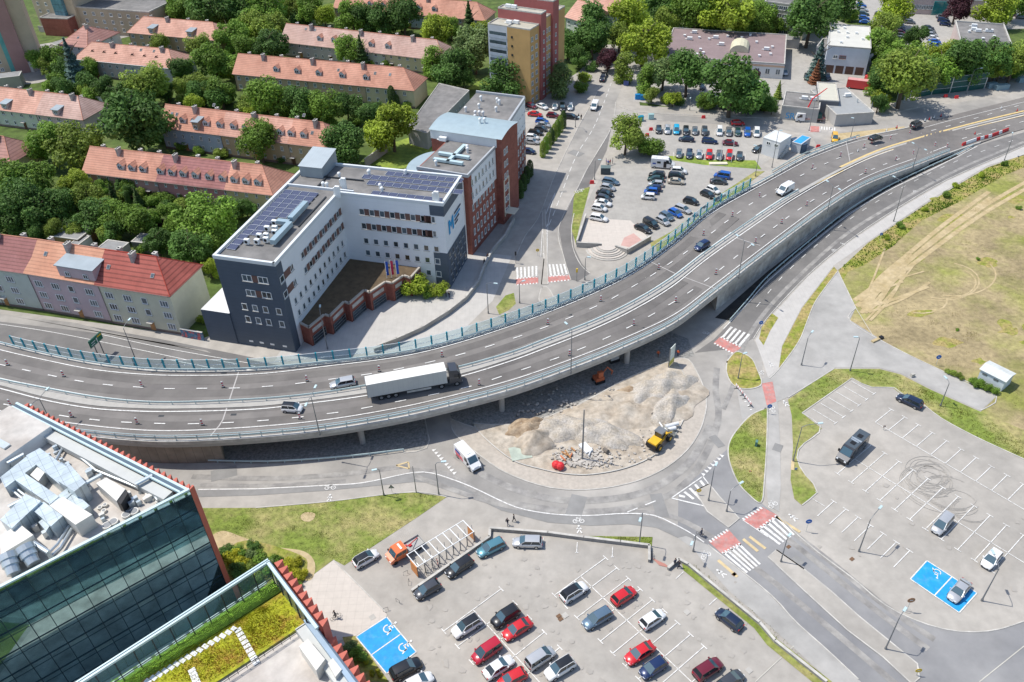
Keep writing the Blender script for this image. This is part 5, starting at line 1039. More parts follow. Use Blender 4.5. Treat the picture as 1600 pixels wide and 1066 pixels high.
for k in range(6):
    z = 1.6 + k * 3.15; top = k >= 4
    for i in range(7): window(.95 if i % 2 else .8, 1.6, 0, True, rb, None, .08 if top else .0, z, 1.4 + i * 1.98, rot=math.pi / 2, m=whitep if not top else None)
    for i in range(11):
        t = (i + .5) / 11.; window(1., 1.6, 0, True, rb, None, -1.1 - 3.1 * t + .06, z, 20.4 + 25.2 * t, rot=R_(96.7))
    for yy in (17., 22.): window(.9, 1.5, 0, True, rb, None, 1.6, z + .8, yy if yy < 20 else 18.4, rot=math.pi / 2, name='window')
b = MB(); b.box(1.6, 1.75, 16.4, 16.7, 2, 11.5, I); b.box(1.6, 1.75, 19.3, 19.6, 2, 11.5, I); b.box(1.6, 1.76, 16.4, 19.6, 11.5, 11.8, I); b.box(1.6, 4.2, 16.4, 19.6, 3., 3.15, I); addb(b, 'portal_frame', cream)
for (x, y, x1, y1) in ((-10.5, 4, -3.2, 4.9), (-10.8, 7.2, -3., 8.1), (-7.2, 4, -6.4, 13.5)): b = MB(); b.box(x, x1, y, y1, HB + .3, HB + .9, I); addb(b, 'air_duct', steel_light)
for (x, y) in ((-5, 11), (-5.6, 12.2), (-9, 2.5), (-13, 28), (-11, 29), (-12, 31.4), (-11, 31.6), (-10, 31.7), (-13, 36), (-15.4, 33), (-9, 40), (-10, 41), (-14.6, 41), (-8, 35.5)): vent(rb, x, y, HB, 1)
for (x, y) in ((-13.2, 15.0), (-6, 21), (-5, 21.4)): vent(rb, x, y, HB + (0 if y < 16 else 3.), 2 if y < 16 else 1)
# rounded grey-blue roof piece behind
b = MB(); b.prism([(-12.8 - math.sin(R_(i * 9)) * 5.5, 7.5 - math.cos(R_(i * 9)) * 7.5) for i in range(21)], 0, HB - 2.5, 0, 1); addb(b, 'rounded_wing', [W_white, mat('pale_blue_sheet', (.36, .45, .48), .45)])
# ================================================================ the glass office at the lower left
G1 = 22.
A, B, C = P(0, 918, G1), P(296, 765, G1), P(27, 629, G1); dAB = (A - B).normalized(); A2 = B + dAB * 60; C2 = C; D2 = C2 + dAB * 45
cg = mat('facade_glass', (.25, .39, .43), .03, var=.35, scale=.35, metal=.9, spec=.9)
cg2 = mat('facade_glass_light', (.34, .50, .51), .05, var=.3, scale=.5, metal=.88, spec=.9)
red_fin = mat('red_fin', (.50, .125, .085), .6, var=.08, scale=.6)
slate = mat('slate_metal', (.10, .14, .19), .4, metal=.3, var=.05); roofwhite = mat('white_membrane', (.56, .53, .49), .85, var=.16, scale=.5, col2=(.42, .38, .34), scale2=.12, big=.05)
ang = math.atan2(-dAB.y, -dAB.x); LAB = 60.
g1 = root('glass_office', (A2.x, A2.y, 0), ang, 'dark teal glass office with red fins and a roof full of silver ducts', 'office building')
F = Frame(A2, ang); loc = lambda p: ((p - A2).dot(F.u), (p - A2).dot(F.n))
cx, cy = loc(C2); bx, by = loc(B); dx_, dy_ = loc(D2)
def addg(b, nm, m, par=None, sm=False): o = b.build(nm, m, None, sm); o.parent = par or g1; return o
b = MB(); b.prism([(0, .1), (bx, .1), (cx, cy), (dx_, dy_)], 0, G1 - 1.9, 0, 1); addg(b, 'core', [slate, roofwhite])
fl = 3.66
for k in range(6):
    zt = G1 - k * fl
    b = MB(); N = 26
    for i in range(N):
        x0, x1 = bx - (i + 1) * 2.3, bx - i * 2.3
        for (a_, c_2, mm_) in ((0, .95, 1 if (i * 7 + k * 3) % 4 == 0 else 0), (.95, fl, 0)):
            mm2 = 1 if k < 1 and c_2 == fl and i % 3 else mm_
            b.mesh([(x0, 0, zt - c_2), (x1, 0, zt - c_2), (x1, 0, zt - a_), (x0, 0, zt - a_)], [(0, 1, 2, 3)], mm2)
    addg(b, 'glass_storey', [cg, cg2])
    b = MB()
    for i in range(N + 1): x = bx - i * 2.3; b.box(x - .045, x + .045, -.07, -.002, zt - fl + .06, zt, I)
    b.box(0, bx, -.09, -.003, zt - fl - .05, zt - fl + .05, I); b.box(0, bx, -.05, -.003, zt - .98, zt - .94, I); addg(b, 'mullion_grid', mat('mullion', (.02, .05, .06), .4, var=0))
# parapet and gutter ring
dB = Vector((cx - bx, cy - by, 0)).normalized(); L2 = math.hypot(cx - bx, cy - by); a2 = math.atan2(dB.y, dB.x); F2 = Frame((bx, by, 0), a2)
b = MB(); b.box(0, L2, 0, .35, G1 - .3, G1 + .12, F2, 0); b.box(.5, L2, .35, .8, G1 - .5, G1 - .15, F2, 1); b.box(.8, L2, .8, 1.05, G1 - .3, G1 + .05, F2, 0); b.box(2.3, L2, 1.05, 2.6, G1 - 1.6, G1 - .6, F2, 2, 2); b.box(0, bx, -.08, .3, G1 - .15, G1 + .1, I, 0); addg(b, 'parapet', [steel_light, slate, mat('parapet_inner', (.50, .51, .49), .7, var=.05)])
b = MB(); b.box(L2 - 9.5, L2, 1.1, 16, G1 - 1.9, G1 + .3, F2, 0, 1); addg(b, 'plant_room', [W_white, roofwhite])
b = MB(); b.box(L2 - 8, L2 - 1.5, 6.4, 7.4, G1 + .3, G1 + .6, F2); addg(b, 'roof_light', steel)
# fins on the long side
fm = None
nf_ = int(L2 / 1.18)
for i in range(nf_):
    b = MB(); t = .2 + i * 1.18
    b.mesh([F2(t, 0, 0), F2(t + .75, -.85, 0), F2(t + .9, -.75, 0), F2(t + .95, 0, 0), F2(t, 0, G1 - .2), F2(t + .75, -.85, G1 - .2), F2(t + .9, -.75, G1 - .2), F2(t + .95, 0, G1 - .2)], [(0, 4, 5, 1), (1, 5, 6, 2), (2, 6, 7, 3), (4, 7, 6, 5)])
    addg(b, 'fin', red_fin)
b = MB(); b.mesh([(bx, -.1, 0), (bx + .75, .3, 0), (bx + .6, .6, 0), (bx, .1, 0), (bx, -.1, G1), (bx + .75, .3, G1), (bx + .6, .6, G1), (bx, .1, G1)], [(0, 1, 5, 4), (1, 2, 6, 5), (2, 3, 7, 6), (3, 0, 4, 7), (4, 5, 6, 7)]); addg(b, 'fin', red_fin)
# roof machinery: placed where it stands on the roof
zr = G1 - 1.88
def R1(x, y, z=None): p = P(x, y, zr if z is None else z); return loc(p)
gj = [0.]
def gbox(pts, z0, z1, nm, m, top=None):      # four roof corners in the photo at height z1 -> a box down to z0
    gj[0] += .013; z1 += gj[0]
    b = MB(); b.prism([R1(x, y, z1) for x, y in pts], z0, z1, 0, 1 if top else 0); return addg(b, nm, [m, top or m])
duct = mat('duct_zinc', (.5, .57, .6), .35, metal=.45, var=.22, scale=.35, bands=[(0, 1.25, .35, .05), (1, 1.25, .35, .05)])
duct2 = mat('duct_white', (.62, .6, .55), .5, metal=.1, var=.1, scale=.4)
for nm, q, z, m in (('air_duct', [(40, 712), (62, 700), (128, 748), (106, 768)], 22.2, duct), ('air_handler', [(91, 752), (106, 722), (134, 754), (116, 768)], 23.2, duct), ('air_duct', [(0, 746), (48, 708), (62, 722), (8, 762)], 22., duct), ('air_duct', [(12, 742), (28, 732), (92, 776), (78, 788)], 22., duct),
                    ('air_duct', [(76, 787), (104, 763), (112, 772), (84, 796)], 21.9, duct), ('air_duct', [(95, 770), (108, 762), (140, 790), (126, 800)], 21.8, duct),
                    ('air_handler', [(150, 755), (166, 746), (196, 764), (182, 783)], 22.0, duct2), ('air_handler', [(77, 790), (98, 776), (144, 804), (118, 820)], 22.4, duct2),
                    ('air_duct', [(0, 812), (40, 772), (64, 783), (18, 826)], 22.8, duct), ('air_duct', [(50, 796), (68, 784), (98, 806), (80, 822)], 22.4, duct),
                    ('air_handler', [(0, 838), (30, 818), (52, 836), (2, 866)], 22.2, duct2), ('air_handler', [(47, 742), (58, 730), (70, 738), (60, 752)], 21.6, duct2), ('air_handler', [(60, 816), (70, 808), (80, 818), (72, 830)], 21.6, duct)):
    gbox(q, zr, z, nm, m)
for q in ([(183, 784), (197, 765), (200, 770), (189, 788)],): gbox(q, zr + .2, 21.9, 'intake_grille', black)
for (x, y), (x1, y1) in (((12, 868), (24, 900)), ((38, 856), (55, 884))):
    b = MB(); a = Vector((*R1(x, y, 22), 22.2)); c = Vector((*R1(x1, y1, 20.5), 20.9)); b.tube([a, a.lerp(c, .3), a.lerp(c, .32), a.lerp(c, .6), a.lerp(c, .62), c], [1.15, 1.15, 1.0, 1.0, .85, .8], 18); addg(b, 'exhaust_pipe', steel, None, False)
b = MB()
for pl_ in ([(96, 690), (150, 735), (240, 772), (246, 782)], [(98, 700), (75, 740), (48, 760)], [(108, 822), (90, 850), (72, 868)], [(112, 826), (94, 856), (78, 870)], [(12, 760), (60, 800)], [(16, 756), (40, 775)]):
    b.tube([Vector((*R1(x, y, 20.8), 20.8)) for x, y in pl_], .18, 7)
addg(b, 'pipe', steel)
for x, y in ((168, 823), (178, 817), (198, 806), (210, 801), (240, 780), (248, 785), (157, 795), (165, 791), (163, 800), (90, 716), (98, 722), (30, 680), (36, 690)):
    b = MB(); c = R1(x, y); b.tube([(c[0], c[1], zr), (c[0], c[1], zr + .35)], .62 if y > 800 and x < 215 else .35, 14, 0); b.tube([(c[0], c[1], zr + .35), (c[0], c[1], zr + .37)], .48 if y > 800 and x < 215 else .2, 12, 1); addg(b, 'roof_fan', [duct2, greymetal])
for k in range(7):
    q = [(20, 800), (100, 735), (140, 765), (60, 860), (20, 735), (120, 812), (220, 770)][k]; c = R1(*q); e = R1(q[0] + 22, q[1] + (14 if k % 2 else -12)); b = MB(); zz = 21.2 + k * .12; b.tube([(c[0], c[1], zr), (c[0], c[1], zz), (e[0], e[1], zz), (e[0], e[1], zr)], .32, 8); addg(b, 'pipe', steel)
random.seed(5)
for i in range(44):
    x, y = random.choice(((random.uniform(5, 30), random.uniform(700, 730)), (random.uniform(60, 110), random.uniform(745, 765)), (random.uniform(105, 160), random.uniform(725, 760)), (random.uniform(190, 235), random.uniform(770, 795)), (random.uniform(120, 165), random.uniform(795, 825)), (random.uniform(40, 90), random.uniform(815, 850)), (random.uniform(80, 100), random.uniform(705, 728)))); c = R1(x, y); s = random.uniform(.2, .5); b = MB(); b.box(c[0] - s, c[0] + s, c[1] - s * .7, c[1] + s * .7, zr, zr + random.uniform(.4, 1.2), I); addg(b, 'machine_box', random.choice((duct2, steel, duct)))
# ================================================================ lower office with roof garden
G2 = 15.; ZG = 10.6
K, KL, KR = P(421, 876, G2), P(300, 954, G2), P(564, 1066, G2); dl_ = (KL - K).normalized(); dr_ = (KR - K).normalized()
ang = math.atan2(-dl_.y, -dl_.x); O2 = K + dl_ * 60; g2 = root('garden_roof_office', (O2.x, O2.y, 0), ang, 'lower office with glass-walled sedum roof garden and saw-tooth red fins', 'office building')
FF = Frame(O2, ang); loc2 = lambda p: ((p - O2).dot(FF.u), (p - O2).dot(FF.n)); kx, ky = loc2(K); rx, ry = loc2(K + dr_ * 45)
def add2(b, nm, m, par=None): o = b.build(nm, m); o.parent = par or g2; return o
ldx, ldy = loc2(K + dr_ * 45 + dl_ * 60)
b = MB(); b.prism([(0, 0), (kx, 0), (rx, ry), (ldx, ldy)], 0, ZG - .3, 0, 1); add2(b, 'wall', [cg, roofwhite])
b = MB(); b.box(0, kx, -.06, -.01, 0, 6.4, I); add2(b, 'pale_cladding', mat('pale_cladding', (.72, .74, .73), .7, var=.05, bands=[(2, 3.5, .5, .3), (0, 3., .1, .06)]))
sed = mat('sedum', (.32, .33, .02), .95, var=.4, scale=2.2, col2=(.30, .13, .04), scale2=.35, bump=.12, detail=9, mixlo=.5, mixhi=.7)
DR = Vector((rx - kx, ry - ky, 0)).normalized(); a3 = math.atan2(DR.y, DR.x); F3 = Frame((kx, 0, 0), a3)
def Q(pxs, z, m, nm, z0=None): b = MB(); b.prism([loc2(P(x, y, z)) for x, y in pxs], z0 if z0 is not None else z - .3, z); return add2(b, nm, m)
Q([(180, 1090), (445, 922), (478, 975), (300, 1090)], ZG, sed, 'sedum_bed')
Q([(60, 1130), (430, 906), (443, 921), (180, 1090), (120, 1120)], ZG + .03, mat('garden_grass', (.16, .24, .02), .95, var=.4, scale=1.4, bump=.1), 'grass_bed')
Q([(330, 1085), (480, 985), (560, 1080), (520, 1180), (330, 1180)], ZG - .1, roofwhite, 'roof_deck')
# stepping slabs
for i in range(16):
    b = MB(); t = i / 15; c = loc2(P(366 - t * 135, 983 + t * 82, ZG)); b.box(-.28, .28, -.42, .42, ZG, ZG + .06, Frame((*c, 0), .35)); add2(b, 'stepping_slab', W_white)
for i in range(9):
    b = MB(); t = i / 8; c = loc2(P(372 + t * 28, 985 + t * 50, ZG)); b.box(-.28, .28, -.42, .42, ZG, ZG + .06, Frame((*c, 0), 1.5)); add2(b, 'stepping_slab', W_white)
for i in range(7):
    b = MB(); t = i / 6; c = loc2(P(300 + t * 12, 1048 + t * 30, ZG)); b.box(-.28, .28, -.42, .42, ZG, ZG + .06, Frame((*c, 0), 1.5)); add2(b, 'stepping_slab', W_white)
# beam frame round the garden with glass panes
b = MB(); b.box(0, kx, -.1, .15, G2 - .35, G2, I, 0); b.box(0, kx, .15, .3, G2 - .3, G2 - .08, I, 1); b.box(0, kx, .3, .5, G2 - .35, G2, I, 0)
b.box(0, 13., -.5, -.1, G2 - .35, G2, F3, 0); b.box(0, 13., -.1, .05, G2 - .3, G2 - .08, F3, 1); add2(b, 'top_beam', [steel_light, slate])
b = MB()
for i in range(22): x = kx - .2 - i * 2.3; b.box(x - .06, x + .06, .05, .25, ZG - .3, G2 - .35, I)
for i in range(5): b.box(.3 + i * 2.3, .42 + i * 2.3, -.4, -.2, ZG - .3, G2 - .35, F3)
b.box(0, kx, .08, .22, ZG + .75, ZG + .85, I); add2(b, 'post_frame', darkmetal)
b = MB(); b.mesh([(0, .15, ZG), (kx, .15, ZG), (kx, .15, G2 - .35), (0, .15, G2 - .35)], [(0, 1, 2, 3)]); b.mesh([F3(0, -.3, ZG), F3(9.3, -.3, ZG), F3(9.3, -.3, G2 - .35), F3(0, -.3, G2 - .35)], [(0, 1, 2, 3)]); add2(b, 'glass_pane', mat('garden_glass', (.45, .75, .72), .03, var=0, trans=.85, ior=1.12, spec=.8))
b = MB()
for i in range(14): x = kx - 2. - i * 2.3; b.box(x - .9, x + .9, .6, 1.1, ZG + .03, ZG + .12, I)
add2(b, 'edge_slab', W_white)
# fin side parapet
b = MB(); b.box(9., 45, -.5, .1, 11.2, 12.2, F3, 0, 0); b.box(8., 45, .1, .35, 11.9, 12.3, F3, 1); b.box(9, 45, -1.8, -.5, ZG - .3, 11.6, F3, 2); add2(b, 'parapet', [mat('blue_coping', (.30, .40, .50), .45, metal=.2, var=.05), slate, mat('parapet_inner', (.50, .51, .49), .7)])
for i in range(30):
    b = MB(); t = .4 + i * 1.3; top = G2 - .4 if t < 12.5 else 12.1
    b.mesh([F3(t, .36, 0), F3(t + .2, 1.5, 0), F3(t + .42, 1.45, 0), F3(t + 1.0, .36, 0), F3(t, .36, top), F3(t + .2, 1.5, top), F3(t + .42, 1.45, top), F3(t + 1.0, .36, top)], [(0, 1, 5, 4), (1, 2, 6, 5), (2, 3, 7, 6), (4, 5, 6, 7)]); add2(b, 'fin', red_fin)
# railing between garden and deck, machines
a_, c_3 = loc2(P(330, 1082, ZG)), loc2(P(480, 982, ZG)); b = MB(); A3, C3 = Vector((*a_, ZG)), Vector((*c_3, ZG))
for z in (.35, .7, 1.05): b.tube([A3 + Vector((0, 0, z)), C3 + Vector((0, 0, z))], .04, 5)
for i in range(12): p = A3.lerp(C3, i / 11); b.tube([p, p + Vector((0, 0, 1.1))], .04, 5)
add2(b, 'railing', darkmetal)
for q, z in (([(467, 1010), (481, 998), (508, 1030), (494, 1048)], 12.6), ([(512, 1036), (520, 1028), (534, 1046), (524, 1058)], 12.4)): Q(q, z, duct2, 'air_handler', ZG - .3)
# ================================================================ vehicles
def paint(name, c, metal=.0): return mat('paint_' + name, c, .3, metal=metal, var=.02, scale=1., coat=.7, spec=.5)
PC = {'white': paint('white', (.75, .75, .74)), 'black': paint('black', (.012, .013, .015)), 'silver': paint('silver', (.50, .51, .52), .35), 'grey': paint('grey', (.18, .19, .20), .3), 'dark grey': paint('dark_grey', (.06, .065, .075), .2), 'red': paint('red', (.55, .015, .02)), 'crimson': paint('crimson', (.42, .01, .03)), 'maroon': paint('maroon', (.14, .012, .025)), 'blue': paint('blue', (.01, .10, .42)), 'dark blue': paint('dark_blue', (.012, .03, .10), .2), 'navy': paint('navy', (.01, .02, .05)), 'cyan': paint('cyan', (.02, .38, .62)), 'teal': paint('teal_car', (.10, .26, .32), .4), 'steel blue': paint('steel_blue', (.13, .20, .27), .4), 'dark green': paint('dark_green', (.015, .05, .045)), 'yellow': paint('yellow', (.75, .42, .02)), 'orange': paint('orange', (.72, .17, .05)), 'beige': paint('beige', (.45, .4, .32))}
carglass = mat('car_glass', (.02, .03, .035), .04, var=0, spec=.9)
carglass_blue = mat('windscreen_glass', (.05, .10, .13), .04, var=0, spec=1.)
tyre = rubber; rim = mat('alloy_rim', (.45, .46, .47), .35, metal=.7, var=0)
lampm = mat('headlight', (.75, .78, .8), .15, var=0, spec=.8); tailm = mat('tail_light', (.4, .01, .01), .25, var=0)
def carproto(kind):
    S = dict(hatch=(4.1, 1.78, 1.48, [(-2.05, .72, .86), (-1.95, .98, .93), (-1.2, 1.0, 1.), (0, .98, 1.), (.85, .96, 1.), (1.35, .88, .97), (1.85, .74, .86), (2.05, .55, .7)], (-1.9, -1.45, .25, 1.15)),
             sedan=(4.6, 1.82, 1.43, [(-2.3, .7, .82), (-2.2, .95, .9), (-1.5, 1.0, .98), (0, .96, 1.), (1., .93, 1.), (1.6, .85, .96), (2.1, .72, .86), (2.3, .52, .7)], (-1.75, -.95, .3, 1.15)),
             estate=(4.65, 1.82, 1.48, [(-2.32, .72, .86), (-2.25, .98, .93), (-1.4, 1.0, 1.), (0, .97, 1.), (1., .94, 1.), (1.6, .86, .96), (2.12, .72, .86), (2.32, .52, .7)], (-2.2, -1.85, .3, 1.2)),
             suv=(4.45, 1.86, 1.66, [(-2.22, .8, .88), (-2.15, 1.08, .95), (-1.3, 1.12, 1.), (0, 1.1, 1.), (.9, 1.08, 1.), (1.5, 1.0, .97), (2.0, .84, .9), (2.22, .62, .75)], (-2.1, -1.7, .35, 1.15)),
             mini=(3.6, 1.66, 1.55, [(-1.8, .78, .88), (-1.75, 1.0, .95), (-1, 1.02, 1.), (0, 1.0, 1.), (.8, .98, 1.), (1.2, .9, .96), (1.65, .76, .88), (1.8, .58, .75)], (-1.72, -1.5, .45, 1.2)),
             mpv=(4.4, 1.84, 1.78, [(-2.2, .85, .9), (-2.15, 1.1, .96), (-1.3, 1.12, 1.), (0, 1.1, 1.), (.95, 1.06, 1.), (1.5, .95, .97), (2.0, .78, .88), (2.2, .58, .75)], (-2.15, -1.95, .5, 1.45)))[kind]
    L, W, H, st, (rb_, rt, ft, fb) = S; hw = W / 2; r = root('car', (0, 0, 0), 0)
    b = MB(); n = len(st); ring_ = []
    for (x, zt, wf_) in st:
        w_ = hw * wf_; zb = .28; ring_.append([(x, -w_ * .94, zb), (x, -w_, .5), (x, -w_ * .98, zt * .86), (x, -w_ * .82, zt), (x, 0, zt + .03), (x, w_ * .82, zt), (x, w_ * .98, zt * .86), (x, w_, .5), (x, w_ * .94, zb)])
    vs = [v for q in ring_ for v in q]; fs = []
    for i in range(n - 1):
        for j in range(8): fs.append((i * 9 + j, i * 9 + j + 1, (i + 1) * 9 + j + 1, (i + 1) * 9 + j))
    fs.append(tuple(reversed(range(9)))); fs.append(tuple((n - 1) * 9 + j for j in range(9))); fs += [((n - 1) * 9, (n - 1) * 9 + 8, 8, 0)] if False else []
    b.mesh(vs, fs, 0)
    b.box(-L / 2 + .15, L / 2 - .15, -hw * .85, hw * .85, .2, .3, I, 1); b.box(-L / 2 - .03, -L / 2 + .1, -hw * .7, hw * .7, .3, .48, I, 1); b.box(L / 2 - .12, L / 2 + .02, -hw * .62, hw * .62, .28, .45, I, 1)
    body = b.build('body', [PC['white'], black], r, True)
    zb = st[2][1] - .04; zr_ = H; wb, wr = hw * .9, hw * .72
    # greenhouse: glass, with painted roof and pillars
    g = MB(); V = [(rb_, -wb, zb), (fb, -wb, zb), (fb, wb, zb), (rb_, wb, zb), (rt, -wr, zr_), (ft, -wr, zr_), (ft, wr, zr_), (rt, wr, zr_)]
    g.mesh(V, [(0, 1, 5, 4), (2, 3, 7, 6), (3, 0, 4, 7)], 0); g.mesh(V, [(1, 2, 6, 5)], 1); g.mesh(V, [(4, 5, 6, 7)], 0)
    g.build('windows', [carglass, carglass_blue], r)
    p = MB(); N = 6; vs = []
    for i in range(N + 1):
        x = rt - .06 + (ft - rt + .1) * i / N; k = 1 - abs(2 * i / N - 1) ** 3; vs += [(x, -wr - .03, zr_ + .01), (x, -wr * .6, zr_ + .04 + .03 * k), (x, 0, zr_ + .05 + .04 * k), (x, wr * .6, zr_ + .04 + .03 * k), (x, wr + .03, zr_ + .01)]
    p.mesh(vs, [(i * 5 + j, (i + 1) * 5 + j, (i + 1) * 5 + j + 1, i * 5 + j + 1) for i in range(N) for j in range(4)])
    o = p.build('roof', [PC['white']], r, True)
    p = MB()
    def pil(a, c, w_=.05):
        for s in (-1, 1): p.tube([(a[0], s * a[1], a[2]), (c[0], s * c[1], c[2])], w_, 5)
    pil((rb_, wb, zb), (rt, wr, zr_), .06); pil((fb, wb, zb), (ft, wr, zr_), .05); xm = (rb_ + fb) / 2 - .05; pil((xm, wb + .01, zb), ((rt + ft) / 2, wr + .01, zr_), .035); pil((rt, wr, zr_ + .01), (ft, wr, zr_ + .01), .045)
    p.build('pillars', [PC['white']], r)
    wr_ = .32 if kind != 'suv' else .36; wx = L * .3
    for sx in (-wx, wx):
        for sy in (-1, 1):
            q = MB(); q.tube([(sx, sy * (hw - .2), wr_), (sx, sy * (hw + .015), wr_)], wr_, 14, 0); q.tube([(sx, sy * (hw + .015), wr_), (sx, sy * (hw + .03), wr_)], wr_ * .62, 10, 1); q.build('wheel', [tyre, rim], r)
    for sy in (-1, 1):
        q = MB(); x = st[-2][0]; q.mesh([(x - .32, sy * hw * .86, st[-2][1] + .03), (x + .12, sy * hw * .72, .62), (x + .17, sy * hw * .42, .6), (x - .05, sy * hw * .5, st[-2][1] + .04)], [(0, 1, 2, 3)]); q.box(L / 2 - .16, L / 2 - .02, sy * hw * .45 - .14, sy * hw * .45 + .14, .52, .64, I); q.build('headlight', lampm, r)
        q = MB(); q.box(-L / 2 - .02, -L / 2 + .12, sy * hw * .68 - .14, sy * hw * .68 + .12, .7, .9, I); q.build('tail_light', tailm, r)
        q = MB(); q.box(fb - .35, fb - .15, sy * (hw - .02) - .02, sy * (hw + .16), zb, zb + .15, I); q.build('mirror', [PC['white']], r)
    q = MB(); q.box(L / 2 + .015, L / 2 + .03, -.26, .26, .36, .47, I); q.build('number_plate', whitep, r)
    r.location = (0, -500, 0); return r
PROTO = {}
def getproto(kind):
    if kind not in PROTO: PROTO[kind] = carproto(kind); reg(None); PROTO[kind]['p'] = 1
    return PROTO[kind]
for k in ('hatch', 'sedan', 'estate', 'suv', 'mini', 'mpv'): getproto(k)
reg(None)
KN = dict(hatch='hatchback', sedan='saloon car', estate='estate car', suv='SUV', mini='small car', mpv='people carrier')
PAINTED = ('body', 'roof', 'pillars', 'mirror')
SMALL = set()
LABELS = set()
def uniq(l):
    if l in LABELS: print('DUP LABEL', l)
    LABELS.add(l); return l
def placecar(kind, col, rear, front, label, group=None, z=0., zf=None, roofc=None, extra=None, small=False):
    a = P(*rear, z + .7) if zf is None else P(*rear, z + .7); b_ = P(*front, z + .7); c = (a + b_) / 2; ang = math.atan2(b_.y - a.y, b_.x - a.x)
    r = copytree(PROTO[kind]); r.name = 'car'; del r['p']
    r.location = (c.x, c.y, z + .02); r.rotation_euler = (0, 0, ang); tag(r, uniq(label), 'car', group)
    for ch in [o for o in SC.collection.objects[-24:] if o.parent == r]:
        nm = ch.name.split('.')[0]
        if nm in PAINTED:
            ch.material_slots[0].link = 'OBJECT'; ch.material_slots[0].material = PC[roofc if (roofc and nm in ('roof',)) else col]
    return r
GZ = .1
near = 'cars in the large lower parking lot'
for k, c, r_, f_, lab, rc in (
    ('hatch', 'white', (552, 883), (591, 861), 'white hatchback with black roof parked beside the grass by the plaza', 'black'),
    ('hatch', 'dark grey', (687, 909.6), (647.7, 932), 'dark grey hatchback at the lower end of the bike shelter', None),
    ('estate', 'black', (735, 874), (699.8, 897), 'black estate with roof rails beside the bike shelter', None),
    ('estate', 'teal', (788, 845), (745, 866), 'teal-blue estate by the corner of the low stone wall', None),
    ('suv', 'black', (612.5, 1056), (656, 1033), 'black SUV parked next to the blue disabled bays', None),
    ('hatch', 'white', (634, 1076), (674, 1055), 'white car half cut by the bottom edge beside the black SUV', None),
    ('suv', 'white', (749, 966), (708, 991), 'silver-white car with glass roof alone at the left end of the bays', 'black'),
    ('suv', 'black', (810, 950), (769, 976), 'black SUV above the red saloon in the left bay rows', None),
    ('sedan', 'red', (830, 969), (785.6, 996), 'bright red saloon between the black SUV and the crimson people carrier', None),
    ('mpv', 'crimson', (782, 1003), (738, 1033), 'crimson people carrier left of the white coupe', None),
    ('sedan', 'white', (758, 1056), (800, 1028), 'white coupe between the crimson people carrier and the bottom red car', None),
    ('hatch', 'red', (822, 1049), (778, 1072), 'red hatchback cut by the bottom edge', None),
    ('estate', 'silver', (847, 847), (801, 846), 'silver-white estate against the low wall with grass behind', None),
    ('suv', 'white', (877, 937), (917, 912), 'white SUV with black roof in the upper left of the middle bays', 'black'),
    ('hatch', 'red', (956, 943), (994, 918), 'red hatchback in the upper row of the middle bays', None),
    ('estate', 'steel blue', (955, 953), (911, 978.5), 'blue-grey estate below the red hatchback', None),
    ('hatch', 'white', (998.5, 981), (1040.5, 953), 'white hatchback with yellow roof markings right of the red hatchback', None),
    ('sedan', 'red', (1022, 1006), (977, 1034), 'red saloon beside the dark blue hatchback at the bottom', None),
    ('hatch', 'dark blue', (1041, 1030), (1000, 1056), 'dark blue hatchback right of the red saloon at the bottom', 'dark blue'),
    ('mpv', 'silver', (821, 1043), (868, 1012), 'grey van-like people carrier in the bottom bays', None),
    ('suv', 'white', (896, 1031), (853, 1057), 'white crossover with black roof right of the grey people carrier', 'black'),
    ('suv', 'maroon', (1085, 1059), (1128, 1031), 'blackish maroon SUV near the bottom of the lot', None),
    ('hatch', 'dark grey', (1124, 1076), (1160, 1050), 'dark grey car cut by the bottom edge right of the maroon SUV', None),
    ('hatch', 'navy', (1158, 982), (1121, 953), 'black hatchback parked alone along the right wall', None)):
    placecar(k, c, r_, f_, lab, near, .06, roofc=rc)
eastlot = 'cars in the marked lot on the right'
placecar('mpv', 'silver', (1484, 805), (1460, 833), 'silver people carrier in the right lot near the skid marks', eastlot, .06)
placecar('hatch', 'white', (1562, 858), (1537, 888), 'white hatchback in the right lot under a street lamp', eastlot, .06)
placecar('sedan', 'silver', (1511, 908), (1487, 937), 'silver saloon in the blue disabled bay', eastlot, .06)
placecar('estate', 'navy', (1439, 634), (1404, 618), 'navy blue estate parked at the edge of the grass verge', eastlot, .06)
placecar('estate', 'silver', (557, 594), (513, 602), 'silver-grey estate driving on the overpass left of the lorry', None, 5.92)
placecar('mini', 'white', (442, 636), (471, 638), 'small white car with black roof on the overpass behind the lorry', None, 5.92, roofc='black')
placecar('hatch', 'dark blue', (1107, 378), (1087, 388.5), 'dark blue hatchback driving on the curved overpass', None, 5.92)
placecar('sedan', 'black', (1358, 218), (1379, 212), 'black saloon driving away on the highway near the small side road', None, 2.3)
placecar('mpv', 'dark grey', (1421, 199), (1443, 190), 'dark grey people carrier leaving the road works on the highway', None, .9)
placecar('mpv', 'yellow', (1304, 210), (1305, 221), 'yellow van-like car waiting on the small side road', None, .08)
placecar('sedan', 'navy', (939, 128), (944, 117), 'dark saloon driving up the main street by the trees', 'cars on the main street', .06)
placecar('sedan', 'black', (941, 122), (947, 112), 'second dark saloon close in front of the other on the main street', 'cars on the main street', .06)
placecar('hatch', 'red', (1147, 192), (1159, 192), 'red car driving on the cross street above the upper lot', None, .07)
placecar('sedan', 'red', (1505, 3), (1520, 2), 'red car in the top right corner by the pink hall', None, .05)
up = 'cars in the upper parking lot'
rowA = ((1029.5, 'black'), (1043, 'silver'), (1057, 'cyan'), (1072, 'black'), (1086, 'grey'), (1101, 'dark grey'), (1124.5, 'white'), (1139, 'grey'), (1153, 'dark green'), (1168, 'blue'), (1182.5, 'white'))
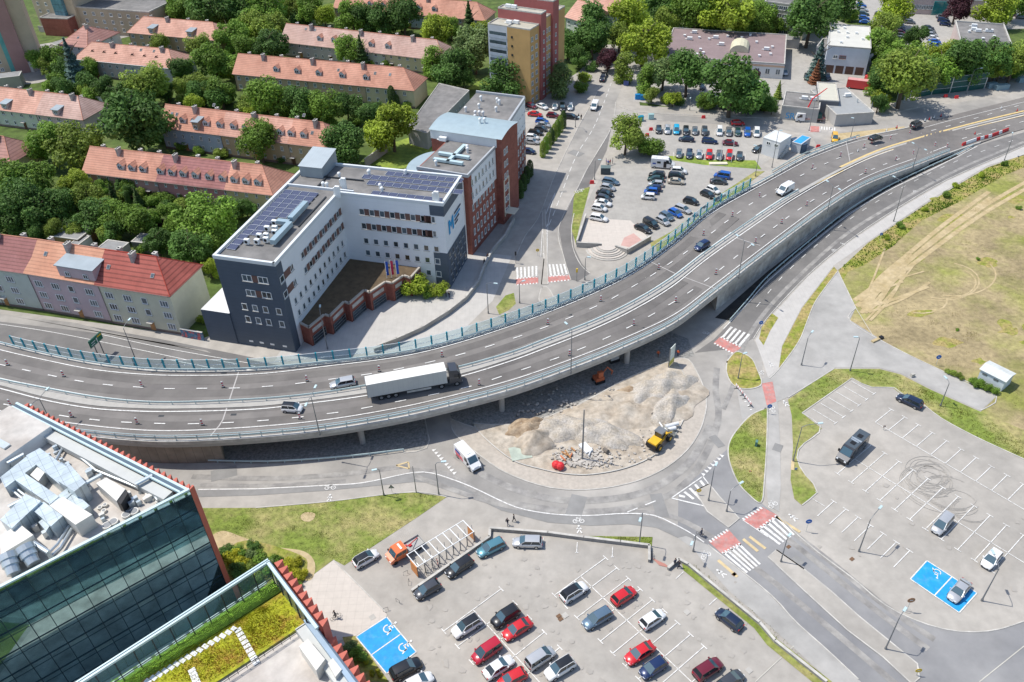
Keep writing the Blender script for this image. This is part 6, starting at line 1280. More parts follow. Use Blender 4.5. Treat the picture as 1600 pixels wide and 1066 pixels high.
for i, (x, c) in enumerate(rowA): placecar(('hatch', 'suv', 'mpv', 'estate')[i % 4], c, (x - .3, 198 + i * .5), (x, 207 + i * .5), '%s car, %s from the left in the top row of the upper lot' % (c, nth(i, 'leftmost')), up, .05)
for i, (x, y, c) in enumerate(((1072.5, 217, 'navy'), (1109, 220, 'dark blue'), (1141, 223, 'maroon'))): placecar(('sedan', 'estate', 'sedan')[i], c, (x - 13 + (26 if i == 0 else 0), y - 1 + (2 if i == 0 else 0)), (x + 13 - (26 if i == 0 else 0), y + 1 - (2 if i == 0 else 0)), '%s car, %s in the middle aisle of the upper lot' % (c, ('leftmost', 'middle', 'rightmost')[i]), up, .05)
for i, (x, c) in enumerate(((1061, 'grey'), (1077, 'navy'), (1092.5, 'silver'), (1108, 'red'), (1124, 'grey'), (1139.5, 'red'), (1155.5, 'dark grey'))): placecar(('hatch', 'estate', 'hatch', 'suv', 'estate', 'mpv', 'hatch')[i], c, (x + .4, 235 + i * .7), (x, 245 + i * .7), '%s car, %s from the left in the lower row of the upper lot' % (c, nth(i, 'leftmost')), up, .05)
placecar('hatch', 'black', (1188, 232), (1182, 234), 'black car at the right end of the upper lot by the white containers', up, .05)
pg = 'cars on the pale lot inside the road bend'
for i, (x, y, c, k) in enumerate(((954, 282.5, 'steel blue', 'estate'), (949.5, 292, 'silver', 'hatch'), (945, 301, 'black', 'sedan'), (943, 308.5, 'dark grey', 'hatch'), (942, 316, 'white', 'sedan'), (936, 324, 'white', 'hatch'), (935.5, 339.5, 'white', 'estate'))):
    placecar(k, c, (x - 12, y - 1.5), (x + 13, y + 3), '%s %s, %s from the top in the left column of the pale lot' % (c, KN[k], nth(i, 'first')), pg, .06)
for i, (x, y, c, k) in enumerate(((1026.5, 273, 'black', 'suv'), (1025, 279, 'dark green', 'sedan'), (1025, 287, 'silver', 'hatch'), (1021.5, 294, 'dark blue', 'hatch'), (1017, 298.5, 'blue', 'mini'), (1012.5, 307, 'white', 'mini'))):
    placecar(k, c, (x + 12, y + 1), (x - 12, y - 1), '%s %s, %s from the top in the middle column below the camper van' % (c, KN[k], nth(i, 'first')), pg, .06)
for i, (x, y, c, k) in enumerate(((1061, 267, 'white', 'suv'), (1057, 275, 'black', 'suv'), (1057, 283, 'beige', 'sedan'))):
    placecar(k, c, (x - 13, y - 1), (x + 13, y + 1), '%s %s, %s from the top in the column right of the camper van' % (c, KN[k], nth(i, 'first')), pg, .06)
for x0, y0, x1, y1, c, k, lab in ((1140, 276, 1117, 272, 'blue', 'mpv', 'blue people carrier at the upper right of the pale lot'), (1108, 282, 1138, 284, 'dark grey', 'sedan', 'dark grey saloon below the blue people carrier'), (1104, 292, 1125, 301, 'white', 'hatch', 'white hatchback beside the black one near the fence'), (1095, 299, 1117, 308, 'black', 'hatch', 'black hatchback left of the white one near the fence'),
                                  (1068, 311, 1092, 317, 'black', 'hatch', 'black hatchback alone on the pale lot by the fence'), (1056, 322, 1079, 331, 'silver', 'estate', 'silver estate, rightmost of the diagonal row'), (1045, 327, 1066, 338, 'blue', 'hatch', 'bright blue hatchback in the diagonal row'), (1031, 332, 1053, 343, 'steel blue', 'hatch', 'steel blue hatchback in the diagonal row'), (1025, 339, 1047, 351, 'silver', 'hatch', 'silver hatchback in the diagonal row'), (1005, 343, 1030, 356, 'black', 'mpv', 'black people carrier in the diagonal row'), (992, 351, 1018, 362, 'black', 'sedan', 'black saloon at the lower left end of the diagonal row')):
    placecar(k, c, (x0, y0), (x1, y1), lab, pg, .06)
hp = 'cars parked behind the brick building'
for i, (x, y, c, d) in enumerate(((830, 165, 'maroon', 1), (847, 166, 'white', 1), (867, 166, 'silver', 2), (879, 167, 'black', 2), (891, 167, 'silver', 2), (836, 178, 'red', 3), (864, 180, 'maroon', 3), (892, 182, 'black', 3), (847, 189, 'blue', 3), (849, 195, 'silver', 3), (845, 201, 'dark grey', 3), (837, 207, 'black', 3), (832, 214, 'white', 3), (831, 221, 'silver', 3), (826, 236, 'dark blue', 3))):
    dx, dy = ((0, 0), (8, 3), (0, 5), (11, 1))[d]; placecar(('hatch', 'sedan', 'hatch', 'estate')[i % 4], c, (x - dx, y - dy), (x + dx, y + dy), '%s car, %s counted down the yard behind the brick building' % (c, nth(i)), hp, .05)
fp = 'cars in the far top right parking lot'
random.seed(3); i = 0
for (x0, y0, x1, y1, n, cols) in ((1346, 8, 1352, 34, 5, ('blue', 'silver', 'dark green', 'blue', 'blue')), (1376, 22, 1382, 33, 3, ('dark grey', 'silver', 'grey')), (1407, 22, 1422, 34, 4, ('dark blue', 'grey', 'navy', 'grey')), (1403, 36, 1410, 60, 6, ('silver', 'grey', 'dark blue', 'crimson', 'dark grey', 'silver')), (1450, 43, 1463, 70, 6, ('dark grey', 'grey', 'silver', 'white', 'blue', 'blue')), (1440, 84, 1446, 104, 4, ('navy', 'white', 'white', 'red')), (1470, 20, 1477, 37, 4, ('silver', 'grey', 'dark blue', 'dark blue')), (1396, 80, 1398, 84, 1, ('silver',)), (1583, 22, 1596, 26, 2, ('dark grey', 'grey'))):
    for j in range(n):
        t = j / max(1, n - 1); x, y = x0 + (x1 - x0) * t, y0 + (y1 - y0) * t; placecar(random.choice(('hatch', 'sedan', 'estate')), cols[j % len(cols)], (x - 8, y - .6), (x + 8, y + .6), '%s car in the far top right lot, %s counted from its left' % (cols[j % len(cols)], nth(i)) if i < 30 else '%s car at the end of the far top right lot, %s' % (cols[j], nth(i - 30)), fp, .05); i += 1
for x, y, c, lab in ((1261, 120, 'black', 'black car in the yard left of the rust-coloured conifer'), (1293, 120, 'dark grey', 'dark car beside the blue spruce in the depot yard'), (1227, 113, 'silver', 'silver car parked at the right end of the school'), (1097, 135, 'dark grey', 'dark car under the trees before the school')):
    placecar('hatch', c, (x - 1, y - 5), (x + 1, y + 5), lab, 'cars in the school and depot yards', .05)
# ---------------------------------------------------------------- vans, lorry, buses
def vanobj(name, label, cat, rear, front, L, W, H, col, z=.06, nose=1.1, roof=None, glassside=False, windows=(), group=None, side=None, raised=0., blk=None):
    a, b_ = P(*rear, z + 1.), P(*front, z + 1.); c = (a + b_) / 2; ang = math.atan2(b_.y - a.y, b_.x - a.x); r = root(name, (c.x, c.y, z), ang, uniq(label), cat, group); h = L / 2; w = W / 2
    def add(b, nm, m, sm=False): o = b.build(nm, m, None, sm); o.parent = r; return o
    b = MB(); xs = [(-h, H * .96), (-h + .15, H), (h - nose - 1.0, H), (h - nose - .65, H * .985)]
    prof = [(-h, .45), (-h, H * .95), (-h + .12, H), (h - nose - 1.0, H), (h - nose - .7, H * .97), (h - nose + .15, H * .56), (h - .12, H * .42), (h, H * .3), (h, .35)]
    n = len(prof)
    for s1, s2, k in ((1, 1, 0),):
        V = []
        for (x, zz) in prof:
            ww = w * (1 if zz < H * .6 else .93) * (.93 if x > h - .3 else 1); V += [(x, -ww, zz), (x, ww, zz)]
        b.mesh(V, [(2 * i, 2 * i + 2, 2 * i + 3, 2 * i + 1) for i in range(n - 1)] + [tuple(2 * i for i in reversed(range(n))), tuple(2 * i + 1 for i in range(n)), (2 * (n - 1), 0, 1, 2 * (n - 1) + 1)])
    add(b, 'body', col)
    if roof: b = MB(); b.box(-h + .1, h - nose - 1.0, -w * .9, w * .9, H + .005, H + .03, I); add(b, 'roof_panel', roof)
    g = MB(); x0, x1 = h - nose - .64, h - nose + .1; z0_, z1_ = H * .6 + .0, H * .945
    g.mesh([(x1 + .03, -w * .84, H * .58), (x1 + .03, w * .84, H * .58), (x0 + .03, w * .78, z1_), (x0 + .03, -w * .78, z1_)], [(0, 1, 2, 3)]); add(g, 'windscreen', carglass_blue)
    for s in (-1, 1):
        g = MB(); g.mesh([(x1 - .3, s * (w * 1.005), H * .57), (x0 - .8, s * w * 1.005, H * .57), (x0 - .75, s * w * .95, H * .9), (x0 - .1, s * w * .95, H * .9)], [(0, 1, 2, 3)]); add(g, 'side_window', carglass)
        for (wx0, wx1, wz0, wz1) in windows: g = MB(); g.box(wx0, wx1, s * w - .02, s * w + .02, wz0, wz1, I); add(g, 'side_window', carglass)
        b = MB(); b.box(h - .25, h + .02, s * w * .66 - .2, s * w * .66 + .14, .8, 1.05, I); add(b, 'headlight', lampm)
        b = MB(); b.box(-h - .03, -h + .05, s * w * .86 - .1, s * w * .86 + .1, 1., 1.6, I); add(b, 'tail_light', tailm)
        b = MB(); b.box(x1 - .35, x1 - .15, s * (w + .02), s * (w + .3), H * .55, H * .72, I); add(b, 'mirror', black)
        for x in (-h + 1.1, h - 1.): b = MB(); b.tube([(x, s * (w - .22), .36), (x, s * (w + .01), .36)], .36, 14, 0); b.tube([(x, s * (w + .01), .36), (x, s * (w + .03), .36)], .22, 10, 1); add(b, 'wheel', [tyre, rim])
    b = MB(); b.box(h - .1, h + .04, -w * .8, w * .8, .3, .62, I); add(b, 'bumper', black)
    return r, add, h, w
r, add, h, w = vanobj('delivery_van', 'white delivery van with blue and red lettering leaving the overpass shadow', 'van', (711, 694), (751, 737), 5.9, 2.0, 2.5, PC['white'], nose=1.0)
for s in (-1,):
    b = MB(); b.box(-2.4, -.9, -w - .012, -w, 1.5, 1.95, I); add(b, 'lettering', mat('letter_blue', (.02, .06, .35), .5, var=0))
    for k in range(4): b = MB(); b.box(-2.5 + k * .1, -.2 + k * .1, -w - .012, -w, 1.25 - k * .2, 1.35 - k * .2, I); add(b, 'lettering', mat('letter_red', (.6, .02, .05), .5, var=0))
b = MB(); b.box(-.3, .7, -.4, .4, 2.5, 2.62, I); add(b, 'roof_vent', whitep)
r, add, h, w = vanobj('camper_van', 'dark grey camper van with roof rack across the right lot markings', 'camper van', (1359, 675), (1303, 730), 7.3, 2.15, 2.8, paint('anthracite', (.045, .048, .055), .3), nose=1.0, roof=mat('camper_roof', (.07, .09, .11), .5, var=.05), windows=((-2.4, -1.2, 1.6, 2.2), (-.8, .2, 1.6, 2.2)))
b = MB(); b.box(-2.3, -1.4, -.4, .4, 2.78, 2.9, I); b.box(.1, .9, -.4, .4, 2.78, 2.9, I); add(b, 'roof_hatch', black); b = MB(); b.box(-.9, -.5, -.9, .9, 2.78, 2.85, I); b.box(-.4, -.1, -.8, .6, 2.78, 2.84, I); add(b, 'roof_rack', steel)
b = MB(); b.box(h - 1.0, h - .1, -w * .8, w * .8, 1.08, 1.2, I); add(b, 'bonnet', PC['silver'])
r, add, h, w = vanobj('camper_van', 'white motorhome with side door open at the top of the pale lot', 'camper van', (1017, 255), (1055, 258), 6.6, 2.2, 2.9, PC['white'], nose=1.1, windows=((-1.6, -.6, 1.6, 2.2),))
b = MB(); b.box(.2, 1., -w - .02, -w, .5, 2.3, I); add(b, 'open_door', black); b = MB(); b.box(-2.8, -1.9, -w - .015, -w, 1.3, 1.7, I); add(b, 'lettering', mat('letter_blue', (.02, .06, .35), .5)); 
for i in range(3): b = MB(); b.box(-2.6 + i * 1.6, -1.8 + i * 1.6, -.4, .4, 2.9, 3.05, I); add(b, 'roof_hatch', whitep)
r, add, h, w = vanobj('delivery_van', 'white van driving down the curved overpass beside the median', 'van', (1239, 288), (1214.5, 302), 5.3, 1.95, 2.1, PC['white'], z=5.0, nose=1.1)
r, add, h, w = vanobj('delivery_van', 'white van with small crane behind it at the pavement of the main street', 'van', (932, 159), (926, 171), 5., 1.95, 2.1, PC['white'], nose=1.1)
r, add, h, w = vanobj('fire_engine', 'long red fire engine behind the corrugated workshop', 'fire engine', (1318, 131), (1376, 138), 9.5, 2.5, 3., PC['red'], nose=.6, roof=mat('pink_roof', (.6, .3, .28), .6))
r, add, h, w = vanobj('rescue_van', 'red rescue van behind the fire engine under the trees', 'van', (1355, 125), (1372, 121), 5.5, 2.1, 2.4, PC['red'], nose=1.)
# orange pickup
a, b_ = P(660, 843, .9), P(590, 885, .9); c = P(633, 858, 1.); ang = math.atan2(b_.y - a.y, b_.x - a.x); r = root('service_truck', (c.x, c.y, .06), ang, 'orange crew-cab service truck with open grey flatbed by the bike shelter', 'truck')
def add(b, nm, m): o = b.build(nm, m); o.parent = r; return o
b = MB(); prof = [(.1, .5), (.1, 2.2), (1.9, 2.2), (2.4, 1.35), (3.0, 1.15), (3.1, .5)]; V = [v for x, z in prof for v in ((x, -.95, z), (x, .95, z))]; n = len(prof)
b.mesh(V, [(2 * i, 2 * i + 2, 2 * i + 3, 2 * i + 1) for i in range(n - 1)] + [tuple(2 * i for i in reversed(range(n))), tuple(2 * i + 1 for i in range(n))]); add(b, 'cab', PC['orange'])
g = MB(); g.mesh([(2.43, -.82, 1.38), (2.43, .82, 1.38), (1.95, .76, 2.12), (1.95, -.76, 2.12)], [(0, 1, 2, 3)]); add(g, 'windscreen', carglass_blue)
for s in (-1, 1):
    for x0, x1 in ((.3, 1.), (1.1, 2.1)): g = MB(); g.box(x0, x1, s * .95 - .02, s * .95 + .02, 1.4, 2.0, I); add(g, 'side_window', carglass)
    for x in (-2.0, 2.3): b = MB(); b.tube([(x, s * .75, .36), (x, s * .98, .36)], .36, 14); add(b, 'wheel', tyre)
    b = MB(); b.box(3.0, 3.12, s * .65 - .18, s * .65 + .18, .75, .95, I); add(b, 'headlight', lampm); b = MB(); b.box(2.2, 2.4, s * 1., s * 1.2, 1.4, 1.7, I); add(b, 'mirror', black)
b = MB(); b.box(-3., 0, -1., 1., .75, .85, I); b.box(-3, 0, -1.02, -.96, .85, 1.2, I); b.box(-3, 0, .96, 1.02, .85, 1.2, I); b.box(-3.02, -2.96, -1, 1, .85, 1.2, I); b.box(-.04, .02, -1, 1, .85, 1.9, I); add(b, 'flatbed', mat('bed_grey', (.38, .38, .37), .7, var=.1))
b = MB(); b.box(-1.2, -.7, -.3, .1, .85, 1.1, I); b.box(-.6, -.4, -.6, -.3, .85, 1.05, I); add(b, 'tool_box', redm); b = MB(); b.tube([(-2.6, -.6, 1.), (-.3, .5, 1.9)], .08, 6, 0); add(b, 'pole_load', redm)
b = MB(); b.box(.7, 1., -.6, .6, 2.2, 2.32, I); add(b, 'light_bar', whitep)
# the lorry
za = 5.94; a, b_ = P(588, 604, za + 2), P(716, 582, za + 2); ang = math.atan2(b_.y - a.y, b_.x - a.x)
c = P(652, 593, za + 2.2); r = root('articulated_lorry', (c.x, c.y, za), ang + R_(1), 'long articulated lorry with white box trailer and black cab on the overpass', 'lorry')
b = MB(); b.box(-9.1, 5.2, -1.27, 1.27, 1.15, 4.05, I, 1, 0); b.box(-9.15, -9.08, -1.29, 1.29, 1.1, 4.08, I, 2)
add(b, 'trailer', [mat('trailer_roof', (.72, .71, .66), .6, var=.04, scale=.4), mat('trailer_curtain', (.56, .56, .53), .65, var=.05, scale=.4, bands=[(0, .9, .1, .06), (2, .7, .03, .08)]), greymetal])
b = MB(); b.box(-8.2, 5.2, -1.22, 1.22, .95, 1.15, I); b.box(-8, -2.5, -.5, .5, .6, .95, I); b.box(-2.2, 2.2, -1.25, -1.2, .5, .95, I, 1); add(b, 'chassis', [darkmetal, kerbm])
b = MB(); cab = [(5.6, .9), (5.6, 3.1), (5.8, 3.75), (7.2, 3.6), (7.75, 2.6), (7.9, 1.6), (7.95, .5), (5.6, .5)]; V = [v for x, z in cab for v in ((x, -1.22, z), (x, 1.22, z))]; n = len(cab)
b.mesh(V, [(2 * i, 2 * i + 2, 2 * i + 3, 2 * i + 1) for i in range(n - 1)] + [tuple(2 * i for i in reversed(range(n))), tuple(2 * i + 1 for i in range(n))]); add(b, 'cab', PC['dark grey'])
g = MB(); g.mesh([(7.93, -1.1, 1.75), (7.93, 1.1, 1.75), (7.6, 1.05, 2.95), (7.6, -1.05, 2.95)], [(0, 1, 2, 3)]); add(g, 'windscreen', carglass_blue)
for s in (-1, 1):
    g = MB(); g.box(6.5, 7.4, s * 1.22 - .02, s * 1.22 + .02, 1.9, 2.7, I); add(g, 'side_window', carglass)
    for x in (-6.8, -5.5, -4.2, 4.1, 6.9): b = MB(); b.tube([(x, s * .85, .52), (x, s * 1.24, .52)], .52, 16, 0); b.tube([(x, s * 1.24, .52), (x, s * 1.26, .52)], .3, 10, 1); add(b, 'wheel', [tyre, rim])
    b = MB(); b.box(7.3, 7.5, s * 1.25, s * 1.55, 1.9, 2.7, I); add(b, 'mirror', black); b = MB(); b.box(7.9, 8.0, s * .85 - .2, s * .85 + .2, .7, .95, I); add(b, 'headlight', lampm)
b = MB(); b.box(3., 5.55, -.5, .5, .7, .95, I); b.tube([(4.8, -.95, .8), (5.6, -.95, .8)], .33, 10); add(b, 'tractor_frame', darkmetal)
# wheel loader on the island
c = P(1030, 692, .3); ang = math.atan2(*(P(1055, 665) - P(1018, 700)).yx) if False else math.atan2((P(1053, 668) - P(1018, 702)).y, (P(1053, 668) - P(1018, 702)).x)
r = root('wheel_loader', (c.x, c.y, .3), ang, 'yellow wheel loader carrying white pipes on the construction island', 'wheel loader')
ly = mat('loader_yellow', (.72, .42, .03), .5, var=.1, scale=1.)
b = MB(); b.box(-2.6, -.6, -.85, .85, .9, 1.9, I); b.box(-2.75, -2.5, -.9, .9, .7, 1.6, I, 1); b.box(-.6, .6, -.7, .7, .8, 1.3, I); b.box(.6, 1.8, -.5, .5, .9, 1.5, I); add(b, 'body', [ly, black])
b = MB(); b.box(-.7, .6, -.7, .7, 1.9, 3., I, 1); b.box(-.8, .7, -.8, .8, 3., 3.12, I, 0); add(b, 'cab', [greymetal, carglass])
for s in (-1, 1):
    for x in (-1.7, 1.5): b = MB(); b.tube([(x, s * .75, .7), (x, s * 1.3, .7)], .7, 16, 0); b.tube([(x, s * 1.3, .7), (x, s * 1.32, .7)], .35, 10, 1); add(b, 'wheel', [tyre, ly])
    b = MB(); b.tube([(.9, s * .5, 1.6), (2.2, s * .6, 1.2), (2.9, s * .6, .7)], .14, 6); add(b, 'lift_arm', ly)
b = MB(); b.mesh([(2.8, -1.3, .2), (2.8, 1.3, .2), (2.9, 1.3, 1.2), (2.9, -1.3, 1.2), (3.8, -1.3, .25), (3.8, 1.3, .25)], [(0, 1, 2, 3), (0, 4, 5, 1), (0, 3, 4), (1, 5, 2)]); add(b, 'bucket', steel)
for k in range(2): 
    o = P(1046 + k * 4, 672 - k * 6, .9); b = MB(); b.tube([o + Vector((-1.2, -.2, k * .15)), o + Vector((1.2, .5, k * .15))], .35, 12); tag(b.build('white_pipe', W_white), 'thick white pipe at the loader bucket, %s from the front' % nth(k, 'first'), 'pipe', 'white pipes at the loader')
# crane truck at the top right
r, add, h, w = vanobj('crane_truck', 'white-cab crane truck with red boom carrying green panels', 'crane truck', (1282, 184), (1247, 184), 8.5, 2.4, 2.7, PC['white'], nose=.4)
for ch in [o for o in SC.collection.objects if o.parent == r and o.name.startswith('body')]: ch.scale.x = .32; ch.location.x = h * .68
b = MB(); b.box(-h, h - 2.9, -1.2, 1.2, .9, 1.1, I); add(b, 'flatbed', mat('bed_red', (.4, .2, .18), .7)); b = MB(); b.box(-h + .8, h - 3.8, -1., 1., 1.1, 2.4, I); add(b, 'panel_stack', green_panel)
b = MB(); b.tube([(h - 3.1, 0, 1.1), (h - 3.1, 0, 3.6), (h - 4.2, -.4, 6.8), (h - 8.5, -2.5, 9.2)], [.28, .25, .2, .12], 8); add(b, 'crane_boom', redm)
for q in list(PROTO.values()):
    for ch in [o for o in SC.collection.objects if o.parent == q]: bpy.data.objects.remove(ch)
    bpy.data.objects.remove(q)
# ================================================================ trees, shrubs, hedges
LC = {'D': leafmat('leaf_dark', (.10, .195, .04)), 'G': leafmat('leaf_green', (.17, .285, .04)), 'Y': leafmat('leaf_olive', (.23, .31, .05)), 'L': leafmat('leaf_lime', (.31, .40, .04)), 'P': leafmat('leaf_purple', (.085, .03, .04)), 'C': leafmat('needle_green', (.07, .125, .03)), 'B': leafmat('needle_blue', (.09, .15, .13)), 'R': leafmat('needle_rust', (.28, .12, .06)), 'W': leafmat('leaf_willow', (.19, .27, .09)), 'F': leafmat('leaf_yellow', (.42, .42, .03))}
bark = mat('bark', (.12, .09, .065), .95, var=.2, scale=3)
def leafmesh(name, seed, shape='round', n=3800, s=.085):
    rn = random.Random(seed); V = []; Fc = []
    def quad(p, nrm, sz):
        a = nrm.orthogonal().normalized(); a = (Matrix.Rotation(rn.uniform(0, 6.28), 3, nrm) @ a); b = nrm.cross(a); k = len(V); w = sz * rn.uniform(.45, .8)
        V.extend([p - a * sz, p + b * w - nrm * sz * .25, p + a * sz, p - b * w - nrm * sz * .25]); Fc.append((k, k + 1, k + 2, k + 3))
    blobs = []
    if shape == 'round':
        for i in range(rn.randint(18, 25)):
            th = rn.uniform(0, 6.28); u = rn.uniform(-.75, .95); rr = math.sqrt(max(0, 1 - u * u * .85)) * rn.uniform(.4, .82); blobs.append((Vector((math.cos(th) * rr, math.sin(th) * rr, u * .66)), rn.uniform(.17, .42)))
        blobs.append((Vector((0, 0, .1)), .55))
    elif shape == 'tall':
        for i in range(20): u = rn.uniform(-1, 1); th = rn.uniform(0, 6.28); rr = .42 * math.sqrt(max(.05, 1 - u * u)) * rn.uniform(.5, 1.1); blobs.append((Vector((math.cos(th) * rr, math.sin(th) * rr, u)), rn.uniform(.24, .38)))
    elif shape == 'bush':
        for i in range(12): th = rn.uniform(0, 6.28); rr = rn.uniform(0, .65); blobs.append((Vector((math.cos(th) * rr, math.sin(th) * rr, rn.uniform(-.1, .35))), rn.uniform(.28, .45)))
    if shape == 'cone':
        for i in range(n):
            t = rn.random() ** .6; z = 1 - 2 * t; lay = .78 + .22 * math.cos(t * 60); rad = .52 * t * lay * rn.uniform(.55, 1.05); th = rn.uniform(0, 6.28); th = round(th * 2.2 + t * 9) / 2.2 + rn.gauss(0, .1) if rn.random() < .6 else th
            nrm = Vector((math.cos(th) * .5, math.sin(th) * .5, .9)).normalized(); quad(Vector((math.cos(th) * rad, math.sin(th) * rad, z)), (nrm + Vector((rn.gauss(0, .3), rn.gauss(0, .3), rn.gauss(0, .3)))).normalized(), s * rn.uniform(.6, 1.2))
    elif shape == 'column':
        for i in range(n):
            t = rn.random(); z = -1 + 2 * t; rad = .32 * (min(1, t * 5 + .5)) * (1 if t < .6 else math.sqrt(max(0, 1 - ((t - .6) / .4) ** 2))) * rn.uniform(.75, 1.05); th = rn.uniform(0, 6.28); nrm = Vector((math.cos(th), math.sin(th), .4)); quad(Vector((math.cos(th) * rad, math.sin(th) * rad, z)), (nrm + Vector((rn.gauss(0, .4), rn.gauss(0, .4), rn.gauss(0, .4)))).normalized(), s * rn.uniform(.6, 1.1))
    else:
        tot = sum(b[1] ** 2 for b in blobs)
        for c, r in blobs:
            for i in range(int(n * r * r / tot)):
                d = Vector((rn.gauss(0, 1), rn.gauss(0, 1), rn.gauss(0, 1))).normalized(); p = c + d * r * (rn.uniform(.72, 1.08) if rn.random() < .8 else rn.uniform(.2, .8)) 
                if p.z < -.75 and shape == 'round': continue
                quad(p, (d * .8 + Vector((rn.gauss(0, .5), rn.gauss(0, .5), rn.gauss(0, .5) + .35))).normalized(), s * rn.uniform(.55, 1.25))
    me = bpy.data.meshes.new(name); me.from_pydata([tuple(v) for v in V], [], Fc); me.materials.append(LC['G']); me.update(); return me
CR = {'round': [leafmesh('crown', i, 'round', 5200, .06) for i in range(7)], 'tall': [leafmesh('crown', 20 + i, 'tall', 4200, .06) for i in range(3)], 'bush': [leafmesh('foliage', 30 + i, 'bush', 2400, .075) for i in range(4)], 'cone': [leafmesh('crown', 40 + i, 'cone', 3600, .06) for i in range(3)], 'column': [leafmesh('foliage', 50 + i, 'column', 2600, .05) for i in range(2)]}
def trunkmesh():
    b = MB(); b.tube([(0, 0, 0), (.03, 0, .5), (0, .02, 1.0)], [.05, .036, .022], 7)
    for i in range(6):
        a = i * 1.05; z = .45 + .08 * i; b.tube([(0, 0, z), (math.cos(a) * .16, math.sin(a) * .16, z + .2), (math.cos(a) * .34, math.sin(a) * .34, z + .34)], [.02, .013, .006], 5)
    me = bpy.data.meshes.new('trunk'); me.from_pydata([tuple(v) for v in b.v], [], b.f); me.materials.append(bark); return me
TRUNK = trunkmesh()
rt_ = random.Random(77); KW = {'D': 'dark green', 'G': 'mid green', 'Y': 'olive green', 'L': 'lime green', 'P': 'purple-leaved', 'C': 'dark conifer', 'B': 'blue-grey spruce', 'R': 'rust-brown conifer', 'W': 'pale willow-like', 'F': 'yellow'}
TREES = []
def tree(x, y, rp, k='G', shape='round', hk=None):
    TREES.append((x, y, rp, k, shape, hk))
def maketree(x, y, rp, k, shape, hk, label, group):
    hc = 5.
    for _ in range(4):
        p = P(x, y, hc); dist = (p - Vector((0, 0, CAMH))).length; rm = rp * 1.24 / FPX * dist
        hc = {'round': max(rm * 1.02, 2.), 'tall': rm * .95, 'bush': rm * .45, 'cone': rm * .98, 'column': rm * .98}[shape]
    cx_, cy_ = p.x, p.y; isb = shape in ('bush', 'column')
    r = root('shrub' if shape == 'bush' else ('columnar_conifer' if shape == 'column' else ('conifer' if shape == 'cone' else 'tree')), (cx_, cy_, 0), rt_.uniform(0, 6.28), uniq(label), 'shrub' if isb else 'tree', group)
    me = rt_.choice(CR[shape]); o = link(bpy.data.objects.new('foliage' if isb else 'crown', me)); o.parent = r; o.location = (0, 0, hc)
    sc = {'round': (1.08, 1.08, 1.05), 'tall': (1.1, 1.1, .95), 'bush': (1, 1, .95), 'cone': (1.1, 1.1, 1), 'column': (1.1, 1.1, 1)}[shape]; o.scale = [rm * q * rt_.uniform(.94, 1.06) for q in sc]; o.rotation_euler = (0, 0, rt_.uniform(0, 6.28))
    o.material_slots[0].link = 'OBJECT'; o.material_slots[0].material = LC[k]
    if shape in ('round', 'tall', 'cone'):
        t = link(bpy.data.objects.new('trunk', TRUNK)); t.parent = r; q = hc + rm * .5; t.scale = (rm * 1.4, rm * 1.4, q)
    return r
ZONES = []
def zone(desc, items, shape='round'):
    ks = 1.45 if 'beside the glass' in desc or 'at the white office' in desc else 1.
    items = sorted(items, key=lambda q: q[0]); n = len(items)
    for i, it in enumerate(items):
        x, y, rp, k = it[:4]; rp *= ks; sh = it[4] if len(it) > 4 else shape; kind = {'round': 'tree', 'tall': 'tall narrow tree', 'bush': 'bush', 'cone': '', 'column': 'slim evergreen'}[sh]
        w_ = (KW[k] + ' ' + (kind if not (sh == 'cone' and k in 'BCR') else '')).strip() if sh != 'cone' or k in 'BCR' else KW[k] + ' conifer'
        maketree(x, y, rp, k, sh, None, '%s, %s %s' % (w_, nth(i, 'leftmost') + (' from the left' if i else ''), desc), 'trees and shrubs ' + desc)
zone('between the top left terraces', [(137, 108, 12, 'G'), (60, 97, 13, 'G'), (88, 93, 16, 'G'), (100, 108, 13, 'D'), (75, 105, 11, 'Y'), (112, 97, 26, 'B', 'cone'), (85, 130, 12, 'G'), (98, 138, 13, 'D'), (137, 131, 13, 'D'), (163, 137, 14, 'D'), (185, 150, 17, 'D'), (232, 136, 24, 'Y'), (222, 163, 16, 'D'), (210, 140, 12, 'G'), (250, 70, 11, 'Y')])
zone('in the avenue beside the tan terrace', [(287, 138, 13, 'Y'), (310, 132, 14, 'Y'), (345, 146, 18, 'G'), (312, 75, 15, 'Y'), (334, 98, 24, 'G'), (287, 110, 16, 'D'), (360, 57, 20, 'G'), (330, 14, 26, 'D'), (300, 14, 14, 'D'), (275, 20, 18, 'G'), (387, 15, 22, 'D'), (396, 40, 18, 'Y'), (388, 78, 18, 'G'), (420, 72, 22, 'D'), (415, 14, 24, 'G'), (425, 42, 20, 'Y'), (257, 14, 12, 'D'), (352, 30, 14, 'Y'), (372, 48, 14, 'G')])
zone('along the top edge beside the tower', [(482, 17, 18, 'G'), (507, 27, 14, 'L'), (460, 14, 14, 'Y'), (550, 27, 20, 'G'), (567, 30, 18, 'D'), (596, 30, 22, 'D'), (630, 28, 23, 'D'), (682, 50, 20, 'L'), (733, 35, 24, 'C', 'cone'), (705, 45, 14, 'G')])
zone('near the pink-roofed terrace and tower lawn', [(545, 80, 18, 'G'), (564, 82, 20, 'C', 'cone'), (742, 80, 27, 'W'), (710, 107, 26, 'D'), (676, 97, 20, 'G', 'tall'), (757, 52, 16, 'L'), (792, 126, 27, 'D'), (728, 98, 10, 'P'), (692, 120, 14, 'G'), (724, 125, 14, 'D')])
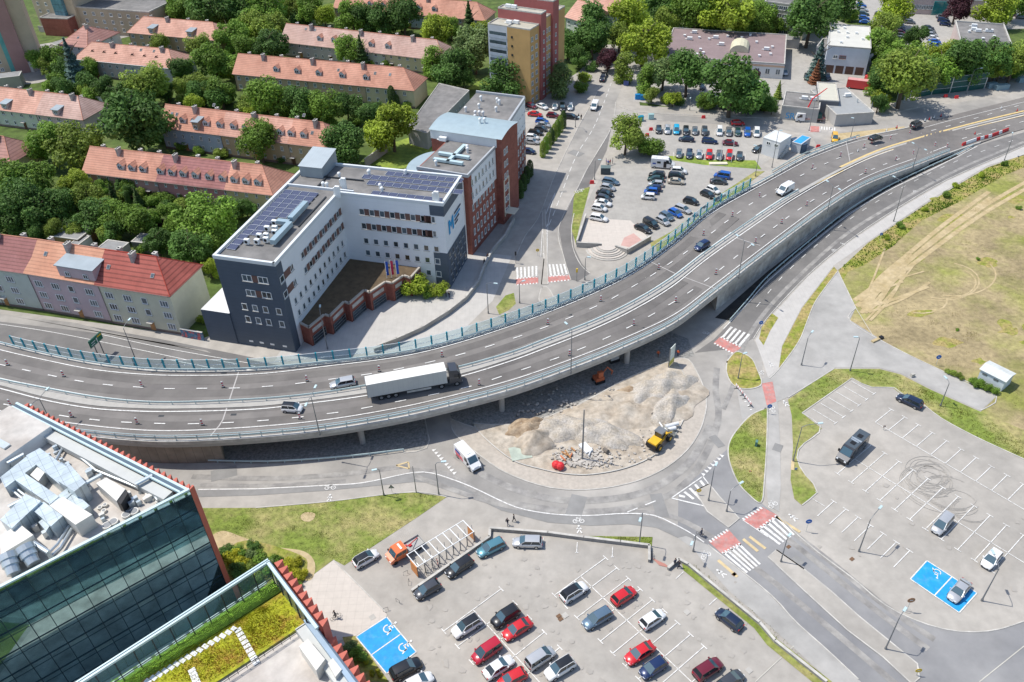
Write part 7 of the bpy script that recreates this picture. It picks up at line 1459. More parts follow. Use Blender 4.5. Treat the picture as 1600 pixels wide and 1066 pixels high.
zone('below the longest beige terrace', [(418, 155, 26, 'G'), (470, 164, 23, 'D'), (508, 170, 22, 'G'), (542, 168, 18, 'D'), (575, 183, 18, 'D'), (612, 152, 15, 'C', 'column'), (637, 163, 9, 'G', 'bush'), (612, 198, 32, 'L'), (540, 232, 29, 'D'), (447, 247, 11, 'D', 'bush'), (405, 222, 26, 'G'), (480, 145, 10, 'G', 'bush'), (555, 190, 12, 'G', 'bush'), (440, 175, 14, 'G'), (620, 158, 9, 'C', 'column'), (590, 170, 12, 'D', 'bush')])
zone('around the blue-walled terrace', [(207, 195, 42, 'D'), (252, 218, 12, 'D', 'bush'), (118, 232, 28, 'Y'), (75, 228, 24, 'G'), (55, 247, 16, 'G', 'bush'), (285, 228, 10, 'G', 'bush'), (345, 240, 11, 'Y', 'bush'), (345, 150, 16, 'D'), (370, 210, 12, 'D'), (148, 248, 12, 'G'), (312, 236, 9, 'G', 'bush')])
zone('in the garden above the front houses', [(22, 285, 28, 'G'), (62, 290, 24, 'G'), (32, 325, 28, 'D'), (14, 350, 22, 'D'), (60, 330, 26, 'D'), (95, 320, 18, 'D'), (118, 292, 18, 'L'), (100, 313, 15, 'D'), (137, 310, 17, 'Y'), (175, 303, 13, 'C', 'cone'), (214, 308, 13, 'C', 'cone'), (199, 310, 9, 'C', 'column'), (235, 316, 11, 'G', 'bush'), (262, 310, 12, 'G', 'bush'), (150, 340, 22, 'D'), (180, 343, 21, 'G'), (213, 350, 22, 'G'), (177, 362, 16, 'D'), (264, 333, 14, 'G'), (287, 323, 12, 'Y', 'bush'), (318, 345, 35, 'G'), (356, 330, 17, 'D'), (244, 378, 18, 'D'), (270, 356, 14, 'G', 'bush'), (298, 388, 26, 'D'), (328, 420, 13, 'L'), (315, 500, 8, 'L', 'bush'), (232, 340, 14, 'G'), (196, 330, 12, 'G', 'bush'), (160, 322, 14, 'Y'), (250, 350, 10, 'P', 'bush'), (384, 325, 12, 'D'), (55, 365, 14, 'D'), (120, 340, 12, 'G', 'bush'), (330, 380, 20, 'G'), (290, 305, 10, 'G', 'bush')])
zone('along the maroon-roofed terrace wall', [(150 + i * 22, 292 + i * 4.2 + (i % 3) * 3, 8 + (i % 4) * 1.2, 'GDYG'[i % 4], 'bush') for i in range(11)])
zone('behind the blue-walled terrace', [(262 + i * 24, 150 + (i % 3) * 5, 9 + (i % 3) * 2, 'GYDG'[i % 4], 'bush') for i in range(6)] + [(430 + i * 24, 190 + i * 4, 10, 'DGY'[i % 3], 'bush') for i in range(5)])
zone('behind the tower block along the street', [(925, 46, 27, 'D', 'tall'), (926, 60, 25, 'D'), (887, 70, 17, 'D'), (875, 128, 21, 'W', 'tall'), (912, 122, 12, 'L', 'bush'), (907, 138, 12, 'G', 'bush'), (980, 30, 28, 'L'), (1005, 66, 29, 'L'), (968, 58, 18, 'Y'), (975, 107, 18, 'Y', 'tall'), (950, 95, 13, 'P'), (926, 105, 10, 'D', 'bush'), (1045, 42, 10, 'P'), (1087, 20, 28, 'G'), (1035, 14, 22, 'D'), (1135, 22, 32, 'L'), (1182, 32, 22, 'G'), (905, 88, 14, 'D')])
zone('before the brown-roofed school', [(1010, 125, 18, 'G', 'tall'), (1037, 112, 23, 'W'), (1075, 115, 28, 'D'), (1145, 134, 38, 'D'), (1196, 160, 12, 'D'), (1102, 118, 8, 'P'), (1178, 120, 8, 'P'), (1110, 160, 10, 'D', 'bush'), (1060, 158, 10, 'D', 'bush'), (1217, 140, 11, 'Y', 'cone'), (1204, 160, 11, 'D', 'bush'), (1186, 165, 9, 'D', 'bush'), (1128, 164, 9, 'D', 'bush')])
zone('by the corner of the upper parking lot', [(978, 212, 25, 'Y'), (1017, 232, 21, 'G', 'bush'), (1002, 226, 15, 'G', 'bush')])
zone('around the white depot', [(1210, 37, 16, 'C', 'cone'), (1227, 40, 7, 'C', 'column'), (1267, 32, 30, 'D'), (1307, 14, 25, 'D'), (1327, 26, 12, 'G', 'bush'), (1397, 14, 21, 'L'), (1495, 15, 15, 'P'), (1555, 16, 19, 'L'), (1587, 8, 16, 'G'), (1382, 43, 16, 'Y'), (1380, 72, 23, 'G'), (1432, 60, 13, 'D'), (1412, 94, 24, 'G'), (1390, 105, 18, 'G'), (1415, 122, 34, 'Y'), (1467, 92, 20, 'L'), (1500, 98, 26, 'D'), (1550, 90, 25, 'D'), (1497, 78, 12, 'L'), (1470, 108, 22, 'G'), (1585, 98, 22, 'Y'), (1280, 93, 24, 'B', 'cone'), (1276, 112, 14, 'R', 'cone'), (1372, 150, 9, 'D', 'bush'), (1236, 62, 11, 'D', 'bush'), (1445, 118, 18, 'D'), (1525, 105, 18, 'G'), (1370, 120, 12, 'D'), (1540, 78, 10, 'F', 'bush')])
rz = random.Random(4)
def fill(desc, quads, n, r0=7, r1=14):
    it = []
    for (x0, y0, x1, y1, wd) in quads:
        for i in range(n):
            t = rz.random(); it.append((x0 + (x1 - x0) * t + rz.uniform(-4, 4), y0 + (y1 - y0) * t + rz.uniform(-wd, wd), rz.uniform(r0, r1), rz.choice('GGDDYL'), rz.choice(('bush', 'round', 'bush'))))
    zone(desc, it)
fill('in the hedge band under the orange terraces', [(190, 162, 250, 178, 7), (370, 166, 560, 192, 6)], 15, 6, 12)
fill('in the hedge band by the pink gardens', [(140, 285, 330, 318, 7)], 20, 6, 12)
fill('in the garden behind the street houses', [(60, 345, 330, 395, 12)], 22, 7, 15)
fill('in the yards of the upper left terraces', [(110, 150, 260, 138, 8)], 16, 6, 12)
fill('in the yards right of the tan terrace', [(300, 160, 360, 100, 10)], 12, 8, 14)
fill('behind the top edge terraces', [(440, 28, 690, 45, 6)], 14, 8, 15)
fill('in the left garden by the yellow house', [(0, 300, 90, 345, 14)], 12, 9, 17)
fill('before the pink-roofed terrace', [(470, 78, 690, 112, 3)], 12, 5, 9)
fill('behind the green noise barrier', [(1375, 130, 1425, 112, 10), (1440, 118, 1590, 104, 8), (1370, 160, 1380, 90, 8)], 10, 10, 18)
fill('in the shade under the school trees', [(1000, 150, 1205, 168, 4)], 18, 7, 13)
fill('at the top edge behind the school', [(1010, 30, 1240, 40, 6)], 14, 10, 18)
zone('in the hedge beside the brick building yard', [(848 + i * 4.6, 233 - i * 6.6, 11, 'YGYC'[i % 4], 'column') for i in range(8)])
zone('at the foot of the long brick facade', [(813, 296, 12, 'C', 'column'), (818, 285, 12, 'C', 'column'), (823, 273, 12, 'C', 'column'), (828, 263, 12, 'C', 'column')])
zone('at the white office block', [(652, 447, 18, 'L', 'bush'), (685, 454, 11, 'L', 'bush'), (668, 457, 8, 'G', 'bush')])
zone('in the bed beside the glass office', [(352, 862, 8, 'D', 'bush'), (362, 872, 9, 'F', 'bush'), (374, 862, 8, 'G', 'bush'), (380, 878, 8, 'F', 'bush'), (392, 868, 8, 'W', 'bush'), (405, 872, 8, 'G', 'bush'), (418, 880, 7, 'W', 'bush'), (432, 874, 7, 'G', 'bush'), (448, 884, 8, 'F', 'bush'), (462, 880, 7, 'F', 'bush'), (455, 900, 8, 'F', 'bush'), (470, 898, 7, 'F', 'bush'), (395, 855, 7, 'D', 'bush'), (388, 888, 8, 'Y', 'bush'), (465, 914, 6, 'G', 'bush'), (372, 892, 9, 'D', 'bush')])
zone('in the bed beside the blue disabled bays', [(545, 1012, 10, 'W', 'bush'), (560, 1022, 12, 'G', 'bush'), (572, 1036, 4, 'F', 'bush'), (582, 1052, 5, 'F', 'bush'), (590, 1048, 4, 'F', 'bush'), (594, 1056, 4, 'F', 'bush')])
zone('beside the small kiosk in the dry field', [(1482, 581, 5, 'Y', 'bush'), (1490, 584, 6, 'Y', 'bush'), (1500, 588, 6, 'Y', 'bush'), (1521, 596, 7, 'G', 'bush'), (1530, 601, 8, 'G', 'bush'), (1541, 606, 8, 'G', 'bush'), (1553, 611, 7, 'G', 'bush')])
zone('in weeds along the field edge', [(1386, 371, 5, 'L', 'bush'), (1407, 352, 6, 'G', 'bush'), (1447, 327, 5, 'L', 'bush'), (1478, 305, 6, 'G', 'bush'), (1494, 290, 5, 'L', 'bush'), (1535, 274, 5, 'L', 'bush'), (1570, 256, 5, 'G', 'bush'), (1528, 405, 3, 'G', 'bush'), (1592, 325, 4, 'G', 'bush'), (1496, 515, 3, 'G', 'bush')])
# grass blades and weeds: nobody could count them
def tufts(name, pxl, n, m, s=(.15, .4), z=.06, seed=1, zz=0.):
    rn = random.Random(seed); xs = [p[0] for p in pxl]; ys = [p[1] for p in pxl]; b = MB(); c = 0
    def inside(x, y):
        r = False; j = len(pxl) - 1
        for i in range(len(pxl)):
            xi, yi = pxl[i]; xj, yj = pxl[j]
            if (yi > y) != (yj > y) and x < (xj - xi) * (y - yi) / (yj - yi) + xi: r = not r
            j = i
        return r
    cl = [(rn.uniform(min(xs), max(xs)), rn.uniform(min(ys), max(ys)), rn.uniform(6, 26)) for _ in range(40)]
    while c < n:
        if rn.random() < .6: q = rn.choice(cl); x, y = rn.gauss(q[0], q[2]), rn.gauss(q[1], q[2] * .5)
        else: x, y = rn.uniform(min(xs), max(xs)), rn.uniform(min(ys), max(ys))
        if not inside(x, y): n -= .2; continue
        p = P(x, y, zz); k = rn.uniform(*s) * .55; a = rn.uniform(0, 6.28); u = Vector((math.cos(a), math.sin(a), 0)) * k * .5; t = Vector((rn.uniform(-.3, .3) * k, rn.uniform(-.3, .3) * k, k * rn.uniform(.5, 1.)))
        o = p + Vector((0, 0, z)); b.face((o - u, o + u, o + u * .3 + t)); v = Vector((-u.y, u.x, 0)); b.face((o - v, o + v, o - v * .3 + t)); c += 1
    o = b.build(name, m); o['kind'] = 'stuff'; return o
gp = [(300, 796), (400, 795), (512, 785), (642, 770), (696, 777), (653, 807), (580, 855), (538, 883), (521, 874), (467, 860), (420, 850), (340, 836)]
tufts('grass_tufts', gp, 7000, leafmat('blade_green', (.26, .32, .06)), (.1, .24), .06, 1)
tufts('grass_tufts', [(1239, 630), (1304, 580), (1374, 580), (1408, 590), (1453, 612), (1532, 650), (1600, 690), (1600, 716), (1524, 682), (1467, 651), (1442, 631), (1394, 604), (1331, 590), (1253, 645)], 4500, leafmat('blade_olive', (.24, .25, .05)), (.12, .35), .08, 2)
tufts('field_tufts', [(1345, 430), (1480, 330), (1600, 262), (1640, 300), (1640, 680), (1557, 620), (1476, 580), (1394, 540), (1330, 500)], 3500, leafmat('blade_dry', (.30, .27, .09)), (.1, .28), .05, 3)
tufts('field_weeds', [(1309, 424), (1356, 380), (1449, 318), (1543, 262), (1600, 245), (1600, 262), (1568, 275), (1500, 315), (1440, 345), (1395, 385), (1350, 415)], 6500, leafmat('weed_green', (.13, .22, .03)), (.25, .7), .06, 4)
tufts('grass_tufts', [(1150, 675), (1174, 652), (1196, 642), (1196, 690), (1192, 753), (1188, 782), (1170, 772), (1154, 753), (1141, 719), (1141, 695)], 2200, leafmat('blade_green', (.26, .32, .06)), (.12, .3), .15, 5)
tufts('sedum_plants', [(200, 1064), (440, 930), (470, 975), (330, 1064)], 9000, leafmat('sedum_leaf', (.38, .37, .02)), (.12, .3), .02, 6, ZG)
tufts('sedum_plants', [(260, 1064), (430, 960), (470, 975), (330, 1064)], 3500, leafmat('sedum_rust', (.36, .14, .03)), (.1, .26), .02, 7, ZG)
tufts('grass_tufts', [(1067, 878), (1090, 885), (1200, 975), (1290, 1060), (1275, 1062), (1190, 982), (1100, 905)], 1500, leafmat('blade_olive', (.24, .25, .05)), (.12, .3), .1, 8)
tufts('grass_tufts', [(920, 839), (1019, 840), (1018, 852), (960, 846)], 700, leafmat('blade_green', (.26, .32, .06)), (.12, .3), .1, 9)
# ================================================================ walls, heaps, street furniture, people
stone = mat('stone_wall', (.30, .29, .27), .9, var=.25, scale=2.)
def pwall(pl_, h, lab, m, t=.3, name='low_wall', z=0.):
    pts = px(pl_, z); b = MB()
    for p, q in zip(pts, pts[1:]):
        d = q - p; F = Frame(p, math.atan2(d.y, d.x)); b.box(-.02, d.length + .02, -t / 2, t / 2, 0, h, F, 0); b.box(-.05, d.length + .05, -t / 2 - .05, t / 2 + .05, h, h + .08, F, 1)
    return tag(b.build(name, [m, kerbm]), uniq(lab), 'wall')
pwall([(644, 926), (765, 842), (766, 829)], .6, 'low dark wall along the bike shelter edge of the lot', stone)
pwall([(766, 829), (856, 836), (912, 843.4), (969, 850.4), (1014, 856), (1014, 879)], .7, 'low stone wall along the top of the lower lot', stone)
pwall([(1043.5, 891), (1060, 877), (1075, 885), (1186, 976), (1210, 1004), (1290, 1068)], .6, 'low wall along the right side of the lower lot', stone, .3)
polyg('wall_verge', [(1064, 876), (1075, 880), (1188, 972), (1215, 1000), (1300, 1066), (1276, 1072), (1198, 1008), (1178, 982), (1068, 892)], grass, .1)
polyg('wall_verge', [(912, 838), (1019.6, 839.8), (1018, 854), (969, 848)], grass, .1)
polyg('brick_threshold', [(1018, 872), (1040, 882), (1046, 888), (1030, 884)], mat('red_setts', (.42, .2, .16), .9), .1)
pwall([(804, 345), (790, 372), (770, 395), (757, 420), (748, 445), (728, 470), (700, 492), (660, 517), (620, 535), (585, 548)], 1.1, 'long curving light grey parapet wall between the office plaza and the street ramp', concrete, .35, 'parapet_wall')
pwall([(915, 341), (901, 383)], 1.2, 'short retaining wall on the left side of the small terrace', concrete, .3, 'terrace_wall')
pwall([(901, 386), (940, 388)], 1.3, 'terrace front wall left of the round steps', concrete, .35, 'terrace_wall')
pwall([(961, 391), (980, 397), (1016, 376)], 1.3, 'terrace wall right of the round steps', concrete, .35, 'terrace_wall')
polyg('terrace_slabs', [(917, 341), (985, 345), (1015, 374), (980, 395), (903, 384)], paving_pale, .08)
polyg('terrace_red_slabs', [(975, 372), (990, 365), (1003, 376), (984, 387), (970, 384)], mat('pink_slabs', (.52, .33, .29), .9, var=.1), .1)
o = P(949, 392); r = root('round_steps', o, 0, 'semicircular stone steps leading up to the small terrace', 'steps')
for i in range(6):
    b = MB(); rr = 5.2 - i * .62; b.prism([(o.x + math.cos(R_(178 + k * 12)) * rr, o.y + .6 + math.sin(R_(178 + k * 12)) * rr) for k in range(16)], i * .17, (i + 1) * .17); b.build('step', paving_pale if i % 2 else concrete, r)
# gravel and soil heaps on the island and under the deck
def heap(name, c, rx, ry, h, ang, m, lab, z0=.28, seed=0, rough=.35):
    rn = random.Random(seed); o = P(*c); b = MB(); NR, NA = 16, 48; ph = [rn.uniform(0, 6.28) for _ in range(6)]; vs = []
    for i in range(NR + 1):
        for j in range(NA):
            a = 2 * math.pi * j / NA; q = i / NR; e = 1 + .14 * math.sin(2 * a + ph[0]) + .09 * math.sin(5 * a + ph[1]) + .05 * math.sin(9 * a + ph[2]); x, y = math.cos(a) * q * rx * e, math.sin(a) * q * ry * e
            z = h * (1 - q * q) ** 1.0 * (1 + .35 * math.sin(x * 1.1 + ph[3]) * math.cos(y * 1.3 + ph[4])) + rn.uniform(-1, 1) * rough * .25 * (1 - q) + .0
            vs.append(o + Vector((x * math.cos(ang) - y * math.sin(ang), x * math.sin(ang) + y * math.cos(ang), z0 + max(-.1, z) - (.08 if i == NR else 0))))
    b.mesh(vs, [(i * NA + j, (i + 1) * NA + j, (i + 1) * NA + (j + 1) % NA, i * NA + (j + 1) % NA) for i in range(1, NR) for j in range(NA)] + [tuple(NA + j for j in range(NA))])
    ob = b.build(name, m, None, True); tag(ob, uniq(lab), 'heap'); return ob
heap('gravel_heap', (885, 672), 9, 3.8, 1.5, -.1, gravel, 'long low heap of grey gravel in the middle of the roundabout island', seed=1)
heap('gravel_heap', (940, 680), 7.5, 3.2, 1.5, -.5, gravel, 'grey gravel heap beside the mast on the island', seed=2)
heap('gravel_heap', (1028, 612), 7.5, 4.4, 2., .5, gravel, 'pale gravel heap under the yellow and white banner', seed=3)
heap('gravel_heap', (1045, 635), 6, 3.2, 1.6, .9, gravel, 'gravel heap just above the loader at the island edge', seed=4)
heap('soil_heap', (828, 672), 4.6, 2.6, 1.6, .3, soil_brown, 'brown soil heap at the left tip of the island', seed=5)
heap('soil_heap', (836, 692), 4.2, 3., 1.9, .2, soil, 'round pale soil heap near the left kerb of the island', seed=6)
heap('soil_heap', (992, 640), 13, 6.5, 1.1, .35, soil, 'flat spread of light soil in the island centre', seed=7)
heap('soil_heap', (1000, 610), 4, 2, .7, .2, soil_brown, 'thin strip of brown soil below the overpass shadow', seed=8)
rn = random.Random(9); b = MB()
for i in range(900):
    if i < 450: x, y = rn.gauss(905, 20), rn.gauss(722, 9)
    else: x, y = rn.uniform(800, 1065), rn.uniform(610, 738)
    if (x - 935) ** 2 / 130 ** 2 + (y - 660) ** 2 / 75 ** 2 > 1: continue
    s = rn.uniform(.08, .3); F = Frame(P(x, y) + Vector((0, 0, .25)), rn.uniform(0, 3)); b.box(-s, s, -s * .7, s * .7, 0, s * 1.1, F)
o = b.build('rubble', mat('rubble_stone', (.40, .37, .33), .9, var=.35, scale=1.)); o['kind'] = 'stuff'
for k, (x, y, x2, y2, c) in enumerate(((878, 706, 887, 712, 0), (883, 704, 892, 716, 0), (890, 716, 894, 708, 1), (876, 712, 884, 720, 1), (925, 700, 920, 712, 2), (893, 700, 899, 705, 0), (944, 702, 950, 706, 3), (1002, 642, 1020, 648, 3), (1030, 660, 1036, 668, 2))):
    b = MB(); b.tube([P(x, y, .6), P(x2, y2, .9)], .14 if c != 3 else .4, 6); tag(b.build('debris_beam', [woodm, mat('rust_beam', (.5, .16, .06), .7), W_white, mat('stone_dark', (.16, .14, .12), .9)][c]), uniq(('wooden plank', 'rust-red beam', 'white board', 'dark stone block')[c] + ' in the island rubble, %s counted from the left pile' % nth(k)), 'debris', 'debris on the island')
for k, (x, y) in enumerate(((869, 730), (875, 732))):
    b = MB(); o = P(x, y, .3); b.sphere(o + Vector((0, 0, .6)), .8, 0, 9, 6, (1, 1, .9)); tag(b.build('red_sack', redm), ('left', 'right')[k] + ' of two red bulk sacks at the island rubble', 'sack', 'red sacks on the island')
for k, (x, y, xx) in enumerate(((915, 702, 6), (918, 699, 6))):
    b = MB(); F = Frame(P(x, y, .4), .5); b.box(-.7, .7, -1.2, 1.2, 0, .5 + k * .6, F); 
    if k == 0: tag(b.build('white_crate', W_white), 'white slatted crate beside the mast on the island', 'crate')
b = MB(); F = Frame(P(813, 708, .25), .2); b.box(-1.8, 1.8, -1.6, 1.6, 0, .12, F); tag(b.build('green_slab', mat('pale_green_slab', (.40, .45, .38), .7, var=.2)), 'pale green square slab lying at the left of the island', 'slab')
# site works under the bridge
for k, (x, y, c, lab) in enumerate(((935, 596, (.45, .12, .05), 'small orange excavator in the shade under the overpass'), (958, 563, (.5, .5, .48), 'pale machine parked under the overpass by the far pier'))):
    o = P(x, y, .1); r = root('mini_excavator', o, .4, lab, 'excavator'); mm_ = mat('machine_%d' % k, c, .5, var=.1); b = MB(); F = Frame(o, .4)
    b.box(-1., 1., -.9, -.5, 0, .6, F, 1); b.box(-1., 1., .5, .9, 0, .6, F, 1); b.box(-.9, .9, -.75, .75, .6, 1.3, F); b.build('undercarriage', [mm_, black], r); b = MB(); b.box(-.3, .7, -.6, .1, 1.3, 2.5, F); b.build('cab', [mm_], r); b = MB(); b.tube([F(.8, .3, 1.2), F(2., .3, 2.6), F(3.2, .3, 1.2), F(3., .3, .5)], .14, 6); b.build('boom', mm_, r)
# banner on two posts
r = root('site_banner', P(1048, 572), 0, 'tall white and yellow construction information banner at the island tip', 'banner'); h = height((1048, 572), (1052, 541)); F = Frame(P(1048, 572), .9)
b = MB(); b.box(-1., 1., -.06, .06, h * .35, h, F, 0); b.box(-1.0, 1., -.07, .07, .5, h * .35, F, 1); b.build('panel', [mat('banner_white', (.62, .66, .6), .6, var=.25, scale=1.2), mat('banner_yellow', (.6, .55, .12), .6, var=.1)], r)
b = MB(); b.box(-1.05, -.95, -.1, .1, 0, h, F); b.box(.95, 1.05, -.1, .1, 0, h, F); b.build('post', greymetal, r)
# ---------------------------------------------------------------- lamps
def lamp(base, top, head=None, z=0., label='', kind=1, group='street lamps', dd=None):
    o = P(*base, z) if z == 0 else PD(*base); h = height(base, top, o.z); h = max(4., min(h, 13.5)); r = root('street_lamp', o, 0, uniq(label), 'street lamp', group)
    b = MB(); b.tube([o, o + Vector((0, 0, h * .5)), o + Vector((0, 0, h))], [.11, .085, .06], 8); b.tube([o, o + Vector((0, 0, .5))], .16, 8); b.build('pole', greymetal, r)
    tip = o + Vector((0, 0, h)); heads = []
    if kind == 1:
        hd = P(*head, o.z + h + .4) if head else tip + Vector((1, 0, .3)); v = hd - tip; v.z = 0
        if v.length > 3.2: v = v.normalized() * 3.2
        heads = [v]
    elif kind == 2: v = Vector((math.cos(dd), math.sin(dd), 0)) * 1.9; heads = [v, -v]
    a = MB(); hm = MB()
    for v in heads:
        e = tip + v + Vector((0, 0, .45)); a.tube([tip, tip + v * .3 + Vector((0, 0, .35)), e], .05, 6); F = Frame(e, math.atan2(v.y, v.x)); hm.box(-.1, .75, -.17, .17, -.06, .08, F)
    a.build('arm', greymetal, r); hm.build('lamp_head', steel_light, r); return r
for i, (b_, t, k, dd, hd, z, lab) in enumerate(((( 500, 680), (488, 621), 2, R_(80), None, 1, 'double-armed lamp on the south railing of the overpass beside the lorry'), ((892, 584), (893.7, 517), 1, 0, (886, 507), 1, 'single-armed lamp on the south railing above the cobbled slope'), ((1153.6, 435), (1161, 377.6), 2, R_(120), None, 1, 'double-armed lamp on the railing below the blue car'), ((1292.5, 331), (1301, 292), 2, R_(110), None, 1, 'double-armed lamp on the railing right of the white van'), ((1426, 264), (1435, 231), 2, R_(110), None, 1, 'double-armed lamp near the ramp end of the railing'), ((84, 668), (70, 620), 2, R_(75), None, 1, 'double-armed lamp on the overpass behind the red fins of the glass office'))):
    lamp(b_, t, hd, z, lab, k, dd=dd)
for b_, t, hd, lab in (((1396, 346.4), (1408.7, 287), (1396, 276), 'tall lamp between the curved side road and the footpath'), ((1569, 251), (1578.5, 217), (1582, 206), 'lamp on the footpath near the right edge'), ((1239, 721), (1252, 667), (1279, 662), 'bent lamp at the verge left of the camper van'), ((1328, 580), (1343.6, 530), (1340, 527), 'lamp on the verge tip above the marked lot'), ((1469, 635), (1478.7, 598), (1479, 592), 'lamp on the verge near the navy estate'), ((1341.7, 862), (1359, 811), (1374, 795), 'lamp with long arm at the lower left edge of the marked lot'), ((1533.6, 939), (1557.7, 887), (1553, 866), 'lamp beside the white hatchback in the marked lot'), ((1219.7, 878.6), (1229.6, 842), (1232, 838), 'lamp on the tip of the long road median'), ((1383, 1015), (1404, 965), (1412, 955), 'lamp in the middle of the long road median'), ((999, 850.4), (1003, 801), (1001, 810), 'lamp behind the low stone wall of the lower lot'), ((1106.8, 783), (1115, 735), (1118, 728), 'slim lamp on the splitter island beside the hatched triangle'), ((1135, 800), (1142, 767), (1156, 756), 'short-armed lamp at the lower end of the splitter island'), ((1083, 862), (1086, 835), (1082, 847), 'lamp beside the cycle path near the red crossing'), ((685.7, 773), (685.7, 725), (690, 722), 'slim lamp at the corner of the grass plot'), ((599.9, 774.5), (592, 736), (588, 734), 'leaning-looking lamp beside the cycle path'), ((512, 546), (503.5, 488.5), (500, 480), 'white lamp at the plaza corner of the office block'), ((214, 567), (194, 512.7), (201, 501), 'lamp behind the glass fence opposite the cream house'), ((763, 490), (762, 443.6), (772, 443), 'lamp by the curving parapet wall'), ((929, 281), (929, 252), (935, 250), 'lamp between the main street and the pale lot'), ((979, 248), (980.7, 218.7), (981, 216), 'lamp next to the bushes at the pale lot'), ((1180, 276), (1184.7, 231), (1182, 228), 'tall lamp at the upper fence end of the pale lot'), ((899, 199), (900, 184), (904, 183), 'small lamp on the pavement beside the hedge'), ((1077.5, 172.5), (1078, 155), (1079, 153), 'lamp on the shaded pavement before the school'), ((1165, 181), (1166, 168), (1167, 166), 'lamp on the cross street pavement by the red car'), ((1412.5, 160), (1421, 128), (1430, 127), 'curved lamp among the bare noise barrier posts'), ((1510, 147.5), (1521, 110), (1532, 107), 'curved lamp in front of the green noise barrier'), ((1329, 215), (1333, 187), (1334, 185), 'slim lamp at the guard rail near the yellow car'), ((1264, 205), (1280, 160), (1290, 142), 'leaning lamp beside the crane truck'), ((1206, 262), (1216, 206), (1218, 204), 'lamp in front of the white site office'), ((913.7, 438), (914.6, 404), (918, 402), 'lamp just behind the glass fence by the zebra crossing'), ((812, 474), (814, 444), (816, 440), 'lamp at the left side of the zebra crossing'), ((1252, 571), (1262, 528), (1268, 520), 'lamp at the mouth of the grey access road'), ((1153, 592), (1158, 556), (1162, 553), 'lamp on the small round grass island')):
    lamp(b_, t, hd, 0., lab)
b = MB(); o = P(909.8, 718, .3); h = height((909.8, 718), (911, 640.8)); b.tube([o, o + Vector((0, 0, h))], [.18, .1], 10); tag(b.build('mast', greymetal), 'tall bare grey mast standing in the roundabout island', 'mast')
for k, (b_, t) in enumerate((((1125, 252.5), (1125, 210)), ((1142.5, 253.7), (1143, 213)), ((650.5, 770), (649, 728)))):
    o = P(*b_); h = height(b_, t); b = MB(); b.tube([o, o + Vector((0, 0, h))], [.09, .05], 8); tag(b.build('pole', whitep if k < 2 else greymetal), ('left of two white flagless poles on the lawn of the upper lot', 'right of two white flagless poles on the lawn of the upper lot', 'thin grey pole at the edge of the grass plot')[k], 'pole')
b = MB(); F = Frame(P(1122, 257), -.05); b.box(-2.5, 2.5, -.6, .6, .05, .45, F); tag(b.build('plinth', cream), 'long cream plinth at the foot of the flagless poles', 'plinth')
# ---------------------------------------------------------------- delineators
def delineator(pxp, label, grp):
    o = PD(*pxp); r = root('lane_beacon', o, rt_.uniform(-.3, .3), uniq(label), 'traffic beacon', grp); return r
db = MB(); db.box(-.3, .3, -.17, .17, .02, .1, I)
dp = MB()
for i in range(5): dp.box(-.16, .16, -.05, .05, .12 + i * .27, .12 + (i + 1) * .27, I, i % 2)
protob = db.build('foot', rubber); protop = dp.build('board', [whitep, redm])
rowN = [(12.7, 571), (100, 588.7), (222, 604), (349, 605.6), (480, 596), (593, 580.8), (691, 557.7), (856, 507), (938.6, 471), (1029, 421), (1099, 368), (1144, 338.6), (1186, 309), (1269, 264), (1312.8, 245), (1349.5, 231), (1390.7, 218.7), (1421, 210)]
rowS = [(17, 633.7), (112.6, 652), (215, 662.7), (316.7, 664.7), (469, 654.8), (749, 602), (890, 556), (990, 508.4), (1055.5, 472.6), (1118.4, 429), (1180, 379.8), (1221, 349.5), (1260, 322), (1351.7, 271), (1399, 251.4), (1426, 242), (1460, 229.6), (1479, 231)]
for row, nm in ((rowN, 'far'), (rowS, 'near')):
    for i, p in enumerate(row):
        r = delineator(p, 'red and white lane beacon, %s from the left in the %s carriageway' % (nth(i, 'leftmost'), nm), 'red and white lane beacons on the overpass')
        for q in (protob, protop): c = q.copy(); SC.collection.objects.link(c); c.parent = r
bpy.data.objects.remove(protob); bpy.data.objects.remove(protop)
for i, (x, y) in enumerate(((1385, 205), (1401, 200), (1445, 189), (1452, 187), (1459, 185), (1523, 213 - 3), (1564, 170), (1589, 174), (1340, 237), (1362, 224), (1454, 187), (1470, 182))):
    o = PD(x, y); r = root('traffic_cone', o, 0, uniq('small red and white traffic marker at the road works, %s in reading order' % nth(i)), 'traffic marker', 'markers at the highway road works'); b = MB(); b.box(o.x - .3, o.x + .3, o.y - .3, o.y + .3, o.z, o.z + .06, ID, 1); b.build('base', [redm, black], r); b = MB(); b.tube([o + Vector((0, 0, .06)), o + Vector((0, 0, .45)), o + Vector((0, 0, .9))], [.2, .12, .05], 8); b.build('cone_body', redm if i % 2 else whitep, r)
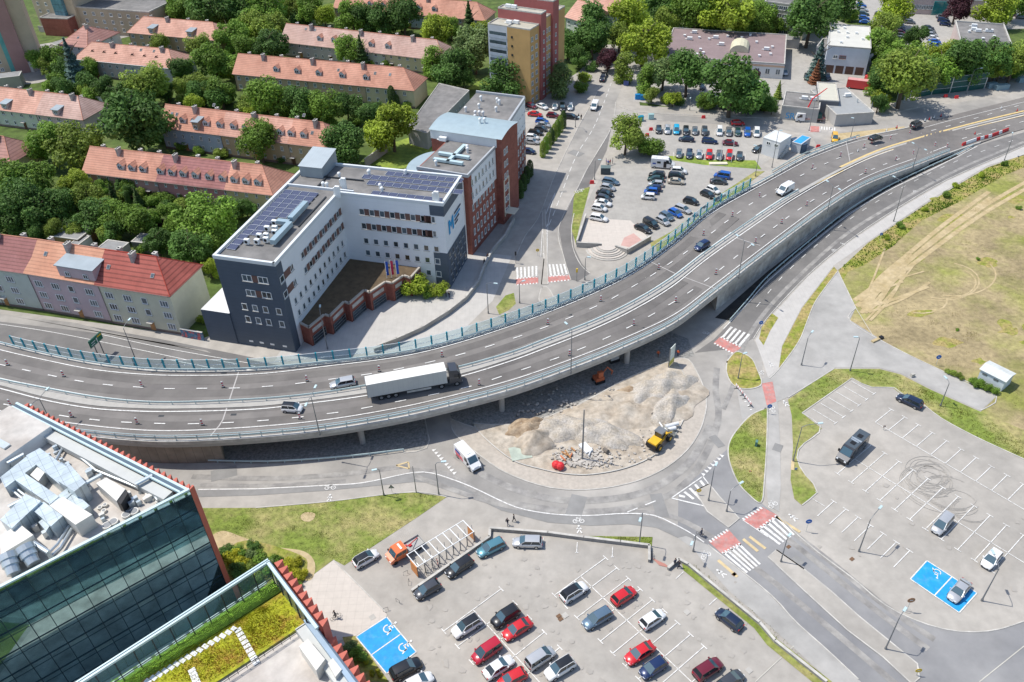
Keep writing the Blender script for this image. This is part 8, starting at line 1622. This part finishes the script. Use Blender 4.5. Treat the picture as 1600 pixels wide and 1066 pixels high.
# red and white water barriers
L = resample(catmull([PD(x, y) for x, y in ((1503, 228), (1525, 220), (1548, 214), (1575, 204))], 5), n=14)
for i in range(13):
    p, q = L[i], L[i + 1]; d = q - p; F = Frame(p, math.atan2(d.y, d.x)); b = MB(); w_ = d.length - .1
    b.mesh([F(0, -.25, .05), F(w_, -.25, .05), F(w_, .25, .05), F(0, .25, .05), F(0, -.1, .9), F(w_, -.1, .9), F(w_, .1, .9), F(0, .1, .9)], [(0, 1, 5, 4), (1, 2, 6, 5), (2, 3, 7, 6), (3, 0, 4, 7), (4, 5, 6, 7)])
    rd = i in (0, 4, 6, 8, 9, 11, 12); tag(b.build('water_barrier', redm if rd else whitep), uniq('%s plastic water barrier, %s from the ramp end in the chain' % ('red' if rd else 'white', nth(i))), 'barrier', 'red and white water barriers')
for i, (x, y) in enumerate(((1278, 231), (1335, 220), (1304, 193), (1358, 178), (1477, 152), (1494, 154), (1099, 185), (1011, 213), (1017, 204), (925, 287))):
    o = P(x, y); b = MB(); b.mesh([o + Vector(v) for v in ((-.6, -.35, .05), (.6, -.35, .05), (.6, .35, .05), (-.6, .35, .05), (-.5, -.12, .95), (.5, -.12, .95), (.5, .12, .95), (-.5, .12, .95))], [(0, 1, 5, 4), (1, 2, 6, 5), (2, 3, 7, 6), (3, 0, 4, 7), (4, 5, 6, 7)]); tag(b.build('road_barrier', redm), uniq('single red plastic barrier ' + ('beside the blue container', 'at the guard rail end by the yellow car', 'behind the crane truck', 'on the pavement before the corrugated workshop', 'left one below the green noise barrier', 'right one below the green noise barrier', 'on the cross street', 'lower one at the upper lot entrance', 'upper one at the upper lot entrance', 'beside the main street cycle path')[i]), 'barrier', 'single red barriers')
for i, (a, c) in enumerate((((1149, 606), (1160, 620)), ((1162, 622), (1173, 637)))):
    A, B = P(*a), P(*c); d = B - A; F = Frame(A, math.atan2(d.y, d.x)); r = root('road_closure', A, 0, uniq(('upper', 'lower')[i] + ' white striped closure board across the grey access road'), 'barrier'); b = MB()
    for k in range(8): b.box(d.length * k / 8, d.length * (k + 1) / 8, -.04, .04, .7, 1.1, F, k % 2)
    b.build('board', [whitep, mat('faded_red', (.6, .35, .33), .7)], r); b = MB()
    for k in (.3, d.length - .3): b.box(k - .05, k + .05, -.4, .4, 0, .12, F); b.box(k - .04, k + .04, -.04, .04, .1, .7, F)
    b.build('stand', black, r)
# ---------------------------------------------------------------- signs
def sign(base, h, label, col, shape='round', size=.35, ang=R_(-90), m2=None):
    o = P(*base); r = root('road_sign', o, 0, uniq(label), 'road sign'); b = MB(); b.tube([o, o + Vector((0, 0, h))], .04, 6); b.build('pole', steel, r)
    F = Frame(o + Vector((0, 0, h - size)), ang + math.pi / 2); b = MB()
    n = {'round': 14, 'square': 4, 'tri': 3}[shape]; ph = math.pi / 4 if shape == 'square' else (math.pi / 2 if shape == 'tri' else 0)
    V = [F(math.cos(2 * math.pi * i / n + ph) * size, -.06, math.sin(2 * math.pi * i / n + ph) * size) for i in range(n)] + [F(math.cos(2 * math.pi * i / n + ph) * size, -.03, math.sin(2 * math.pi * i / n + ph) * size) for i in range(n)]
    b.mesh(V, [tuple(range(n)), tuple(range(n, 2 * n))] + [(i, (i + 1) % n, n + (i + 1) % n, n + i) for i in range(n)], 0); b.box(-size * .4, size * .4, -.075, -.062, -.06, .06, F, 1); b.build('sign_plate', [col, m2 or whitep], r)
bl_ = mat('sign_blue', (.01, .12, .45), .5, var=0); yl_ = mat('sign_yellow', (.75, .5, .03), .5, var=0)
for base, h, lab, c, s, z in (((1259, 831), 3., 'blue round sign at the footpath beside the zebra crossing', bl_, 'round', .5), ((1374, 377), 2.4, 'small blue sign in the weeds along the curved footpath', bl_, 'square', .45), ((1462, 571), 2.6, 'blue round sign in the field beside the grey path', bl_, 'round', .5), ((1200, 647), 2.4, 'blue round sign at the tip of the grass median', bl_, 'round', .45), ((1187, 516), 2.4, 'blue sign on the verge above the right zebra crossing', bl_, 'round', .45), ((1431, 1056), 1.8, 'yellow and blue bollard sign at the end of the road median', yl_, 'round', .45), ((1091, 774), 1.6, 'yellow bollard sign on the splitter island', yl_, 'round', .4), ((613, 771), 2.2, 'back of a grey triangular sign beside the cycle path', greymetal, 'tri', .6), ((1416, 955), 3.2, 'round sign seen from behind at the lower lot bend', mat('sign_back', (.4, .22, .12), .6), 'round', .55), ((840, 400), 2., 'yellow-faced sign on the street island', yl_, 'round', .4), ((1380, 672), 1.2, 'low sign beside the camper van rear', mat('brown_sign', (.25, .14, .1), .6), 'square', .3), ((1243, 735), .7, 'small blue plate on the verge left of the marked lot', bl_, 'square', .3), ((1372, 742), .5, 'orange and blue marker lying on the grass median', orangem, 'square', .3)):
    if lab.startswith('orange'): base = (1172, 738)
    sign(base, h, lab, c, s, z)
b = MB(); F = Frame(P(1181, 697), 1.2); b.box(-.35, .35, -.2, .2, .1, 1.2, F); tag(b.build('cabinet', mat('cabinet_green', (.1, .22, .2), .6)), 'small white and green cabinet standing on the grass median', 'cabinet')
# green direction sign on the left
o = P(165, 562); r = root('direction_sign', o, 0, 'green direction sign with white lettering on twin posts at the local street', 'direction sign'); g_ = mat('sign_green', (.005, .16, .09), .5, var=.03)
a_ = P(141, 543, 3.6); c_ = P(160, 526, 3.6); d = c_ - a_; F = Frame((a_.x, a_.y, 0), math.atan2(d.y, d.x)); W_ = d.length
b = MB(); b.box(0, W_, -.05, .05, 3.2, 5., F, 0); b.box(.05, W_ - .05, -.065, -.052, 3.28, 3.32, F, 1); b.box(.05, W_ - .05, -.065, -.052, 4.88, 4.92, F, 1); b.box(W_ * .65, W_ * .95, -.07, -.052, 4.3, 4.65, F, 2); b.box(W_ * .55, W_ * .6, -.07, -.052, 3.4, 4.2, F, 1); b.mesh([F(W_ * .5, -.07, 4.2), F(W_ * .65, -.07, 4.2), F(W_ * .575, -.07, 4.5)], [(0, 1, 2)], 1); b.box(W_ * .1, W_ * .4, -.07, -.052, 3.6, 3.75, F, 1); b.box(W_ * .15, W_ * .45, -.07, -.052, 4.1, 4.25, F, 1); b.build('sign_panel', [g_, whitep, yl_], r)
b = MB(); 
for x in (W_ * .3, W_ * .7): b.box(x - .08, x + .08, .05, .2, 0, 4.8, F)
b.build('post', greymetal, r)
for i, (x, y) in enumerate(((175, 566), (215, 568))): pass
# traffic light like posts near the crossings
for base, h, lab in (((901, 440), 3.4, 'traffic light at the right end of the zebra crossing'), ((806, 412), 3.2, 'traffic light at the left kerb before the zebra crossing')):
    o = P(*base); r = root('traffic_light', o, 0, lab, 'traffic light'); b = MB(); b.tube([o, o + Vector((0, 0, h))], .06, 6); b.build('pole', greymetal, r); b = MB(); F = Frame(o, 0); b.box(-.18, .18, -.16, .16, h - .9, h, F); b.build('signal_head', [yl_ if 'right' in lab else black], r)
# ---------------------------------------------------------------- bike shelter
A, B = P(655, 903), P(742, 848); d = B - A; ang = math.atan2(d.y, d.x); LL = d.length; r = root('bike_shelter', A, ang, 'white-framed open bike shelter with orange end panels', 'bike shelter'); F = Frame(A, ang)
for k in range(9):
    b = MB(); x = LL * k / 8; b.box(x - .06, x + .06, 0, 3.0, 2.5, 2.62, F); b.box(x - .06, x + .06, 0.1, .22, 0, 2.5, F, 1); b.tube([F(x, .2, 1.4), F(x + .5, 1.4, 2.5)], .05, 5, 1); b.build('frame', [whitep, greymetal], r)
b = MB(); b.box(0, LL, 2.9, 3., 2.46, 2.56, F); b.box(0, LL, .1, .2, 2.4, 2.5, F); b.build('purlin', whitep, r)
for x in (-.15, LL + .05): b = MB(); b.box(x, x + .1, .1, 1.9, .2, 2.4, F); b.build('end_panel', mat('panel_orange', (.6, .25, .08), .6), r)
for i in range(9):
    o = F(.9 + i * 1.25, 1.6, .06); rr = root('bicycle_rack', o, ang, uniq('steel hoop bicycle rack in the shelter, %s from the lower left' % nth(i)), 'bike rack', 'hoop racks in the bike shelter'); b = MB(); G_ = Frame(o, ang); b.tube([G_(0, -.4, 0), G_(0, -.4, .75), G_(0, .4, .75), G_(0, .4, 0)], .035, 5); b.build('hoop', steel, rr)
def bicycle(o, ang, label, col, z=.06):
    o = Vector(o); r = root('bicycle', o, ang, uniq(label), 'bicycle'); F = Frame(o, ang)
    for x in (-.52, .52):
        b = MB(); b.tube([F(x + math.cos(2 * math.pi * i / 14) * .33, 0, .34 + math.sin(2 * math.pi * i / 14) * .33) for i in range(15)], .025, 4, 0, False); b.build('wheel', rubber, r)
    b = MB()
    for p, q in (((-.52, .34), (-.15, .8)), ((-.52, .34), (-.05, .34)), ((-.05, .34), (-.18, .9)), ((-.15, .75), (.38, .8)), ((-.05, .34), (.38, .8)), ((.38, .95), (.52, .34))): b.tube([F(p[0], 0, p[1]), F(q[0], 0, q[1])], .028, 5)
    b.build('bike_frame', col, r); b = MB(); b.tube([F(.36, -.25, .98), F(.4, 0, .95), F(.36, .25, .98)], .02, 5); b.build('handlebar', darkmetal, r); b = MB(); b.box(-.3, -.05, -.07, .07, .9, .95, F); b.build('saddle', black, r); return r
for i, (x, y, c) in enumerate(((665, 893, black), (684, 882, redm), (676, 887, steel))): bicycle(P(x, y, .06), 1.2 + ang, ('black', 'red', 'silver')[i] + ' bicycle parked in the shelter', c)
# ---------------------------------------------------------------- people
skin = mat('skin', (.5, .3, .22), .6, var=0)
def person(p, ang, top, leg, label, hair=(.05, .03, .02), pose='stand', z=.06, carry=None):
    o = P(*p, z) if not isinstance(p, Vector) else p; r = root('person', o, ang, uniq(label), 'person'); st_ = {'stand': (.0, .0), 'walk': (.28, .22), 'lean': (.05, .1), 'ride': (.1, .3)}[pose]
    sk_ = [((0, 0, .95), .13), ((0, 0, 1.18), .14), ((0, 0, 1.38), .15), ((0, 0, 1.5), .06), ((.02, 0, 1.58), .075), ((.02, 0, 1.70), .085),
           ((st_[0] * .5 + .03, .09, .52), .075), ((st_[0], .1, .08), .05), ((-st_[0] * .4 + .03, -.09, .52), .075), ((-st_[0], -.1, .08), .05), ((st_[0] + .14, .1, .04), .04), ((-st_[0] + .14, -.1, .04), .04),
           ((0, .2, 1.4), .06), ((-st_[1] * .5, .26, 1.14), .047), ((.08 - st_[1], .25, .92), .035), ((0, -.2, 1.4), .06), ((st_[1] * .5, -.26, 1.14), .047), ((.08 + st_[1], -.25, .92), .035), ((.12 - st_[1], .25, .84), .03), ((.12 + st_[1], -.25, .84), .03), ((0, .1, .88), .1), ((0, -.1, .88), .1)]
    ed = [(0, 1), (1, 2), (2, 3), (3, 4), (4, 5), (0, 20), (20, 6), (6, 7), (7, 10), (0, 21), (21, 8), (8, 9), (9, 11), (2, 12), (12, 13), (13, 14), (14, 18), (2, 15), (15, 16), (16, 17), (17, 19)]
    me = bpy.data.meshes.new('body'); me.from_pydata([q[0] for q in sk_], ed, []); ob = link(bpy.data.objects.new('body', me)); ob.parent = r
    mo = ob.modifiers.new('skin', 'SKIN'); 
    for i, q in enumerate(sk_): me.skin_vertices[0].data[i].radius = (q[1], q[1] * (1.25 if i in (1, 2) else 1)) if i in (0, 1, 2) else (q[1], q[1])
    me.skin_vertices[0].data[0].use_root = True
    ob.modifiers.new('sub', 'SUBSURF').levels = 1; ob.modifiers['sub'].render_levels = 1
    dg = bpy.context.evaluated_depsgraph_get(); ev = ob.evaluated_get(dg); nm = bpy.data.meshes.new_from_object(ev); ob.modifiers.clear(); ob.data = nm
    nm.materials.clear()
    for m_ in (mat('cloth_%d_%d_%d' % tuple(int(c * 99) for c in top), top, .85, var=.1), mat('trousers_%d_%d_%d' % tuple(int(c * 99) for c in leg), leg, .85, var=.1), skin, black): nm.materials.append(m_)
    for f in nm.polygons:
        c = f.center; f.material_index = 2 if (c.z > 1.5 or (abs(c.y) > .18 and c.z < .95)) else (3 if c.z < .09 else (1 if c.z < .95 else 0))
    b = MB(); F = Frame(o, ang); b.sphere(F(-.015, 0, 1.72), .1, 0, 10, 6, (1, 1, .95)); b.build('hair', mat('hair_%d' % int(hair[0] * 99), hair, .8, var=.1), r)
    if carry: b = MB(); b.box(-.3, -.12, -.17, .17, 1.05, 1.45, F); b.build('backpack', carry, r)
    return r
D_ = (.02, .02, .03)
person((793, 821), 1.2, D_, (.04, .05, .1), 'person in dark clothes standing on the pavement above the teal estate', pose='walk')
person((803, 815), -.3, (.03, .03, .04), D_, 'person in black walking on the pavement behind the low stone wall', pose='walk')
person((1054, 884), 2., (.06, .07, .1), (.1, .1, .12), 'left person in grey standing at the gap of the low wall', pose='stand')
person((1060, 887), .4, D_, D_, 'right person in dark clothes at the gap of the low wall', pose='walk')
person((1059, 573 - 16), 1., (.6, .12, .04), (.05, .05, .1), 'site worker in red-orange vest in the shade under the overpass', pose='stand'); 
person((1028, 558), 1., (.6, .12, .04), (.1, .04, .03), 'second site worker in orange by the far edge of the shaded cobbles', pose='walk')
person((578, 472), -1.2, (.62, .62, .62), D_, 'person in a white top before the brick entrance', pose='walk')
person((762, 406), 2., (.1, .04, .03), D_, 'person in brown near the parapet wall by the brick building', pose='walk'); person((757, 414), 2., D_, D_, 'person in black walking beside the parapet wall', pose='walk')
person((697, 464), .5, D_, D_, 'left dark-clothed person beside the round shrub at the office block', pose='stand'); person((702, 466), .9, D_, (.04, .04, .09), 'right dark-clothed person beside the round shrub at the office block', pose='stand')
for i, (x, y, c) in enumerate(((947, 257, (.2, .05, .3)), (950, 259, (.05, .1, .4)), (953, 258, (.5, .08, .08)), (957, 256, (.3, .3, .35)), (904, 186, D_), (908, 187, D_))):
    person((x, y), i, c, D_, ('person in purple, leftmost of the group above the dark bin', 'person in blue in the group above the dark bin', 'person in red in the group above the dark bin', 'person in grey, rightmost of the group above the dark bin', 'left of two dark figures on the pavement by the hedge', 'right of two dark figures on the pavement by the hedge')[i], pose='stand')
# cyclists: the bicycle is a thing, the rider another
o = P(525, 966, .07); bicycle(o, R_(35), 'dark city bicycle being ridden across the pale plaza', black); rp = person(o + Vector((.0, 0, .12)), R_(35), D_, (.03, .03, .05), 'cyclist in dark clothes riding across the pale plaza', pose='ride')
o = P(1095, 838, .06); bicycle(o, R_(-40), 'bicycle on the road just above the red crossing', black); person(o + Vector((0, 0, .12)), R_(-40), (.05, .06, .09), (.04, .05, .09), 'cyclist riding toward the red crossing', pose='ride')
o = P(1018, 871, .06); bicycle(o, R_(80), 'dark bicycle leaning at the wall gap of the lower lot', black)
# bollards, hoops, bins, planters by the plaza
for i, (x, y) in enumerate(((634, 898), (639, 912), (622, 942), (603, 955))):
    o = P(x, y); b = MB(); F = Frame(o, .5 + i); b.tube([F(-.35, 0, 0), F(-.35, 0, .8), F(.35, 0, .8), F(.35, 0, 0)], .03, 5); tag(b.build('hoop_bollard', darkmetal), uniq('thin black hoop bollard between plaza and lot, %s from the bike shelter' % nth(i)), 'bollard', 'hoop bollards beside the plaza')
b = MB(); F = Frame(P(946, 271), -.1); b.box(-1.3, 1.3, -.9, .9, 0, 1.9, F); b.box(-1.35, 1.35, -.95, .95, 1.9, 2.0, F, 1); tag(b.build('waste_container', [mat('bin_dark', (.05, .07, .08), .6), mat('bin_lid', (.12, .17, .17), .6)]), 'dark square waste container at the top left of the pale lot', 'container')
for i, (x, y, c) in enumerate(((1001, 189, (.01, .3, .45)), (996, 155, (.01, .25, .6)), (1004, 156, (.02, .22, .5)), (1017, 186, (.4, .6, .6)), (978, 133, (.1, .14, .4)))):
    b = MB(); F = Frame(P(x, y), 0); b.box(-.8, .8, -.6, .6, 0, 1.5, F); b.box(-.85, .85, -.65, .65, 1.5, 1.62, F, 1); tag(b.build('recycling_bin', [mat('bin_%d' % i, c, .5), mat('bin_top_%d' % i, tuple(q * .7 for q in c), .5)]), uniq(('teal bin at the corner of the upper lot', 'left blue bin under the trees by the street corner', 'right blue bin under the trees by the street corner', 'pale portable toilet-like cabin beside the teal bin', 'violet-blue box at the street corner under the tree')[i]), 'bin')
# utility boxes near the barrier top right
for i, (x, y, w_) in enumerate(((1544, 139, 3.2), (1556, 142, 4.6), (1592, 130, 4.))):
    b = MB(); F = Frame(P(x, y), .15); b.box(0, w_, 0, 1.6, 0, 1.6, F); tag(b.build('storage_box', mat('box_blue_grey', (.22, .32, .36), .6, var=.08)), uniq('blue-grey storage box right of the green noise barrier, %s from the left' % nth(i, 'first')), 'box', 'storage boxes at the noise barrier')
b = MB(); F = Frame(P(1425, 589), .3); b.box(-.35, .35, -.25, .25, 0, .8, F); tag(b.build('service_post', concrete), 'small concrete service post on the verge beside the path', 'post')
b = MB(); F = Frame(P(1370, 532), .5); b.box(-1.4, .6, -.3, .3, 0, .4, F); b.box(.8, 1.6, -.35, .35, 0, .5, F, 1); tag(b.build('kerb_stack', [dirt, black]), 'short stack of kerb stones left at the path corner', 'kerb stones')
